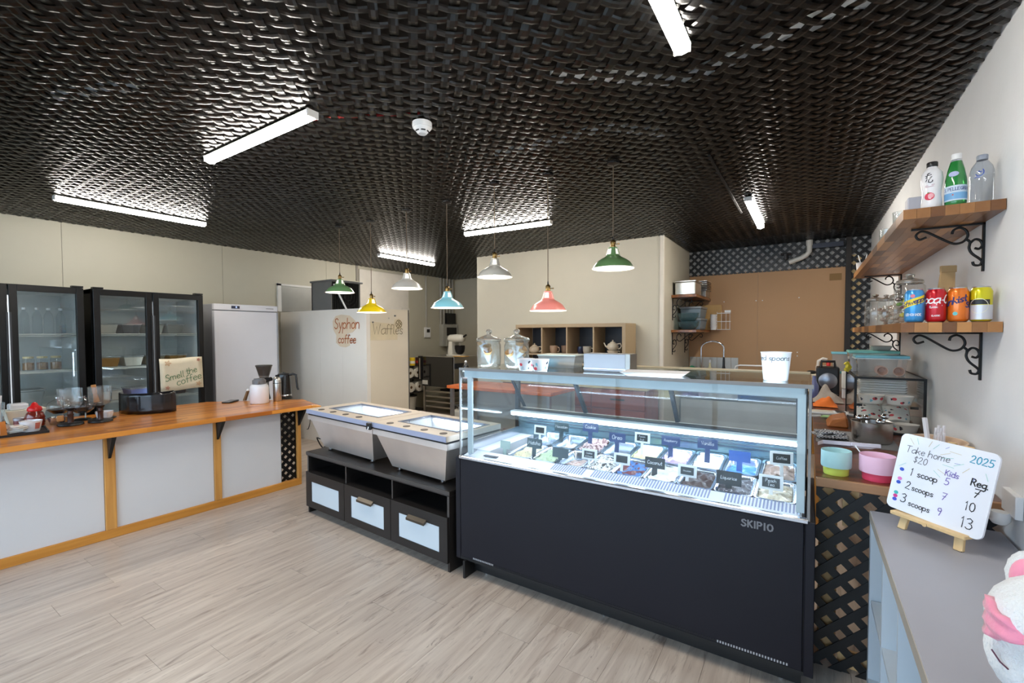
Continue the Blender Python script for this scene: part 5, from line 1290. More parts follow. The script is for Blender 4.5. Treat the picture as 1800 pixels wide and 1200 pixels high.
for row, defs, y, z, tilt in (('f', FRONT, 2.473, 0.800, TILT_F), ('b', BACK, 2.737, 0.828, TILT_B)):
    for i, (lb, m, lev, lump) in enumerate(defs):
        x = -0.122 - 0.1715 * i
        t = thing('gelato_pan', lb, 'pan', (x, y, z), 0, 'gelato pans in the display case', rot=(tilt, 0, 0))
        put('pan', PAN_ME, t)
        put('gelato', gelato_mesh('gelato', m, lev, lump, i + (20 if row == 'b' else 0), slope=-0.01 if lev < -0.03 else 0), t)
part('pan_rack', MB().box(-1.60, 2.40, 0.664, -0.03, 2.42, 0.69).box(-1.60, 2.60, 0.664, -0.03, 2.63, 0.69).box(-1.60, 2.80, 0.664, -0.03, 2.82, 0.69), SILVER, CASE)

# flavour cards stuck into the gelato
CARD = mat('chalk_card', (30, 38, 42), 0.5, var=0.05); CARDB = mat('chalk_card_blue', (58, 76, 120), 0.5); CARDT = mat('chalk_card_teal', (50, 72, 80), 0.5)
CHALK = mat('chalk_white', (232, 234, 236), 0.8)
def tee(x, y, z, text, label, m=CARD, w=.105, h=.056, rz=0.0):
    t = thing('flavour_card', label, 'card', (x, y, z), rz, 'flavour cards in the gelato', rot=(-0.12, 0, rz))
    part('card', MB().box(-w / 2, 0, -h / 2, w / 2, 0.002, h / 2).box(-.014, 0, -h / 2 - .075, .014, 0.002, -h / 2), m, t)
    if text:
        hh = min(.026, .78 * w / max(3, len(text)) * 1.55)
        part('lettering', MB().ribbon(write(text, hh, 0, -hh * .4, .1, .7, True), hh * .10, plane_map((0, -0.0008, 0), (1, 0, 0), (0, 0, 1))), CHALK, t)
def framed(x, y, z, text, label, w=.092, h=.062, rz=0.0):
    t = thing('flavour_card', label, 'card', (x, y, z), rz, 'flavour cards in the gelato', rot=(-0.12, 0, rz))
    part('frame', MB().box(-w / 2, 0.001, -h / 2, w / 2, 0.005, h / 2).box(-.008, 0.001, -h / 2 - .07, .008, 0.005, -h / 2), WHITEP, t, bevel=0.0009)
    part('slate', MB().box(-w / 2 + .014, -0.001, -h / 2 + .012, w / 2 - .014, 0.001, h / 2 - .012), CARD, t)
    ls = text.split('|'); hh = .024 if len(ls) == 1 else .014
    hh = min(hh, .70 * (w - .03) / max(1, max(len(s) for s in ls)) * 1.55)
    if not text: return
    st = []
    for k, s in enumerate(ls): st += write(s, hh, 0, (-hh * .4 if len(ls) == 1 else .003 - k * .018), .1, .7, True)
    part('lettering', MB().ribbon(st, hh * .11, plane_map((0, -0.0018, 0), (1, 0, 0), (0, 0, 1))), CHALK, t)
tee(-1.62, 2.40, .835, '', 'small greenish blank card at the left end of the front row', mat('card_green', (150, 168, 160), 0.4), .075, .05)
tee(-1.415, 2.42, .868, 'Matcha', 'black card reading Matcha over the pale green gelato', CARDT)
tee(-1.236, 2.42, .832, 'Caramel'[:0], 'dark card on the half empty pinkish pan in the front row', CARDT)
framed(-1.05, 2.42, .850, 'Cookies|& Cream', 'white framed card over the black cookie gelato')
framed(-.857, 2.42, .852, '', 'white framed card over the blue and red swirl gelato')
tee(-.676, 2.42, .858, 'Coconut', 'black card reading Coconut over white gelato', CARD)
framed(-.512, 2.42, .842, 'Chocolate', 'white framed card reading Chocolate in the front row')
tee(-.318, 2.42, .838, 'Liquorice', 'black card reading Liquorice over the dark gelato', CARD, .112, .066)
framed(-.139, 2.42, .848, 'Peach|Tea', 'white framed card reading Peach Tea at the right end of the front row', .10, .068)
framed(-1.535, 2.70, .885, '', 'white framed card at the left end of the back row')
tee(-1.37, 2.70, .925, 'Macadam', 'teal-grey card over the nutty cream gelato', CARDT)
tee(-1.163, 2.70, .945, 'Cookie', 'blue-grey card reading Cookie in the back row', CARDB)
tee(-.986, 2.70, .900, 'Oreo', 'blue-grey card reading Oreo over the nearly empty pan', CARDB)
framed(-.83, 2.70, .918, 'Passion|Fruit', 'white framed card over the yellow gelato')
tee(-.663, 2.70, .921, 'Raspberry', 'blue-grey card reading Raspberry over the purple ripple', CARDB)
tee(-.464, 2.70, .930, 'Vanilla', 'blue-grey card reading Vanilla over the smooth white gelato', CARDB)
tee(-.303, 2.70, .882, '', 'blue card standing in the bright blue gelato', mat('chalk_card_sky', (70, 110, 190), 0.5))
framed(-.109, 2.70, .900, 'Coffee', 'white framed card reading Coffee at the right end of the back row', .105, .07, 0.15)

# ------------------------------------------------------------------ on top of the case
ZT = 1.3305
CONE = mat('wafer_cone', (206, 160, 104), 0.7, var=0.15, vscale=40); SLEEVE = mat('cone_sleeve', (226, 226, 232), 0.6)
PRINT = mat('print_dark', (52, 52, 62), 0.6); PRINTR = mat('print_red', (214, 74, 84), 0.6); PRINTB = mat('print_blue', (120, 190, 210), 0.6)
def big_jar(x, y, label, seed):
    t = thing('glass_jar', label, 'jar', (x, y, ZT), 0, 'glass cone jars on the gelato case')
    part('body', MB().lathe([(0.0, 0.003), (0.062, 0.0), (0.074, 0.008), (0.078, 0.03), (0.078, 0.145), (0.072, 0.158), (0.074, 0.168), (0.0765, 0.170), (0.0745, 0.170), (0.070, 0.158), (0.0755, 0.143), (0.0755, 0.032), (0.071, 0.012), (0, 0.009)], 32), CLEAR, t, smooth=1.0)
    part('rim', MB().lathe([(0.076, 0.163), (0.081, 0.166), (0.081, 0.172), (0.076, 0.175)], 32, cap0=False, cap1=False), CLEAR, t, smooth=1.0)
    part('lid', MB().lathe([(0.080, 0.1755), (0.082, 0.180), (0.078, 0.186), (0.055, 0.194), (0.035, 0.202), (0.022, 0.208), (0.013, 0.212), (0.012, 0.217), (0.019, 0.224), (0.021, 0.233), (0.014, 0.243), (0, 0.245)], 32, cap0=False), mat('jar_lid_glass', (214, 210, 200), 0.12, var=0.1, vscale=20, trans=0.75), t, smooth=1.0)
    r = random.Random(seed)
    for i in range(4):
        cm = MB().lathe([(0.004, 0), (0.012, 0.02), (0.020, 0.055), (0.026, 0.095), (0.028, 0.10), (0.024, 0.098), (0.006, 0.02)], 16, cap1=False)
        sm = MB().lathe([(0.004, -0.001), (0.0128, 0.02), (0.0208, 0.055), (0.0238, 0.076)], 16, cap1=False)
        pr = MB().ribbon([[(0.0, 0.045), (0.016, 0.056)], [(0.0, 0.062), (0.012, 0.07)]], 0.012, cyl_map(0.0142, r.uniform(-2.5, -0.6), 0.14))
        a = r.uniform(0, 6.28); tl = r.uniform(0.35, 0.8) * (1 if i % 2 else -1); zz = 0.012 + 0.022 * i
        mt = Matrix.Translation((0.012 * math.cos(a), 0.012 * math.sin(a), zz)) @ Matrix.Rotation(a, 4, 'Z') @ Matrix.Rotation(tl, 4, 'Y') @ Matrix.Translation((0, 0, -0.0))
        c = part('cone', cm.xf(mt), CONE, t, smooth=1.0)
        part('sleeve', sm.xf(mt), SLEEVE, c, smooth=1.0)
        part('sleeve_print', pr.xf(mt), PRINT, c, normals=False)
big_jar(-1.745, 2.40, 'lidded glass jar of wrapped cones nearest the left end of the gelato case', 2)
big_jar(-1.53, 2.40, 'lidded glass jar of wrapped cones behind the printed paper cups', 5)
def ice_blotches(seed, n, w, h, mp, mats, parent, size=.012):
    r = random.Random(seed)
    for k in range(n):
        m = mats[k % len(mats)]; cx, cz = r.uniform(.08 * w, .92 * w), r.uniform(.15 * h, .85 * h); s = size * r.uniform(.6, 1.2); a = r.uniform(0, 6)
        if k % 3 == 0: pts = [(cx + s * math.cos(q), cz + s * math.sin(q)) for q in [2 * PI * i / 10 for i in range(10)]]
        else: pts = [(cx + s * math.cos(a + q) * f, cz + s * math.sin(a + q) * f) for q, f in ((0, 1.2), (2.0, .7), (3.0, 1.0), (4.6, .6))]
        part('print', MB().fillpoly(pts, mp), m, parent, normals=False)
CUPM = mat('paper_cup_white', (232, 230, 232), 0.6)
for i, (x, y, lb) in enumerate(((-1.405, 2.305, 'printed white paper cup in front of the right cone jar'), (-1.305, 2.30, 'printed white paper cup at the right of the other paper cup'))):
    t = thing('paper_cup', lb, 'cup', (x, y, ZT), 0, 'paper cups on the gelato case')
    part('cup', MB().lathe([(0.0, 0.004), (0.038, 0.0), (0.040, 0.002), (0.052, 0.064), (0.0545, 0.066), (0.0535, 0.069), (0.050, 0.066), (0.037, 0.006), (0, 0.006)], 28), CUPM, t, smooth=1.0)
    ice_blotches(i + 3, 6, .13, .066, cyl_map(.0405, -2.6, .19), (PRINTR, PRINT, PRINTB), t, .011)
t = thing('food_tub', 'clear tub with a pale blue lid corner behind the paper cups', 'tub', (-1.33, 2.62, ZT), 0.1)
part('tub', MB().hexa([(-0.11, -0.08, 0), (0.11, -0.08, 0), (0.11, 0.08, 0), (-0.11, 0.08, 0)], [(-0.125, -0.09, 0.075), (0.125, -0.09, 0.075), (0.125, 0.09, 0.075), (-0.125, 0.09, 0.075)]), TUBM, t)
part('lid', MB().box(-0.13, -0.095, 0.075, 0.13, 0.095, 0.083), mat('tub_lid_clear', (206, 214, 206), 0.3), t, bevel=0.003)
part('contents', MB().box(-0.09, -0.07, 0.004, -0.02, 0.0, 0.06), mat('tub_blue', (80, 170, 200), 0.5), t, bevel=0.01)
t = thing('napkin_box', 'brushed metal box standing on the gelato case', 'box', (-0.97, 2.50, ZT))
part('body', MB().box(-0.125, -0.06, 0, 0.125, 0.06, 0.10), mat('satin_metal', (150, 150, 155), 0.5, 0.7, var=0.03), t, bevel=0.002)
part('base_trim', MB().box(-0.126, -0.062, 0.012, 0.126, 0.061, 0.018), SILVER, t)
part('side_cap', MB().box(0.125, -0.06, 0.0, 0.150, 0.06, 0.10), mat('satin_dark', (150, 146, 140), 0.3, 0.9), t)
t = thing('paper_tray', 'flat white paper tray lying on the gelato case', 'tray', (-0.66, 2.36, ZT), 0.1)
part('tray', MB().hexa([(-0.13, -0.07, 0), (0.13, -0.07, 0), (0.13, 0.07, 0), (-0.13, 0.07, 0)], [(-0.16, -0.10, 0.018), (0.16, -0.10, 0.018), (0.16, 0.10, 0.018), (-0.16, 0.10, 0.018)]), CUPM, t)
t = thing('spoon_cup', 'white plastic cup with the word spoons handwritten on it', 'cup', (-0.125, 2.40, ZT))
part('cup', MB().lathe([(0.0, 0.004), (0.048, 0.0), (0.050, 0.003), (0.061, 0.125), (0.0635, 0.127), (0.062, 0.129), (0.058, 0.126), (0.047, 0.006), (0, 0.006)], 32), mat('cup_bright', (236, 238, 242), 0.35), t, smooth=1.0)
part('lettering', MB().ribbon(write('used spoons', .022, -.083, .092, .08, .7), .0022, cyl_map(.0505, -PI / 2 - 0.06, .088)), mat('pen_black', (46, 46, 60), 0.6), t, normals=False)

# ================================================================== RIGHT: BENCH, LATTICE, GREY CABINET
WALN = wood('bench_walnut', (52, 25, 12), (128, 64, 30), 0.3, axis=0, stave=(0.045, 0.45), coat=0.3, contrast=0.8)
WALE = wood('bench_edge_timber', (120, 82, 58), (176, 130, 92), 0.45, axis=0, stave=(0.05, 0.3), contrast=0.8)
t = thing('work_bench', 'dark timber bench top along the right wall behind the price board', 'bench', (0, 0, 0))
part('top', MB().box(0.036, 2.51, 0.846, 0.645, 7.0, 0.885), WALN, t)
part('front_edge', MB().box(0.036, 2.488, 0.844, 0.645, 2.51, 0.885), WALE, t, bevel=0.003)
part('support', MB().box(0.05, 4.2, 0, 0.09, 4.26, 0.846).box(0.05, 6.9, 0, 0.09, 6.96, 0.846).box(0.60, 4.2, 0, 0.64, 4.26, 0.846).box(0.60, 6.9, 0, 0.64, 6.96, 0.846), PINE, t)
PLY = wood('ply_backing', (206, 156, 96), (244, 204, 150), 0.6, axis=2, stave=None, rand=0.1, contrast=0.8)
for i, (x0, x1, z0, z1) in enumerate(((0.05, 0.122, 0.02, 0.842), (0.14, 0.20, 0.66, 0.842), (0.13, 0.24, 0.0, 0.08), (0.44, 0.55, 0.5, 0.842))):
    part('backing_board', MB().box(x0, 2.56, z0, x1, 2.575, z1), PLY, t)
t = thing('lattice_panel', 'black diagonal lattice closing the front of the timber bench', 'lattice', (0, 0, 0))
lattice(t, 'y', 2.515, 0.038, 0.0, 0.644, 0.842, pitch=0.0715, hw=0.0175, shift=0.012)

GREYC = mat('cabinet_grey', (164, 164, 172), 0.42, var=0.02)
GREYE = mat('cabinet_edge', (176, 168, 156), 0.45)
GREYI = mat('cabinet_inside', (190, 200, 208), 0.5, var=0.02)
t = thing('storage_cabinet', 'low pale grey cubby cabinet against the right wall carrying the price board', 'cabinet', (0.235, 1.04, 0))
L_, H_, D_ = 1.47, 0.767, 0.405
part('top', MB().box(0, 0, H_ - 0.04, D_, L_, H_), GREYC, t, bevel=0.002)
part('top_edge', MB().box(-0.002, 0, H_ - 0.039, 0.0, L_, H_ - 0.001), GREYE, t)
part('end_panel', MB().box(0, 0, 0, D_, 0.04, H_ - 0.04), GREYC, t)
part('end_panel', MB().box(0, L_ - 0.04, 0, D_, L_, H_ - 0.04), GREYI, t)
part('base', MB().box(0, 0.04, 0, D_, L_ - 0.04, 0.04), GREYI, t)
part('back', MB().box(D_ - 0.008, 0.04, 0.04, D_, L_ - 0.04, H_ - 0.04), GREYI, t)
c4 = (L_ - 0.08) / 4
for i in range(1, 4): part('divider', MB().box(0.003, 0.04 + i * c4 - 0.009, 0.04, D_ - 0.01, 0.04 + i * c4 + 0.009, H_ - 0.04), GREYI, t)
for i in range(4): part('shelf', MB().box(0.004, 0.04 + i * c4 + 0.009, 0.374, D_ - 0.01, 0.04 + (i + 1) * c4 - 0.009, 0.39), GREYI, t)

# price board on a small easel
EASW = wood('easel_pine', (214, 176, 122), (238, 206, 156), 0.55, axis=2, stave=None, contrast=0.8)
t = thing('price_board', 'white price board of scoop prices on a small wooden easel', 'price board', (0.425, 2.315, 0.7675), -0.755)
# local x along the board, -y towards the viewer
LEAN = math.radians(13)
for x in (-0.095, 0.095):
    part('leg', MB().hexa([(x - 0.014, -0.06, 0), (x + 0.014, -0.06, 0), (x + 0.014, -0.044, 0), (x - 0.014, -0.044, 0)], [(x - 0.014 - x * .35, 0.035, 0.36), (x + 0.014 - x * .35, 0.035, 0.36), (x + 0.014 - x * .35, 0.049, 0.36), (x - 0.014 - x * .35, 0.049, 0.36)]), EASW, t, bevel=0.002)
    part('rubber_foot', MB().box(x - 0.013, -0.059, -0.0, x + 0.013, -0.045, 0.004), BLACKP, t)
part('rear_leg', MB().hexa([(-0.012, 0.13, 0), (0.012, 0.13, 0), (0.012, 0.142, 0), (-0.012, 0.142, 0)], [(-0.012, 0.05, 0.36), (0.012, 0.05, 0.36), (0.012, 0.062, 0.36), (-0.012, 0.062, 0.36)]), EASW, t)
part('ledge', MB().box(-0.125, -0.075, 0.052, 0.125, -0.034, 0.066), EASW, t, bevel=0.002)
part('knob', MB().cyl((0, -0.078, 0.057), (0, -0.070, 0.057), 0.008, 10), EASW, t)
def rrect(w, h, r, n=6):
    out = []
    for cx, cy, a0 in ((w / 2 - r, h - r, 0), (-w / 2 + r, h - r, PI / 2), (-w / 2 + r, r, PI), (w / 2 - r, r, 3 * PI / 2)):
        for k in range(n + 1): out.append((cx + r * math.cos(a0 + k * PI / 2 / n), cy + r * math.sin(a0 + k * PI / 2 / n)))
    return out
BW, BH = 0.318, 0.305
bt = Matrix.Translation((0, -0.052, 0.0665)) @ Matrix.Rotation(math.radians(2.0), 4, 'Y') @ Matrix.Rotation(-LEAN, 4, 'X')
bd = part('board', MB().prism(rrect(BW, BH, 0.022), 0, 0.008, 'y').xf(bt), mat('whiteboard', (236, 238, 246), 0.22, var=0.01, coat=0.3), t)
bmap = lambda a, b: bt @ Vector(((a - 0.5) * BW, -0.0008, (1 - b) * BH))   # a, b: fractions from the top left
def bwrite(text, a, b, h, rgb, w, nm, slant=0.08, gap=0.9):
    ss = [[(a * BW + x, (1 - b) * BH + y) for x, y in st] for st in write(text, h, 0, 0, slant, gap)]
    part('lettering', MB().ribbon(ss, w, lambda u, v: bt @ Vector((u - BW / 2, -0.0008, v))), mat('marker_' + nm, rgb, 0.6), bd, normals=False)
bwrite('Take home', .085, .235, .026, (96, 96, 100), .0022, 'grey', .1, .8)
bwrite('$20', .19, .345, .025, (96, 96, 100), .0022, 'grey', .1, .8)
bwrite('2025', .745, .165, .026, (40, 150, 180), .0032, 'teal', .1, .7)
BK = (26, 26, 30); PU = (110, 90, 170)
bwrite('1', .19, .52, .029, BK, .0030, 'black', .1); bwrite('scoop', .27, .515, .023, BK, .0030, 'black', .0, .7)
bwrite('2', .17, .70, .029, BK, .0030, 'black', .1); bwrite('scoops', .245, .70, .021, BK, .0028, 'black', .0, .7)
bwrite('3', .15, .885, .034, BK, .0030, 'black', .1); bwrite('scoops', .245, .90, .021, BK, .0028, 'black', .0, .7)
bwrite('Kids', .545, .395, .021, PU, .0026, 'purple', .05, .6); bwrite('5', .555, .505, .026, PU, .0026, 'purple', .1)
bwrite('7', .56, .69, .026, PU, .0026, 'purple', .1); bwrite('9', .545, .885, .028, PU, .0026, 'purple', .1)
bwrite('Reg.', .80, .42, .024, BK, .0040, 'black', .05, .6); bwrite('7', .84, .545, .030, BK, .0034, 'black', .1)
bwrite('10', .795, .715, .031, BK, .0030, 'black', .0); bwrite('13', .79, .92, .038, BK, .0030, 'black', .0)
for a, b, c, n in ((.09, .475, (50, 84, 190), 'd_blue'), (.09, .60, (222, 120, 186), 'd_pink'), (.085, .65, (50, 84, 190), 'd_blue'), (.085, .79, (70, 180, 176), 'd_teal'), (.085, .835, (214, 60, 140), 'd_magenta'), (.085, .88, (70, 84, 200), 'd_violet')):
    part('dot', MB().fillpoly([(a + .027 * math.cos(q), b + .023 * math.sin(q)) for q in [-2 * PI * i / 12 for i in range(12)]], bmap), mat(n, c, 0.5), bd, normals=False)
for k, (rgb, n) in enumerate((((150, 206, 190), 'r_mint'), ((110, 120, 190), 'r_indigo'), ((206, 190, 140), 'r_straw'))):
    ss = []
    for cx, cy, n0, r0, r1 in ((.27, .26, 26, .20, .30), (.85, .12, 16, .17, .27)):
        for i in range(n0):
            if i % 3 != k: continue
            q = 2 * PI * i / n0 + .1; a0, a1 = (r0, r1) if k != 1 else (r1, r1 + .045)
            p, r_ = (cx + a0 * 1.15 * math.cos(q), cy + a0 * .8 * math.sin(q)), (cx + a1 * 1.15 * math.cos(q), cy + a1 * .8 * math.sin(q))
            if all(.02 < z[0] < .98 and .02 < z[1] < .46 for z in (p, r_)): ss.append([((z[0]) * BW, (1 - z[1]) * BH) for z in (p, r_)])
    part('ray_marks', MB().ribbon(ss, .0014, lambda u, v: bt @ Vector((u - BW / 2, -0.0008, v))), mat(n, rgb, 0.6), bd, normals=False)

# white plush toy at the edge of the frame
FUR = mat('plush_white', (236, 238, 238), 0.95, var=0.05, vscale=20, bump=0.8, bscale=120, sheen=0.6)
PNK = mat('plush_pink', (244, 150, 176), 0.8, var=0.08, vscale=12, bump=0.4, bscale=60, sheen=0.4)
t = thing('plush_toy', 'fluffy white plush toy with pink bow at the right edge of the grey cabinet', 'plush toy', (0.455, 1.345, 0.7705), math.radians(48))
def fuzz(c, r, sc, seed):
    rr = random.Random(seed); b = MB().blob(c, r, 4, sc)
    for v in b.bm.verts: v.co += Vector((rr.uniform(-1, 1), rr.uniform(-1, 1), rr.uniform(-1, 1))) * 0.0022
    return b
part('body', fuzz((0, 0, 0.105), 0.12, (1.05, 1.1, 0.875), 1), FUR, t, smooth=2.0)
part('head', fuzz((-0.01, 0.0, 0.185), 0.115, (1.1, 1.1, 0.85), 2), FUR, t, smooth=2.0)
for sx, nm in ((-1, 0), (1, 1)):
    e = part('ear', fuzz((0.03, sx * 0.080, 0.240), 0.056, (0.6, 0.85, 1.2), 3 + nm), FUR, t, smooth=2.0)
    part('ear_lining', MB().blob((0.006, sx * 0.080, 0.246), 0.040, 3, (0.55, 0.75, 1.15)), PNK, e, smooth=2.0)
bw = part('bow', MB().blob((-0.128, -0.0, 0.185), 0.018, 2), PNK, t, smooth=2.0)
for sy in (-1, 1):
    def lobe(u, v, sy=sy):
        a = (v - .5) * 2; w = 0.006 + 0.034 * u
        return (-0.134 + 0.034 * u * u - 0.010 * math.sin(u * PI) + 0.004 * math.sin(a * 9 * u), sy * (0.008 + 0.088 * u), 0.185 + a * w)
    ob = part('bow_loop', MB().grid(lobe, 8, 10), PNK, bw, smooth=2.0); ob.modifiers.new('solid', 'SOLIDIFY').thickness = 0.016
part('mouth', MB().tube([(-0.116, 0.072, 0.125), (-0.122, 0.055, 0.112), (-0.126, 0.04, 0.108)], 0.0016, 6), mat('thread_dark', (90, 50, 70), 0.7), t)
for y, z in (): part('paw', fuzz((-0.10, y - 0.06, z), 0.035, (1.1, 0.9, 0.85), 9), FUR, t, smooth=2.0)

# power socket
t = thing('power_socket', 'white wall socket behind the price board', 'socket', (XR - 0.001, 2.402, 0.915))
part('plate', MB().box(-0.022, -0.07, -0.042, 0, 0.07, 0.042), WHITEP, t, bevel=0.004, seg=2)
part('plug', MB().lathe([(0.026, 0), (0.03, 0.01), (0.03, 0.03), (0.02, 0.045), (0, 0.045)], 16).xf(Matrix.Translation((-0.045, -0.01, -0.035)) @ Matrix.Rotation(PI, 4, 'X')), WHITEP, t, smooth=SM)

# ================================================================== THINGS ON THE TIMBER BENCH
ZB = 0.8855
def two_tone(x, y, r, top, bot, lb):
    t = thing('ceramic_cup', lb, 'cup', (x, y, ZB))
    part('foot_ring', MB().lathe([(r * .80, 0.0), (r * .82, 0.003), (r * .84, 0.036), (0, 0.036)], 32), mat('cup_' + bot[0], bot[1], 0.5, var=0.02), t, smooth=SM)
    part('cup', MB().lathe([(r * .84, 0.034), (r * .98, 0.036), (r, 0.042), (r, 0.108), (r * .985, 0.112), (r * .95, 0.108), (r * .94, 0.045), (0, 0.042)], 32), mat('cup_' + top[0], top[1], 0.5, var=0.02), t, smooth=1.0)
    return t
two_tone(.115, 2.600, .060, ('mint', (178, 214, 212)), ('lime', (220, 226, 96)), 'mint ceramic cup with a lime green foot on the bench edge')
q = two_tone(.265, 2.592, .066, ('pink', (236, 190, 212)), ('red', (232, 74, 104)), 'pink ceramic cup with a red foot on the bench edge')
part('spoon', MB().tube([(-0.05, 0.02, 0.05), (-0.055, 0.05, 0.1), (-0.075, 0.07, 0.13)], 0.003, 6), WHITEP, q)
two_tone(.455, 3.10, .038, ('teal', (110, 190, 170)), ('teal2', (120, 196, 176)), 'small teal cup half hidden behind the price board')
t = thing('bench_mat', 'flat grey mat under the steel pot', 'mat', (0, 0, ZB))
part('mat', MB().prism([(.045, 3.30), (.44, 3.27), (.44, 3.72), (.045, 3.72)], 0, 0.004), mat('mat_grey', (140, 140, 142), 0.6), t)
ZM = ZB + 0.0045
t = thing('steel_pot', 'oval brushed steel pot holding scoops', 'pot', (.325, 3.46, ZM))
part('pot', MB().lathe([(0, 0.004), (0.085, 0), (0.092, 0.008), (0.096, 0.118), (0.100, 0.120), (0.098, 0.123), (0.092, 0.118), (0.088, 0.012), (0, 0.008)], 40, sx=1.05), STEEL, t, smooth=0.8)
for i, (a, l) in enumerate(((0.4, .15), (1.9, .13), (3.5, .14), (5.2, .13))):
    s = thing('ice_cream_scoop', ('steel scoop leaning to the right', 'steel scoop at the back', 'steel scoop leaning to the left', 'steel scoop at the front')[i] + ' in the oval pot', 'scoop', (.325 + .03 * math.cos(a), 3.46 + .03 * math.sin(a), ZM + 0.014), 0, 'scoops in the steel pot')
    c, d = math.cos(a), math.sin(a)
    part('handle', MB().tube([(0.012 * c, 0.012 * d, 0), (0.035 * c, 0.035 * d, l - .03)], 0.008, 8), CHROME, s)
    part('bowl', MB().blob((0.037 * c, 0.037 * d, l - .012), 0.022, 2, (1, 1, .8)), CHROME, s, smooth=1.5)
t = thing('kitchen_cloth', 'folded black and white checked cloth on the bench', 'cloth', (.115, 3.43, ZM), 0.2)
CHK = mat('checked_cloth', (196, 196, 198), 0.9)
_nt = CHK.node_tree; _ck = _nt.nodes.new('ShaderNodeTexChecker'); _ck.inputs['Scale'].default_value = 110; _ck.inputs[1].default_value = (*S(214, 214, 216), 1); _ck.inputs[2].default_value = (*S(70, 70, 78), 1)
_tc = _nt.nodes.new('ShaderNodeTexCoord'); _nt.links.new(_tc.outputs['Object'], _ck.inputs['Vector']); _nt.links.new(_ck.outputs['Color'], _nt.nodes['Principled BSDF'].inputs['Base Color'])
for k in range(3):
    def f(u, v, k=k):
        return ((u - .5) * (.16 - .015 * k) + .012 * math.sin(4 * v + k), (v - .5) * (.13 - .02 * k), .012 + .016 * k + .006 * math.sin(9 * u + 2 * k) * math.sin(5 * v + k))
    o = part('fold', MB().grid(f, 14, 10), CHK, t, smooth=1.5); o.modifiers.new('solid', 'SOLIDIFY').thickness = 0.010
t = thing('slicer_frame', 'white plastic slicer lying on the bench behind the cups', 'slicer', (.19, 3.10, ZB + .03), 0.15, rot=(-.28, 0, .15))
fm = MB()
for x0, x1 in ((-.13, .0), (.0, .13)):
    fm.box(x0, -.07, 0, x1, -.055, .022).box(x0, .055, 0, x1, .07, .022).box(x0, -.055, 0, x0 + .016, .055, .022).box(x1 - .016, -.055, 0, x1, .055, .022)
part('frame', fm, mat('slicer_white', (226, 222, 236), 0.35), t, bevel=0.003)
part('plate', MB().box(-.114, -.055, .004, -.016, .055, .012), mat('slicer_plate', (206, 206, 220), 0.4), t)
part('blade', MB().box(-.1, -.01, .012, -.03, .0, .016), STEEL, t)
t = thing('white_tray', 'long white keypad-like tray on the bench beyond the cloth', 'tray', (.13, 4.47, ZB), 0.1)
part('tray', MB().box(-.14, -.07, 0, .14, .07, .022), WHITEP, t, bevel=0.006)
part('inset', MB().box(-.12, -.05, .022, .04, .05, .024), mat('inset_cream', (214, 206, 190), 0.5), t)
part('window', MB().box(.06, -.05, .022, .12, .05, .025), mat('inset_dark', (40, 42, 46), 0.3), t)
t = thing('spatula', 'pale green spatula lying on the bench in front of the white tray', 'spatula', (.105, 4.25, ZB))
part('handle', MB().tube([(-.11, -.03, .010), (-.02, 0, .014)], .009, 8), WHITEP, t)
part('blade', MB().prism([(-.02, -.02), (.12, -.01), (.13, .05), (.0, .05)], .006, .016), mat('spatula_green', (176, 214, 150), 0.5), t)
t = thing('brown_bag', 'brown paper bag lying against the left side of the glass cabinet', 'bag', (.17, 4.0, ZB))
part('bag', MB().hexa([(-.06, -.14, 0), (.07, -.14, 0), (.07, .12, 0), (-.06, .12, 0)], [(-.03, -.10, .05), (.06, -.11, .07), (.06, .10, .08), (-.03, .10, .05)]), mat('bag_orange_brown', (160, 92, 36), 0.6, bump=0.4, bscale=25), t, bevel=0.01)
t = thing('orange_cloth', 'crumpled orange cloth on the far part of the bench', 'cloth', (.13, 4.95, ZB))
def crum(seed, wx, wy, h):
    r = random.Random(seed); ph = [r.uniform(0, 6) for _ in range(5)]
    return lambda u, v: ((u - .5) * wx, (v - .5) * wy, .006 + h * (math.sin(PI * u) * math.sin(PI * v)) * (0.7 + .3 * math.sin(9 * u + ph[0]) * math.cos(7 * v + ph[1])))
o = part('cloth', MB().grid(crum(3, .18, .24, .10), 16, 16), mat('cloth_orange', (226, 116, 40), 0.85, bump=0.3), t, smooth=1.5)
t = thing('grey_cloth', 'crumpled grey towel behind the orange cloth', 'cloth', (.16, 5.28, ZB))
part('cloth', MB().grid(crum(8, .24, .28, .17), 18, 18), mat('towel_grey', (160, 150, 140), 0.9, bump=0.4), t, smooth=1.5)
t = thing('coffee_machine', 'black coffee machine with a round silver front at the far end of the bench', 'coffee machine', (.17, 5.75, ZB))
part('body', MB().box(-.10, -.06, 0, .10, .18, .30), BLACKP, t, bevel=0.02, seg=2)
part('disc', MB().lathe([(.0, 0), (.078, 0), (.082, .008), (.07, .014), (0, .016)], 28).xf(Matrix.Translation((0, -.06, .16)) @ Matrix.Rotation(PI / 2, 4, 'X')), mat('disc_silver', (150, 154, 164), 0.3, 0.8), t, smooth=SM)
part('handle', MB().tube([(-.06, -.04, .30), (-.055, -.04, .36), (.055, -.04, .36), (.06, -.04, .30)], .014, 8), BLACKP, t, smooth=1.0)
part('drip_tray', MB().box(-.09, -.11, 0, .09, -.06, .03), BLACKP, t, bevel=0.005)
t = thing('kitchen_appliance', 'white appliance with a dark dial beside the black coffee machine', 'appliance', (.325, 5.60, ZB))
part('body', MB().box(-.045, -.05, .10, .045, .05, .27), mat('appliance_cream', (230, 226, 214), 0.35), t, bevel=0.01, seg=2)
part('column', MB().box(-.04, -.02, 0, .04, .05, .10), WHITEP, t, bevel=0.006)
part('dial', MB().cyl((0.01, -.052, .18), (0.01, -.06, .18), .022, 14), BLACKP, t)
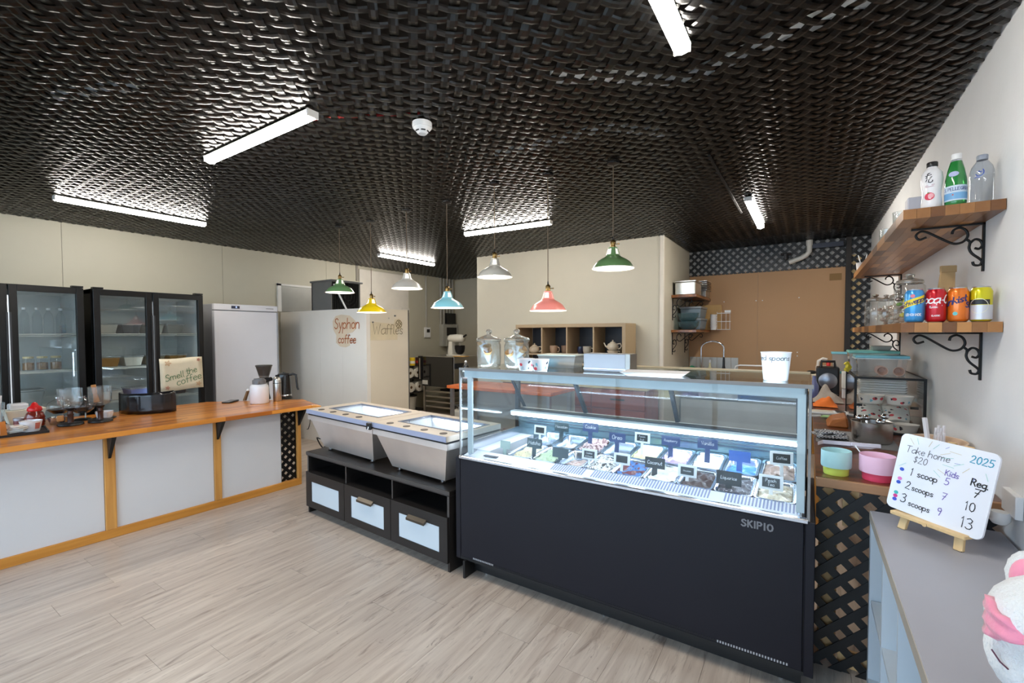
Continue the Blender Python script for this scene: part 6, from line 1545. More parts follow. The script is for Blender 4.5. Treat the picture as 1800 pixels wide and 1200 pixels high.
LIDB = mat('lid_aqua', (126, 194, 208), 0.35)
for i, (z, h, w, lb) in enumerate(((ZB, .20, .085, 'lower clear tub with a teal lid, far end of the bench'), (ZB + .226, .19, .08, 'upper clear tub with a pale blue lid on top of another tub'))):
    t = thing('tall_tub', lb, 'tub', (.30, 6.3, z))
    part('tub', MB().hexa([(-w * .85, -w * .85, 0), (w * .85, -w * .85, 0), (w * .85, w * .85, 0), (-w * .85, w * .85, 0)], [(-w, -w, h), (w, -w, h), (w, w, h), (-w, w, h)]), TUBM, t)
    part('lid', MB().box(-w - .006, -w - .006, h, w + .006, w + .006, h + .024), LIDB if i else mat('lid_teal', (60, 140, 146), 0.35), t, bevel=0.004)
t = thing('syrup_jug', 'pale jug of dark syrup with a loop handle and red cap', 'jug', (.14, 6.30, ZB + .0))
part('jug', MB().box(-.07, -.06, 0, .07, .06, .28), mat('jug_pale', (214, 206, 196), 0.4), t, bevel=0.02, seg=2)
part('syrup', MB().box(-.071, -.061, .17, .071, .061, .24), mat('syrup_dark', (72, 34, 40), 0.3), t, bevel=0.018)
part('handle', MB().tube([(-.05, 0, .27), (-.045, 0, .33), (.0, 0, .36), (.04, 0, .35)], .016, 8), mat('jug_pale'), t, smooth=1.0)
part('cap', MB().cyl((.05, -.03, .27), (.05, -.03, .32), .02, 12), mat('cap_red', (200, 40, 36), 0.4), t)
t = thing('paper_stack', 'pile of cream papers under a dark cap left of the syrup jug', 'papers', (.03, 6.10, ZB))
for k in range(4): part('sheet_pile', MB().box(-.08 + .004 * k, -.06, .10 * 0 + .05 * k, .07 - .006 * k, .06, .05 * k + .046), mat('paper_cream', (216, 204, 180), 0.8), t, bevel=0.006)
part('cap', MB().blob((0, 0, .215), .05, 2, (1, 1, .4)), BLACKP, t)
t = thing('glass_bottle', 'blue-grey glass bottle beside the left case corner', 'bottle', (.07, 5.70, ZB))
part('bottle', MB().lathe([(0, .003), (.04, 0), (.042, .01), (.042, .12), (.02, .17), (.015, .22), (0, .22)], 16), mat('bottle_blue', (96, 104, 150), 0.2, coat=0.5), t, smooth=1.0)
bpy.data.objects['glass_bottle'].location = (.052, 5.52, ZB)

# glass countertop cabinet
t = thing('glass_cabinet', 'black framed glass countertop cabinet full of printed paper tubs', 'display cabinet', (.258, 3.77, ZB)); GC = t
w, d, h = .362, .84, .368
b_ = .014
fr = MB()
for x in (0, w - b_):
    for y in (0, d - b_): fr.box(x, y, 0, x + b_, y + b_, h)
for z in (0, h - b_):
    for y in (0, d - b_): fr.box(b_, y, z, w - b_, y + b_, z + b_)
    for x in (0, w - b_): fr.box(x, b_, z, x + b_, d - b_, z + b_)
part('frame', fr, BLACK_METAL, t)
GP = glass('cabinet_glass', (0.985, 0.99, 0.985), 1.4)
part('glass_pane', MB().box(b_, .004, b_, w - b_, .008, h - b_), GP, t)
part('glass_pane', MB().box(.004, b_, b_, .008, d - b_, h - b_), GP, t)
part('glass_pane', MB().box(w - .008, b_, b_, w - .004, d - b_, h - b_), GP, t)
part('top_pane', MB().box(b_, b_, h - .006, w - b_, d - b_, h - .001), GP, t)
part('base_plate', MB().box(b_, b_, .004, w - b_, d - b_, .010), BLACKP, t)
part('glass_shelf', MB().box(.012, .02, .182, w - .012, d - .02, .188), GP, t)
for x0, x1 in ((.012, .045), (w - .075, w - .035)): part('shelf_clip', MB().box(x0, .012, .172, x1, .022, .188), BLACK_METAL, t)
TUBP = mat('paper_tub', (242, 236, 228), 0.6)
def tub_mesh():
    return MB().lathe([(0, 0.003), (0.046, 0), (0.048, 0.003), (0.058, 0.052), (0.0605, 0.054), (0.059, 0.057), (0.056, 0.053), (0.044, 0.006), (0, 0.006)], 24, sx=1.25, sy=.8).mesh('tub', TUBP, smooth=1.0)
TM = tub_mesh(); _r = random.Random(5)
PRINTS = []
for k in range(4):
    ms = []
    for m, n in ((PRINTR, 2), (PRINT, 2), (PRINTB, 1)):
        b = MB()
        for _ in range(n):
            a = -PI / 2 + _r.uniform(-1.0, 1.0); z0 = _r.uniform(.014, .040); s = _r.uniform(.007, .011)
            cm = cyl_map(.0487, 0, .19)
            pts = [(s * math.cos(q) * (1.0 if m is PRINTR else (.6 + .4 * math.cos(3 * q))), s * math.sin(q)) for q in [2 * PI * i / 9 for i in range(9)]]
            b.fillpoly([(a * .0487 + p, z0 + q) for p, q in pts], lambda u, v: Vector((cm(u, v).x * 1.25, cm(u, v).y * .8, v)))
        ms.append(b.mesh('print', m, normals=False))
    PRINTS.append(ms)
def tub(x, y, z, lb, k, tilt=0.0):
    t = thing('paper_tub', lb, 'tub', (x, y, z), 0, 'printed paper tubs in the glass cabinet', rot=(tilt, 0, 0))
    put('tub', TM, t)
    for me in PRINTS[k % 4]: put('print', me, t)
tub(.355, 3.86, ZB + .1885, 'printed paper tub on the glass shelf, left one', 0)
tub(.50, 3.86, ZB + .1885, 'printed paper tub on the glass shelf, right one', 1)
nth = ('front', 'second', 'third', 'fourth', 'fifth', 'sixth', 'seventh')
for sidx, (sx, nm) in enumerate(((.36, 'left'), (.505, 'right'))):
    for i in range(5):
        tub(sx, 3.955 + i * .0234, ZB + .046 + i * .0150, '%s paper tub of the %s nested row at the bottom of the glass cabinet' % (nth[i], nm), i + sidx, -1.0)
tub(.372, 3.842, ZB + .0105, 'paper tub standing in front of the nested rows, left one', 2)
tub(.527, 3.842, ZB + .0105, 'paper tub standing in front of the nested rows, right one', 3)
t = thing('foam_trays', 'stack of white foam trays on the glass shelf behind the tubs', 'trays', (.44, 4.2, ZB + .1885))
for k in range(9): part('tray', MB().hexa([(-.12, -.10, .0165 * k), (.12, -.10, .0165 * k), (.12, .10, .0165 * k), (-.12, .10, .0165 * k)], [(-.135, -.115, .0165 * k + .014), (.135, -.115, .0165 * k + .014), (.135, .115, .0165 * k + .014), (-.135, .115, .0165 * k + .014)]), mat('foam_white', (240, 240, 238), 0.8), t)
# on top of the glass cabinet
ZG = ZB + .3685
t = thing('cone_tub', 'clear tub with a blue lid full of wafer cups on the glass cabinet', 'tub', (.41, 3.99, ZG)); CT_ = t
part('tub', MB().hexa([(-.12, -.09, 0), (.12, -.09, 0), (.12, .09, 0), (-.12, .09, 0)], [(-.135, -.105, .118), (.135, -.105, .118), (.135, .105, .118), (-.135, .105, .118)]), glass('tub_clear', (0.96, 0.96, 0.96), 1.3, haze=0.16), t)
part('lid', MB().box(-.143, -.113, .118, .143, .113, .136), LIDB, t, bevel=0.005, seg=2)
part('rim', MB().box(-.147, -.117, .112, .147, .117, .1175), mat('rim_clear', (214, 224, 226), 0.3), t)
WAF = mat('wafer_pink', (206, 166, 146), 0.7, var=0.1, vscale=30)
for i in range(6):
    s = thing('wafer_cup', '%s wafer cup from the front of its row inside the blue-lidded tub' % nth[i], 'wafer', (.415 + (.085 if i == 5 else 0), 3.915 + (i % 5) * .0325, ZG + .034 + .0), 0, 'wafer cups in the blue-lidded tub', rot=(PI / 2 + .1, 0, 0))
    if i == 5: s['label'] = 'single wafer cup at the right inside the blue-lidded tub'
    part('cup', MB().lathe([(.018, -.03), (.023, .0), (.030, .010), (.031, .018), (.027, .018), (.020, 0), (.015, -.028), (0, -.028)], 20, cap0=False), WAF, s, smooth=1.0)
t = thing('food_tub', 'pale tub with an aqua lid behind the tub of wafer cups', 'tub', (.40, 4.36, ZG))
part('tub', MB().hexa([(-.13, -.10, 0), (.13, -.10, 0), (.13, .10, 0), (-.13, .10, 0)], [(-.145, -.115, .135), (.145, -.115, .135), (.145, .115, .135), (-.145, .115, .135)]), TUBM, t)
part('lid', MB().box(-.15, -.12, .135, .15, .12, .155), mat('lid_mint', (130, 200, 190), 0.35), t, bevel=0.005)
t = thing('grey_dish', 'greyish dish lying on top of the aqua-lidded tub', 'dish', (.45, 4.36, ZG + .1555))
part('dish', MB().hexa([(-.05, -.05, 0), (.05, -.05, 0), (.05, .05, 0), (-.05, .05, 0)], [(-.065, -.065, .035), (.065, -.065, .035), (.065, .065, .035), (-.065, .065, .035)]), mat('dish_grey', (172, 164, 156), 0.4), t, bevel=0.006)
t = thing('dish_brush', 'yellow dish brush poking out beside the blue-lidded tub', 'brush', (.262, 4.16, ZG))
part('handle', MB().tube([(.0, .06, .012), (.0, .0, .03)], .008, 8), WHITEP, t)
for k in range(9):
    a = k * .75; part('tuft', MB().cyl((0, 0, .035), (-.025 - .01 * (k % 2), .028 * math.cos(a), .04 + .035 * math.sin(a)), .007, 6, .011), mat('brush_yellow', (232, 214, 70), 0.7), t)
t = thing('glass_cover', 'small domed clear cover at the back left of the glass cabinet', 'cover', (.265, 4.52, ZG))
t.location = (.30, 4.545, ZG); t.scale = (.6, .6, .8)
part('dome', MB().lathe([(.07, 0), (.07, .06), (.055, .10), (.02, .125), (0, .13)], 24, cap0=False), CLEAR, t, smooth=1.0)
part('foil', MB().lathe([(.05, .0), (.045, .06), (0, .08)], 20), mat('foil_lilac', (170, 168, 200), 0.3, 0.4), t, smooth=1.0)
# wicker coloured basin with straws
t = thing('basin', 'beige oval basin with paper straws behind the price board', 'basin', (.53, 2.96, ZB))
part('basin', MB().lathe([(0, .004), (.075, 0), (.08, .004), (.108, .135), (.112, .138), (.106, .140), (.100, .132), (.074, .010), (0, .010)], 36, sx=.95, sy=1.2), mat('basin_beige', (206, 174, 146), 0.5), t, smooth=1.0)
part('rim', MB().tube([(.95 * .110 * math.cos(a), 1.2 * .110 * math.sin(a), .139) for a in [2 * PI * i / 36 for i in range(36)]], .0035, 6, closed=True), mat('basin_rim', (226, 200, 176), 0.5), t)
for i, (dx, dy, tx) in enumerate(((-.025, -.02, -.03), (-.005, .02, .0), (-.01, .05, .01))):
    s = thing('straw_bundle', ('white paper straw leaning left', 'short bundle of white wrapped sticks in the middle', 'white wrapped bundle at the right')[i] + ' in the beige basin', 'straws', (.53 + dx, 2.96 + dy, ZB + .0115), 0, 'straws in the basin')
    for k in range(1 if i == 0 else 4):
        o = .010 * k
        part('straw', MB().tube([(o, o * .3, 0), (o + tx, -.01 + o * .3, .235 if i == 0 else .15 + .03 * (i == 2) + .012 * (k % 2))], .011 if i == 0 else .006, 6), mat('straw_white', (238, 236, 240), 0.6), s)

# ================================================================== WALL SHELVES ON THE RIGHT
STV = wood('stave_timber', (98, 54, 22), (196, 138, 78), 0.4, axis=1, stave=None, coat=0.15, rand=0.42, contrast=0.9)
def stave_shelf(z0, z1, label):
    t = thing('wall_shelf', label, 'shelf', (0, 0, 0))
    part('core', MB().box(.342, 2.60, z0 + .003, .646, 5.18, z1 - .003), STV, t)
    r = random.Random(int(z0 * 100)); n = 7; wd = (.648 - .335) / n
    for i in range(n):
        y = 2.59
        while y < 5.2:
            l = r.uniform(.18, .42); y2 = min(5.2, y + l)
            if 5.2 - y2 < .08: y2 = 5.2
            part('stave', MB().box(.335 + i * wd + .0004, y + .0004, z0, .335 + (i + 1) * wd - .0004, y2 - .0004, z1), STV, t)
            y = y2
    return t
stave_shelf(2.033, 2.075, 'upper stave timber shelf with drink bottles on the right wall')
stave_shelf(1.546, 1.588, 'lower stave timber shelf with drink cans on the right wall')
for z, n1 in ((2.0325, 'upper'), (1.5455, 'lower')):
    for y, n2 in ((2.855, 'near'), (5.02, 'far')):
        scroll_bracket('shelf_bracket', 'black scroll bracket under the %s end of the %s right wall shelf' % (n2, n1), XR - .0005, y, z, .25, .215, -1, 'iron brackets of the right wall shelves')
ZU, ZL = 2.0755, 1.5885
# bottles
FACE = -2.0
def wrap(parent, name, r, z0, z1, m, a0=-PI, a1=0.4, seg=20):
    return part(name, MB().grid(lambda u, v: (r * math.cos(a0 + (a1 - a0) * u), r * math.sin(a0 + (a1 - a0) * u), z0 + (z1 - z0) * v), seg, 2), m, parent, smooth=1.5)
t = thing('drink_bottle', 'white peach drink bottle with a black cap on the upper shelf', 'bottle', (.436, 2.655, ZU))
part('body', MB().lathe([(0, .003), (.031, 0), (.035, .006), (.034, .03), (.031, .06), (.031, .075), (.036, .11), (.037, .13), (.034, .155), (.022, .172), (.017, .178), (.017, .183), (0, .183)], 28), mat('bottle_white', (238, 236, 238), 0.25, coat=0.4), t, smooth=1.2)
part('cap', MB().lathe([(.018, .181), (.019, .184), (.019, .199), (.017, .202), (0, .202)], 20), BLACKP, t, smooth=SM)
cm = lambda r, o=0.0: cyl_map(r, FACE + o)
part('peach', MB().fillpoly([(.017 * math.cos(q) + .002, .052 + .016 * math.sin(q)) for q in [2 * PI * i / 16 for i in range(16)]], cm(.0345)), mat('peach_red', (222, 60, 88), 0.5), t, normals=False)
part('peach_light', MB().fillpoly([(.010 * math.cos(q) + .007, .054 + .010 * math.sin(q)) for q in [2 * PI * i / 14 for i in range(14)]], cm(.0350)), mat('peach_pale', (244, 176, 186), 0.5), t, normals=False)
part('leaf', MB().fillpoly([(-.006, .068), (.0, .070), (.003, .066), (-.004, .065)], cm(.0352)), mat('leaf_green', (70, 140, 60), 0.5), t, normals=False)
part('lettering', MB().ribbon([[(-.006, .146), (.003, .149)], [(-.012, .139), (.008, .142)], [(-.002, .149), (-.008, .131)], [(-.010, .130), (.010, .134), (.002, .124)], [(-.006, .125), (-.010, .116)], [(.0, .122), (-.001, .112), (.006, .109), (.012, .113), (.012, .118)]], .0032, cm(.0378)), mat('print_black', (20, 20, 22), 0.5), t, normals=False)
part('small_print', MB().ribbon([[(-.012, .098), (.018, .100)], [(-.012, .092), (.016, .094)]], .0016, cm(.0372)), mat('print_maroon', (170, 90, 110), 0.5), t, normals=False)
t = thing('drink_bottle', 'green mineral water bottle with a white cap and pale blue label', 'bottle', (.512, 2.655, ZU))
GRN = mat('bottle_green', (56, 156, 76), 0.12, var=0.05, coat=0.6, trans=0.35)
part('body', MB().lathe([(0, .004), (.030, 0), (.034, .008), (.035, .02), (.035, .095), (.034, .115), (.027, .155), (.019, .188), (.015, .196), (.015, .200), (0, .200)], 28), GRN, t, smooth=1.2)
part('cap', MB().lathe([(.017, .198), (.0175, .202), (.0175, .218), (.016, .221), (0, .221)], 20), WHITEP, t, smooth=SM)
part('collar', MB().lathe([(.0165, .186), (.0185, .190), (.0165, .197)], 20, cap0=False, cap1=False), mat('collar_silver', (206, 208, 220), 0.3, 0.6), t)
wrap(t, 'label', .0357, .022, .085, mat('label_paleblue', (206, 224, 240), 0.45))
wrap(t, 'label_band', .0360, .028, .055, mat('label_blue', (120, 176, 222), 0.45))
part('lettering', MB().ribbon(write('S. PELLEGRINO', .0125, -.034, .064, 0, .8), .0019, cm(.0361)), mat('label_navy', (50, 60, 130), 0.5), t, normals=False)
part('star', MB().fillpoly([(.0045 * math.cos(q) * (1 if i % 2 else .45), .046 + .0045 * math.sin(q) * (1 if i % 2 else .45)) for i, q in enumerate([2 * PI * k / 10 for k in range(10)])], cm(.0364)), mat('star_red', (214, 90, 70), 0.5), t, normals=False)
part('neck_label', MB().fillpoly([(.017 * math.cos(q), .133 + .011 * math.sin(q)) for q in [2 * PI * i / 18 for i in range(18)]], lambda a, b: cyl_map(.0322 - (b - .133) * .17 + .0012, FACE)(a, b)), mat('label_lilac', (176, 186, 222), 0.45), t, normals=False)
t = thing('drink_bottle', 'clear ribbed water bottle at the right end of the bottle row', 'bottle', (.590, 2.655, ZU))
pr = [(0, .004), (.030, 0), (.036, .006)]
for k in range(9): pr += [(.037, .012 + k * .010), (.0352, .017 + k * .010)]
pr += [(.037, .105), (.037, .130), (.032, .152), (.020, .172), (.016, .178), (.016, .182)]
part('body', MB().lathe(pr, 28, cap1=False), glass('bottle_clear', (0.80, 0.85, 0.91), 1.65), t, smooth=1.2)
part('cap', MB().lathe([(.0175, .180), (.018, .183), (.018, .197), (.016, .200), (0, .200)], 20), mat('cap_grey', (150, 156, 170), 0.35), t, smooth=SM)
part('logo', MB().ribbon([[(-.010, .118), (-.004, .110), (.006, .110), (.013, .117), (.014, .127), (.011, .134)], [(-.004, .126), (.0, .130), (.003, .124), (.008, .126)], [(-.014, .104), (-.006, .106), (.002, .104)]], .0028, cm(.0377)), mat('logo_blue', (40, 80, 180), 0.5), t, normals=False)
t = thing('small_box', 'small pale grey box behind the white drink bottle', 'box', (.405, 2.78, ZU))
part('box', MB().box(-.035, -.035, 0, .035, .035, .085), mat('box_pale', (196, 196, 206), 0.5), t, bevel=0.004)
t['label'] = 'small pale grey carton behind the white drink bottle'
for x, y, r, hh, lb in ((.395, 3.08, .04, .09, 'nearer glass tumbler on the upper right wall shelf'), (.385, 3.55, .038, .09, 'farther glass tumbler on the upper right wall shelf')):
    t = thing('glass_tumbler', lb, 'glass', (x, y, ZU), 0, 'tumblers on the upper shelf')
    part('glass', MB().lathe([(0, .008), (r * .85, .006), (r * .86, 0), (r * .9, .003), (r, hh), (r * .95, hh), (r * .84, .012), (0, .012)], 24), CLEAR, t, smooth=1.0)
t = thing('white_pot', 'small white pot at the far end of the upper right wall shelf', 'pot', (.37, 4.9, ZU))
part('pot', MB().lathe([(0, .004), (.035, 0), (.04, .06), (.042, .062), (.036, .06), (0, .01)], 20), WHITEP, t, smooth=1.0)
for k in range(2): part('stick', MB().cyl((0.01 * k, 0, .02), (-.025 + .06 * k, 0.01, .13), .004, 6), WHITEP, t)
# cans
def can(x, rgb, name, label, metal=0.35):
    t = thing('drink_can', label, 'can', (x, 2.655, ZL), 0, 'drink cans on the lower shelf')
    r = .0345
    part('body', MB().lathe([(.026, .002), (r - .003, .006), (r, .013), (r, .126), (r - .003, .134), (.027, .143)], 32, cap0=False, cap1=False), mat('can_' + name, rgb, 0.28, metal, var=0.02, coat=0.4), t, smooth=1.0)
    part('lid', MB().lathe([(.0275, .142), (.0285, .1465), (.026, .1465), (.025, .143), (0, .143)], 28), mat('can_alu', (190, 190, 192), 0.3, 1.0), t, smooth=1.0)
    part('base', MB().lathe([(0, .006), (.024, .0), (.0265, .0), (.0285, .004)], 28, cap0=False, cap1=False), mat('can_alu'), t, smooth=1.0)
    part('ring_pull', MB().tube([(.008 * math.cos(a), -.004 + .011 * math.sin(a), .1475) for a in [2 * PI * i / 12 for i in range(12)]], .0012, 5, closed=True), mat('can_alu'), t)
    return t
R_ = .0349
wht = mat('print_white', (244, 244, 246), 0.45); yel = mat('print_yellow', (240, 214, 50), 0.45); nvy = mat('print_navy', (30, 44, 110), 0.45); org = mat('print_orange', (240, 140, 60), 0.45)
t = can(.388, (60, 150, 214), 'lemonade', 'sky blue drink can with a yellow diagonal banner, left of the red can')
part('banner', MB().fillpoly([(-.045, .052), (.045, .088), (.045, .118), (-.045, .082)], cm(R_)) if False else MB().grid(lambda u, v: cyl_map(R_, FACE)(-.05 + .1 * u, .055 + .036 * u + .030 * v), 16, 2), yel, t, normals=False)
part('lettering', MB().ribbon([[(x, y + x * .36) for x, y in st] for st in write('Schweppes', .021, -.044, .079, .1, .3)], .0032, cm(R_ + .0003)), nvy, t, normals=False)
part('lettering', MB().ribbon(write('LEMONADE', .010, -.022, .030, 0, .8), .0018, cm(R_)), wht, t, normals=False)
part('spot', MB().fillpoly([(.008 * math.cos(q) + .004, .116 + .008 * math.sin(q)) for q in [2 * PI * i / 14 for i in range(14)]], cm(R_)), mat('spot_pink', (226, 130, 140), 0.5), t, normals=False)
t = can(.458, (196, 14, 32), 'cola', 'red drink can with white script lettering')
part('lettering', MB().ribbon(write('Coca-Cola', .036, -.062, .082, .22, .1), .0050, cm(R_)), wht, t, normals=False)
part('swash', MB().ribbon([[(-.03, .076), (-.01, .070), (.012, .076), (.03, .072)]], .0035, cm(R_)), wht, t, normals=False)
part('small_print', MB().ribbon(write('CLASSIC', .006, -.012, .062, 0, 1) + write('CLASSIC', .006, -.004, .026, 0, 1), .0013, cm(R_)), wht, t, normals=False)
t = can(.528, (232, 120, 30), 'orange', 'orange drink can between the red and the yellow can')
part('lettering', MB().ribbon([[(x, y + x * .3) for x, y in st] for st in write('Sunkist', .028, -.058, .078, .1, .2)], .0048, cm(R_)), nvy, t, normals=False)
part('lettering', MB().ribbon(write('Sun', .022, .034, .062, .1, .2), .0048, cm(R_)), nvy, t, normals=False)
part('spot', MB().fillpoly([(.008 * math.cos(q), .036 + .008 * math.sin(q)) for q in [2 * PI * i / 14 for i in range(14)]], cm(R_)), mat('spot_aqua', (110, 200, 200), 0.5), t, normals=False)
t = can(.598, (216, 206, 30), 'yellow', 'yellow and white drink can at the right end of the can row')
wrap(t, 'white_base', R_, .010, .070, mat('can_white_print', (214, 214, 220), 0.35, 0.3), -PI, PI, 36)
part('band', MB().grid(lambda u, v: cyl_map(R_ + .0002, FACE)(-.036 + .072 * u, .072 + .020 * v), 14, 2), mat('band_dark', (40, 40, 44), 0.4), t, normals=False)
part('ring', MB().ribbon([[(.030 * math.cos(q), .066 + .030 * math.sin(q)) for q in [2 * PI * i / 24 for i in range(25)]]], .002, cm(R_ + .0004)), mat('ring_pale', (232, 232, 210), 0.5), t, normals=False)
#part('emblem', MB().ribbon([[(-.012, .112), (-.006, .118), (.004, .117), (.008, .110), (-.010, .108), (-.012, .112)]], .004, cm(R_)), mat('band_dark'), t, normals=False)
# jars and bag on the lower shelf
def shelf_jar(x, y, r, hh, label, fill=None, sq=False):
    t = thing('glass_jar', label, 'jar', (x, y, ZL), 0, 'glass jars on the lower right shelf')
    part('body', MB().lathe([(0, .003), (r * .9, 0), (r, .006), (r, hh * .74), (r * .8, hh * .80), (r * .82, hh * .82)], 28, cap1=False), CLEAR, t, smooth=1.0)
    part('rim', MB().lathe([(r * .80, hh * .79), (r * .9, hh * .80), (r * .9, hh * .83), (r * .80, hh * .835)], 28, cap0=False, cap1=False), mat('jar_lid_glass'), t, smooth=1.0)
    part('lid', MB().lathe([(r * .88, hh * .836), (r * .85, hh * .86), (r * .4, hh * .89), (r * .2, hh * .905), (r * .18, hh * .92), (r * .32, hh * .95), (r * .3, hh * .985), (0, hh)], 28), mat('jar_lid_glass'), t, smooth=1.0)
    if fill:
        rr = random.Random(4)
        for k in range(34):
            a = rr.uniform(0, 6.28); q = rr.uniform(0, r * .78); c = fill[k % len(fill)]
            part('sweet', MB().blob((q * math.cos(a), q * math.sin(a), .018 + (k / 34) * hh * .52), rr.uniform(.012, .017), 1, (1.2, .9, .8)), mat('sweet_%d_%d_%d' % c, c, 0.4), t, smooth=1.5)
    return t
shelf_jar(.425, 3.04, .062, .255, 'large lidded glass jar of colourful sweets behind the blue can', [(96, 28, 48), (222, 206, 80), (236, 232, 226), (110, 160, 60), (60, 24, 30), (120, 40, 60)])
shelf_jar(.425, 3.42, .040, .20, 'narrow glass jar behind the jar of sweets', [(200, 170, 150), (220, 200, 180)])
shelf_jar(.415, 3.78, .045, .20, 'middle glass jar with pale filling on the lower right shelf', [(206, 190, 170), (180, 150, 130), (220, 210, 196)])
shelf_jar(.405, 4.25, .062, .235, 'wide glass jar at the far left of the lower right shelf', None)
t = thing('paper_bag', 'folded brown paper bag behind the red can', 'bag', (.560, 3.05, ZL), 0.2)
part('bag', MB().hexa([(-.040, -.03, 0), (.025, -.03, 0), (.025, .03, 0), (-.040, .03, 0)], [(-.015, .01, .26), (.042, .01, .27), (.042, .018, .27), (-.015, .018, .26)]), mat('kraft_paper', (190, 156, 110), 0.8, bump=0.2, bscale=30), t, bevel=0.002)
part('folded_top', MB().box(-.016, .004, .252, .045, .022, .285), mat('kraft_paper'), t, bevel=0.002)

# ================================================================== THINGS ON THE BAR COUNTER
ZN = 0.8355
WOODD = mat('dark_turned_wood', (64, 34, 22), 0.4, var=0.2, vscale=20)
COFFEE = mat('coffee_dark', (52, 28, 16), 0.25)
AM = mat('spatula_wood', (176, 120, 66), 0.6, var=0.1)
t = thing('serving_tray', 'black serving tray at the left end of the bar counter', 'tray', (-4.80, .70, ZN), -.12)
part('tray', MB().box(-.17, -.30, 0, .12, .24, .006), BLACKP, t)
part('rim', MB().box(.112, -.30, .006, .12, .24, .016).box(-.17, .232, .006, .112, .24, .016).box(-.17, -.30, .006, -.162, .232, .016), BLACKP, t)
ZY = ZN + .0065
def ramekin(x, y, z, r, h, m, label, flutes=0):
    t = thing('ramekin', label, 'cup', (x, y, z))
    pr = [(0, .004), (r * .72, 0), (r * .76, .003), (r * .98, h * .92), (r, h), (r * .94, h), (r * .72, .008), (0, .008)]
    part('cup', MB().lathe(pr, 28), m, t, smooth=1.0)
    if flutes:
        b = MB()
        for i in range(flutes):
            a = 2 * PI * i / flutes; b.cyl((r * .79 * math.cos(a), r * .79 * math.sin(a), .006), (r * .96 * math.cos(a), r * .96 * math.sin(a), h * .85), r * .045, 5)
        part('flutes', b, m, t)
    return t
RW = mat('porcelain', (228, 226, 228), 0.25, coat=0.4)
q = ramekin(-4.79, .855, ZY, .062, .078, RW, 'white ramekin with a red strip standing on the black tray', 0)
part('red_strip', MB().grid(lambda u, v: cyl_map(.0475, 0, .19)(.01 + .028 * u, .02 + .045 * v), 4, 2), mat('strip_red', (196, 110, 96), 0.6), q, normals=False)
for i in range(5):
    t = thing('sugar_sachet', ('top', 'second', 'third', 'fourth', 'bottom')[i] + ' white sachet of the pile on the black tray', 'sachet', (-4.75 - .008 * i, .775 + .01 * (i % 3), ZY + .012 + .011 * (4 - i)), .4 * i, 'sachets on the black tray')
    part('sachet', MB().box(-.045, -.03, -.004, .045, .03, .004), mat('sachet_white', (232, 226, 216), 0.7), t, bevel=.002)
    part('print', MB().box(-.02, -.012, .0042, .02, .012, .0046), mat('sachet_print', (206, 150, 130), 0.7), t)
t = thing('paper_packet', 'orange and white paper packet at the left end of the tray', 'packet', (-4.77, .685, ZY), .2)
part('packet', MB().hexa([(-.02, -.05, 0), (.03, -.05, 0), (.03, .04, 0), (-.02, .04, 0)], [(.0, -.055, .085), (.02, -.055, .09), (.02, .035, .10), (.0, .035, .095)]), mat('packet_orange', (206, 124, 50), 0.6), t)
part('label', MB().box(.012, -.052, .01, .030, .004, .075), mat('sachet_white'), t)
t = thing('spice_jar', 'small jar with a grey lid on the back of the bar counter tray', 'jar', (-5.15, .86, ZN))
part('body', MB().lathe([(0, .002), (.034, 0), (.036, .004), (.036, .05), (0, .05)], 20), mat('jar_maroon', (110, 50, 50), 0.3, coat=.4), t, smooth=1.0)
part('lid', MB().lathe([(.037, .05), (.038, .068), (.035, .071), (0, .071)], 20), mat('lid_ash', (170, 172, 178), 0.35, .4), t, smooth=SM)
t = thing('sauce_jar', 'amber syrup jar with a red pointed cap', 'jar', (-5.08, .93, ZN))
part('body', MB().lathe([(0, .003), (.052, 0), (.057, .008), (.057, .075), (.048, .105), (.036, .118), (.036, .122), (0, .122)], 24), mat('syrup_amber', (118, 36, 24), 0.18, coat=.6, var=.25, vscale=10), t, smooth=1.0)
for z in (.03, .05, .07): part('ridge', MB().tube([(.0575 * math.cos(a), .0575 * math.sin(a), z) for a in [2 * PI * i / 24 for i in range(24)]], .0025, 5, closed=True), mat('syrup_amber'), t)
part('cap', MB().lathe([(.042, .120), (.044, .128), (.040, .148), (.024, .160), (.014, .182), (.006, .188), (0, .189)], 22), mat('cap_scarlet', (206, 26, 26), 0.35), t, smooth=1.0)
t = thing('paper_box', 'open cream paper box behind the red-capped jar', 'box', (-5.385, .925, ZN))
part('box', MB().hexa([(-.07, -.09, 0), (.07, -.09, 0), (.07, .09, 0), (-.07, .09, 0)], [(-.09, -.115, .11), (.09, -.115, .11), (.09, .115, .11), (-.09, .115, .11)]), mat('box_cream', (226, 220, 200), 0.7), t)
part('stacked_cups', MB().box(-.05, -.09, .11, .06, .02, .16), RW, t, bevel=.015, seg=2)
t = thing('straw_glass', 'tall glass of white wrapped straws at the left picture edge', 'glass', (-5.27, .752, ZN))
part('glass', MB().lathe([(0, .006), (.042, .004), (.043, 0), (.046, .004), (.052, .19), (.049, .19), (.043, .012), (0, .012)], 24), CLEAR, t, smooth=1.0)
for k in range(6):
    a = k * 1.05; part('straw', MB().cyl((.018 * math.cos(a), .018 * math.sin(a), .014), (.032 * math.cos(a), .032 * math.sin(a), .255 - .01 * (k % 3)), .007, 6), WHITEP if k != 2 else mat('straw_mint', (150, 220, 180), 0.5), t)
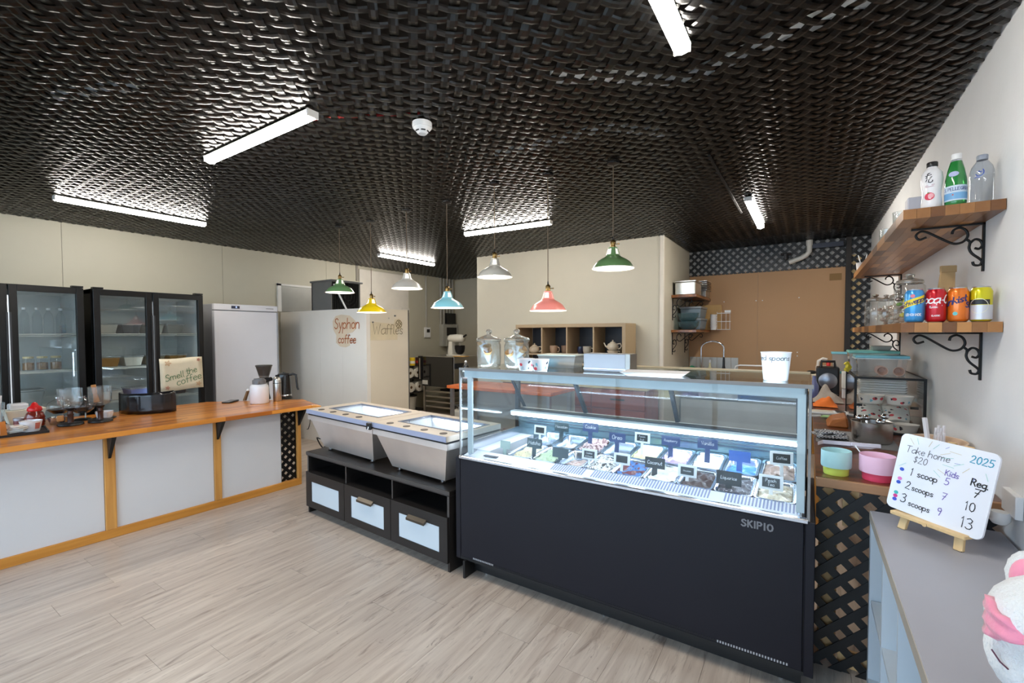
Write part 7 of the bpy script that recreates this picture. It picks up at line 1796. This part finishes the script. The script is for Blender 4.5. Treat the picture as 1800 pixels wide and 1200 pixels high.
# syphon brewers
def syphon(x, y, label, spat=False):
    t = thing('syphon_brewer', label, 'coffee brewer', (x, y, ZN), -.3, 'syphon brewers on the bar counter')
    part('base', MB().lathe([(0, 0), (.078, 0), (.080, .006), (.076, .016), (.02, .02), (0, .02)], 28, sx=1.15), BLACKP, t, smooth=SM)
    part('stem', MB().lathe([(.020, .018), (.018, .035), (.018, .075), (.022, .085), (.016, .09), (.016, .115)], 16), WOODD, t, smooth=SM)
    part('stopper', MB().lathe([(.016, .112), (.024, .12), (.030, .135), (.0, .136)], 16), BLACKP, t, smooth=SM)
    part('tube', MB().cyl((0, 0, .08), (0, 0, .14), .008, 10), CHROME, t)
    part('glass_chamber', MB().lathe([(.012, .134), (.040, .140), (.066, .156), (.074, .175), (.076, .29), (.074, .29), (.071, .178), (.062, .162), (.012, .142)], 32, cap0=False, cap1=False), CLEAR, t, smooth=1.0)
    if spat:
        s = part('spatula', MB().hexa([(-.008, -.02, .165), (.008, -.02, .165), (.008, .02, .165), (-.008, .02, .165)], [(-.006, -.012, .24), (.006, -.012, .24), (.006, .012, .24), (-.006, .012, .24)]).box(-.006, -.016, .24, .006, .016, .31), AM, t, bevel=.003)
        s.rotation_euler = (.12, .06, 0)
    else:
        part('wood_handle', MB().box(.02, -.075, .04, .05, -.035, .085), AM, t, bevel=.005)
    return t
syphon(-4.90, 1.095, 'glass syphon brewer on a black base, nearer the tray')
syphon(-4.88, 1.272, 'glass syphon brewer with a wooden spatula inside, nearer the curved black panel', True)
def flask(x, y, lb, fill):
    t = thing('glass_flask', lb, 'flask', (x, y, ZN))
    part('stand', MB().lathe([(.06, 0), (.062, .004), (.05, .012), (0, .012)], 20), BLACKP, t)
    part('post', MB().tube([(-.05, .03, .01), (-.06, .035, .10), (-.04, .03, .19), (0, 0, .19)], .005, 6), CHROME, t, smooth=1.0)
    part('globe', MB().lathe([(0, .058), (.04, .062), (.072, .088), (.080, .118), (.068, .152), (.034, .176), (.020, .186), (.020, .205)], 28, cap1=False), CLEAR, t, smooth=1.0)
    part('coffee', MB().lathe([(0, .061), (.039, .065), (.070, .09), (.077, .114 if fill else .098), (0, .114 if fill else .098)], 26), COFFEE, t, smooth=1.0)
    part('collar', MB().lathe([(.021, .186), (.027, .19), (.027, .20), (.021, .204)], 18), CHROME, t, smooth=SM)
flask(-5.22, 1.10, 'round glass flask with dark coffee behind the syphon nearer the tray', False)
flask(-5.10, 1.215, 'round glass flask in a stand between the two syphon brewers', True)
ramekin(-5.035, 1.052, ZN, .064, .058, mat('ramekin_steel', (190, 190, 194), .2, .9), 'shiny metal ramekin left of the first syphon brewer')
t = thing('brewer_plate', 'small black plate under the fluted white cup', 'plate', (-4.985, 1.168, ZN))
part('plate', MB().lathe([(0, 0), (.055, 0), (.078, .008), (.076, .011), (0, .005)], 26), BLACKP, t, smooth=SM)
t.location = (-5.02, 1.335, ZN)
ramekin(-5.02, 1.335, ZN + .0055, .06, .058, RW, 'fluted white cup on a small black plate between the syphon brewers', 16)
# curved black panel
t = thing('curved_screen', 'bent glossy black panel standing on the bar counter', 'screen', (0, 0, ZN))
cv = [(-5.398, 1.545), (-5.30, 1.512), (-5.20, 1.500), (-5.10, 1.516), (-5.01, 1.565), (-4.95, 1.64), (-4.925, 1.72), (-4.93, 1.79), (-4.95, 1.835)]
def screen(u, v):
    s = u * (len(cv) - 1); i = min(int(s), len(cv) - 2); f = s - i
    x, y = cv[i][0] + (cv[i + 1][0] - cv[i][0]) * f, cv[i][1] + (cv[i + 1][1] - cv[i][1]) * f
    top = .175 + .022 * u
    if u > .93: top -= .03 * ((u - .93) / .07) ** 2
    return (x, y, v * top)
o = part('panel', MB().grid(screen, 32, 6), mat('panel_gloss_black', (20, 20, 24), .22, coat=.4), t, smooth=2.0)
o.modifiers.new('solid', 'SOLIDIFY').thickness = .010
# right end of the counter
t = thing('card_reader', 'flat black phone-like device lying on the bar counter', 'device', (-5.10, 2.38, ZN), .65)
part('body', MB().box(-.045, -.09, 0, .045, .09, .014), BLACKP, t, bevel=.005)
part('screen', MB().box(-.038, -.08, .014, .038, .08, .0145), mat('display_dark', (8, 8, 10), .1), t)
t = thing('timber_stick', 'short leaning stick with a white tip beside the white jug', 'stick', (-5.09, 2.52, ZN), .4)
part('stick', MB().hexa([(-.012, -.014, 0), (.012, -.014, 0), (.012, .014, 0), (-.012, .014, 0)], [(.012, .012, .10), (.032, .012, .10), (.032, .036, .10), (.012, .036, .10)]), mat('stick_brown', (120, 88, 52), .6), t)
part('tip', MB().blob((.022, .024, .108), .014, 2), WHITEP, t, smooth=1.5)
t = thing('thermos_jug', 'white thermos jug with a grey lid on the bar counter', 'jug', (-4.76, 2.505, ZN), -.6)
part('body', MB().lathe([(0, .003), (.082, 0), (.088, .006), (.089, .16), (.082, .185), (.066, .198), (0, .198)], 32), mat('jug_white', (232, 232, 236), .3, coat=.3), t, smooth=1.0)
part('lid', MB().lathe([(.064, .196), (.064, .238), (.058, .242), (.050, .243), (.050, .256), (0, .258)], 28), mat('lid_grey', (112, 112, 114), .4), t, smooth=SM)
part('handle', MB().tube([(-.082, -.02, .17), (-.12, -.03, .165), (-.13, -.033, .10), (-.12, -.03, .03), (-.085, -.02, .025)], .016, 8), mat('jug_white'), t, smooth=1.0)
part('pour_lip', MB().box(.05, -.012, .20, .085, .012, .23), mat('lid_grey'), t, bevel=.006)
t = thing('steel_flask', 'slim steel vacuum flask between the white jug and the black kettle', 'flask', (-4.745, 2.685, ZN))
part('body', MB().lathe([(0, .002), (.038, 0), (.041, .004), (.041, .185), (.040, .19)], 26), STEEL, t, smooth=1.0)
part('ring', MB().lathe([(.0405, .19), (.0405, .196)], 24, cap0=False, cap1=False), BLACKP, t)
part('cup_cap', MB().lathe([(.041, .196), (.040, .225), (.033, .25), (.020, .258), (0, .259)], 26), STEEL, t, smooth=1.0)
t = thing('kettle', 'black electric kettle with a steel band at the end of the bar counter', 'kettle', (-4.86, 2.83, ZN), .55)
part('base', MB().lathe([(0, 0), (.078, 0), (.080, .012), (.07, .022), (0, .022)], 28), BLACKP, t, smooth=SM)
part('body', MB().lathe([(.074, .024), (.074, .05), (.070, .18), (.064, .262)], 30, cap1=False), mat('kettle_black', (22, 20, 20), .25, coat=.4), t, smooth=1.0)
part('band', MB().lathe([(.0755, .034), (.0758, .046), (.0745, .050)], 30, cap0=False, cap1=False), CHROME, t, smooth=1.0)
part('lid', MB().lathe([(.066, .262), (.066, .272), (.05, .280), (.014, .284), (.012, .292), (0, .292)], 28), BLACKP, t, smooth=SM)
part('handle', MB().tube([(.060, 0, .262), (.10, 0, .272), (.135, 0, .262), (.14, 0, .20), (.148, 0, .12), (.160, 0, .098)], .014, 8, .010), BLACKP, t, smooth=1.0)
part('spout', MB().hexa([(-.085, -.015, .235), (-.06, -.02, .225), (-.06, .02, .225), (-.085, .015, .235)], [(-.092, -.015, .262), (-.06, -.022, .264), (-.06, .022, .264), (-.092, .015, .262)]), BLACKP, t)
t = thing('coffee_grinder', 'coffee grinder with a smoky hopper behind the steel flask', 'grinder', (-5.00, 2.685, ZN))
part('body', MB().lathe([(0, 0), (.06, 0), (.062, .01), (.05, .06), (.046, .18), (.055, .21), (.055, .235), (0, .235)], 24), BLACKP, t, smooth=1.0)
part('column_trim', MB().box(.03, -.012, .04, .055, .012, .19), CHROME, t, bevel=.004)
part('hopper', MB().lathe([(.045, .235), (.05, .25), (.082, .365), (.078, .365), (.047, .255)], 26, cap0=False, cap1=False), glass('smoky', (.62, .60, .58), 1.4, haze=.25, haze_rgb=(120, 116, 112)), t, smooth=1.0)
part('hopper_lid', MB().lathe([(.084, .362), (.085, .372), (.08, .376), (0, .376)], 26), mat('lid_smoke', (60, 56, 52), .3), t, smooth=SM)
part('knob', MB().cyl((.05, .02, .215), (.085, .03, .225), .022, 14), BLACKP, t)
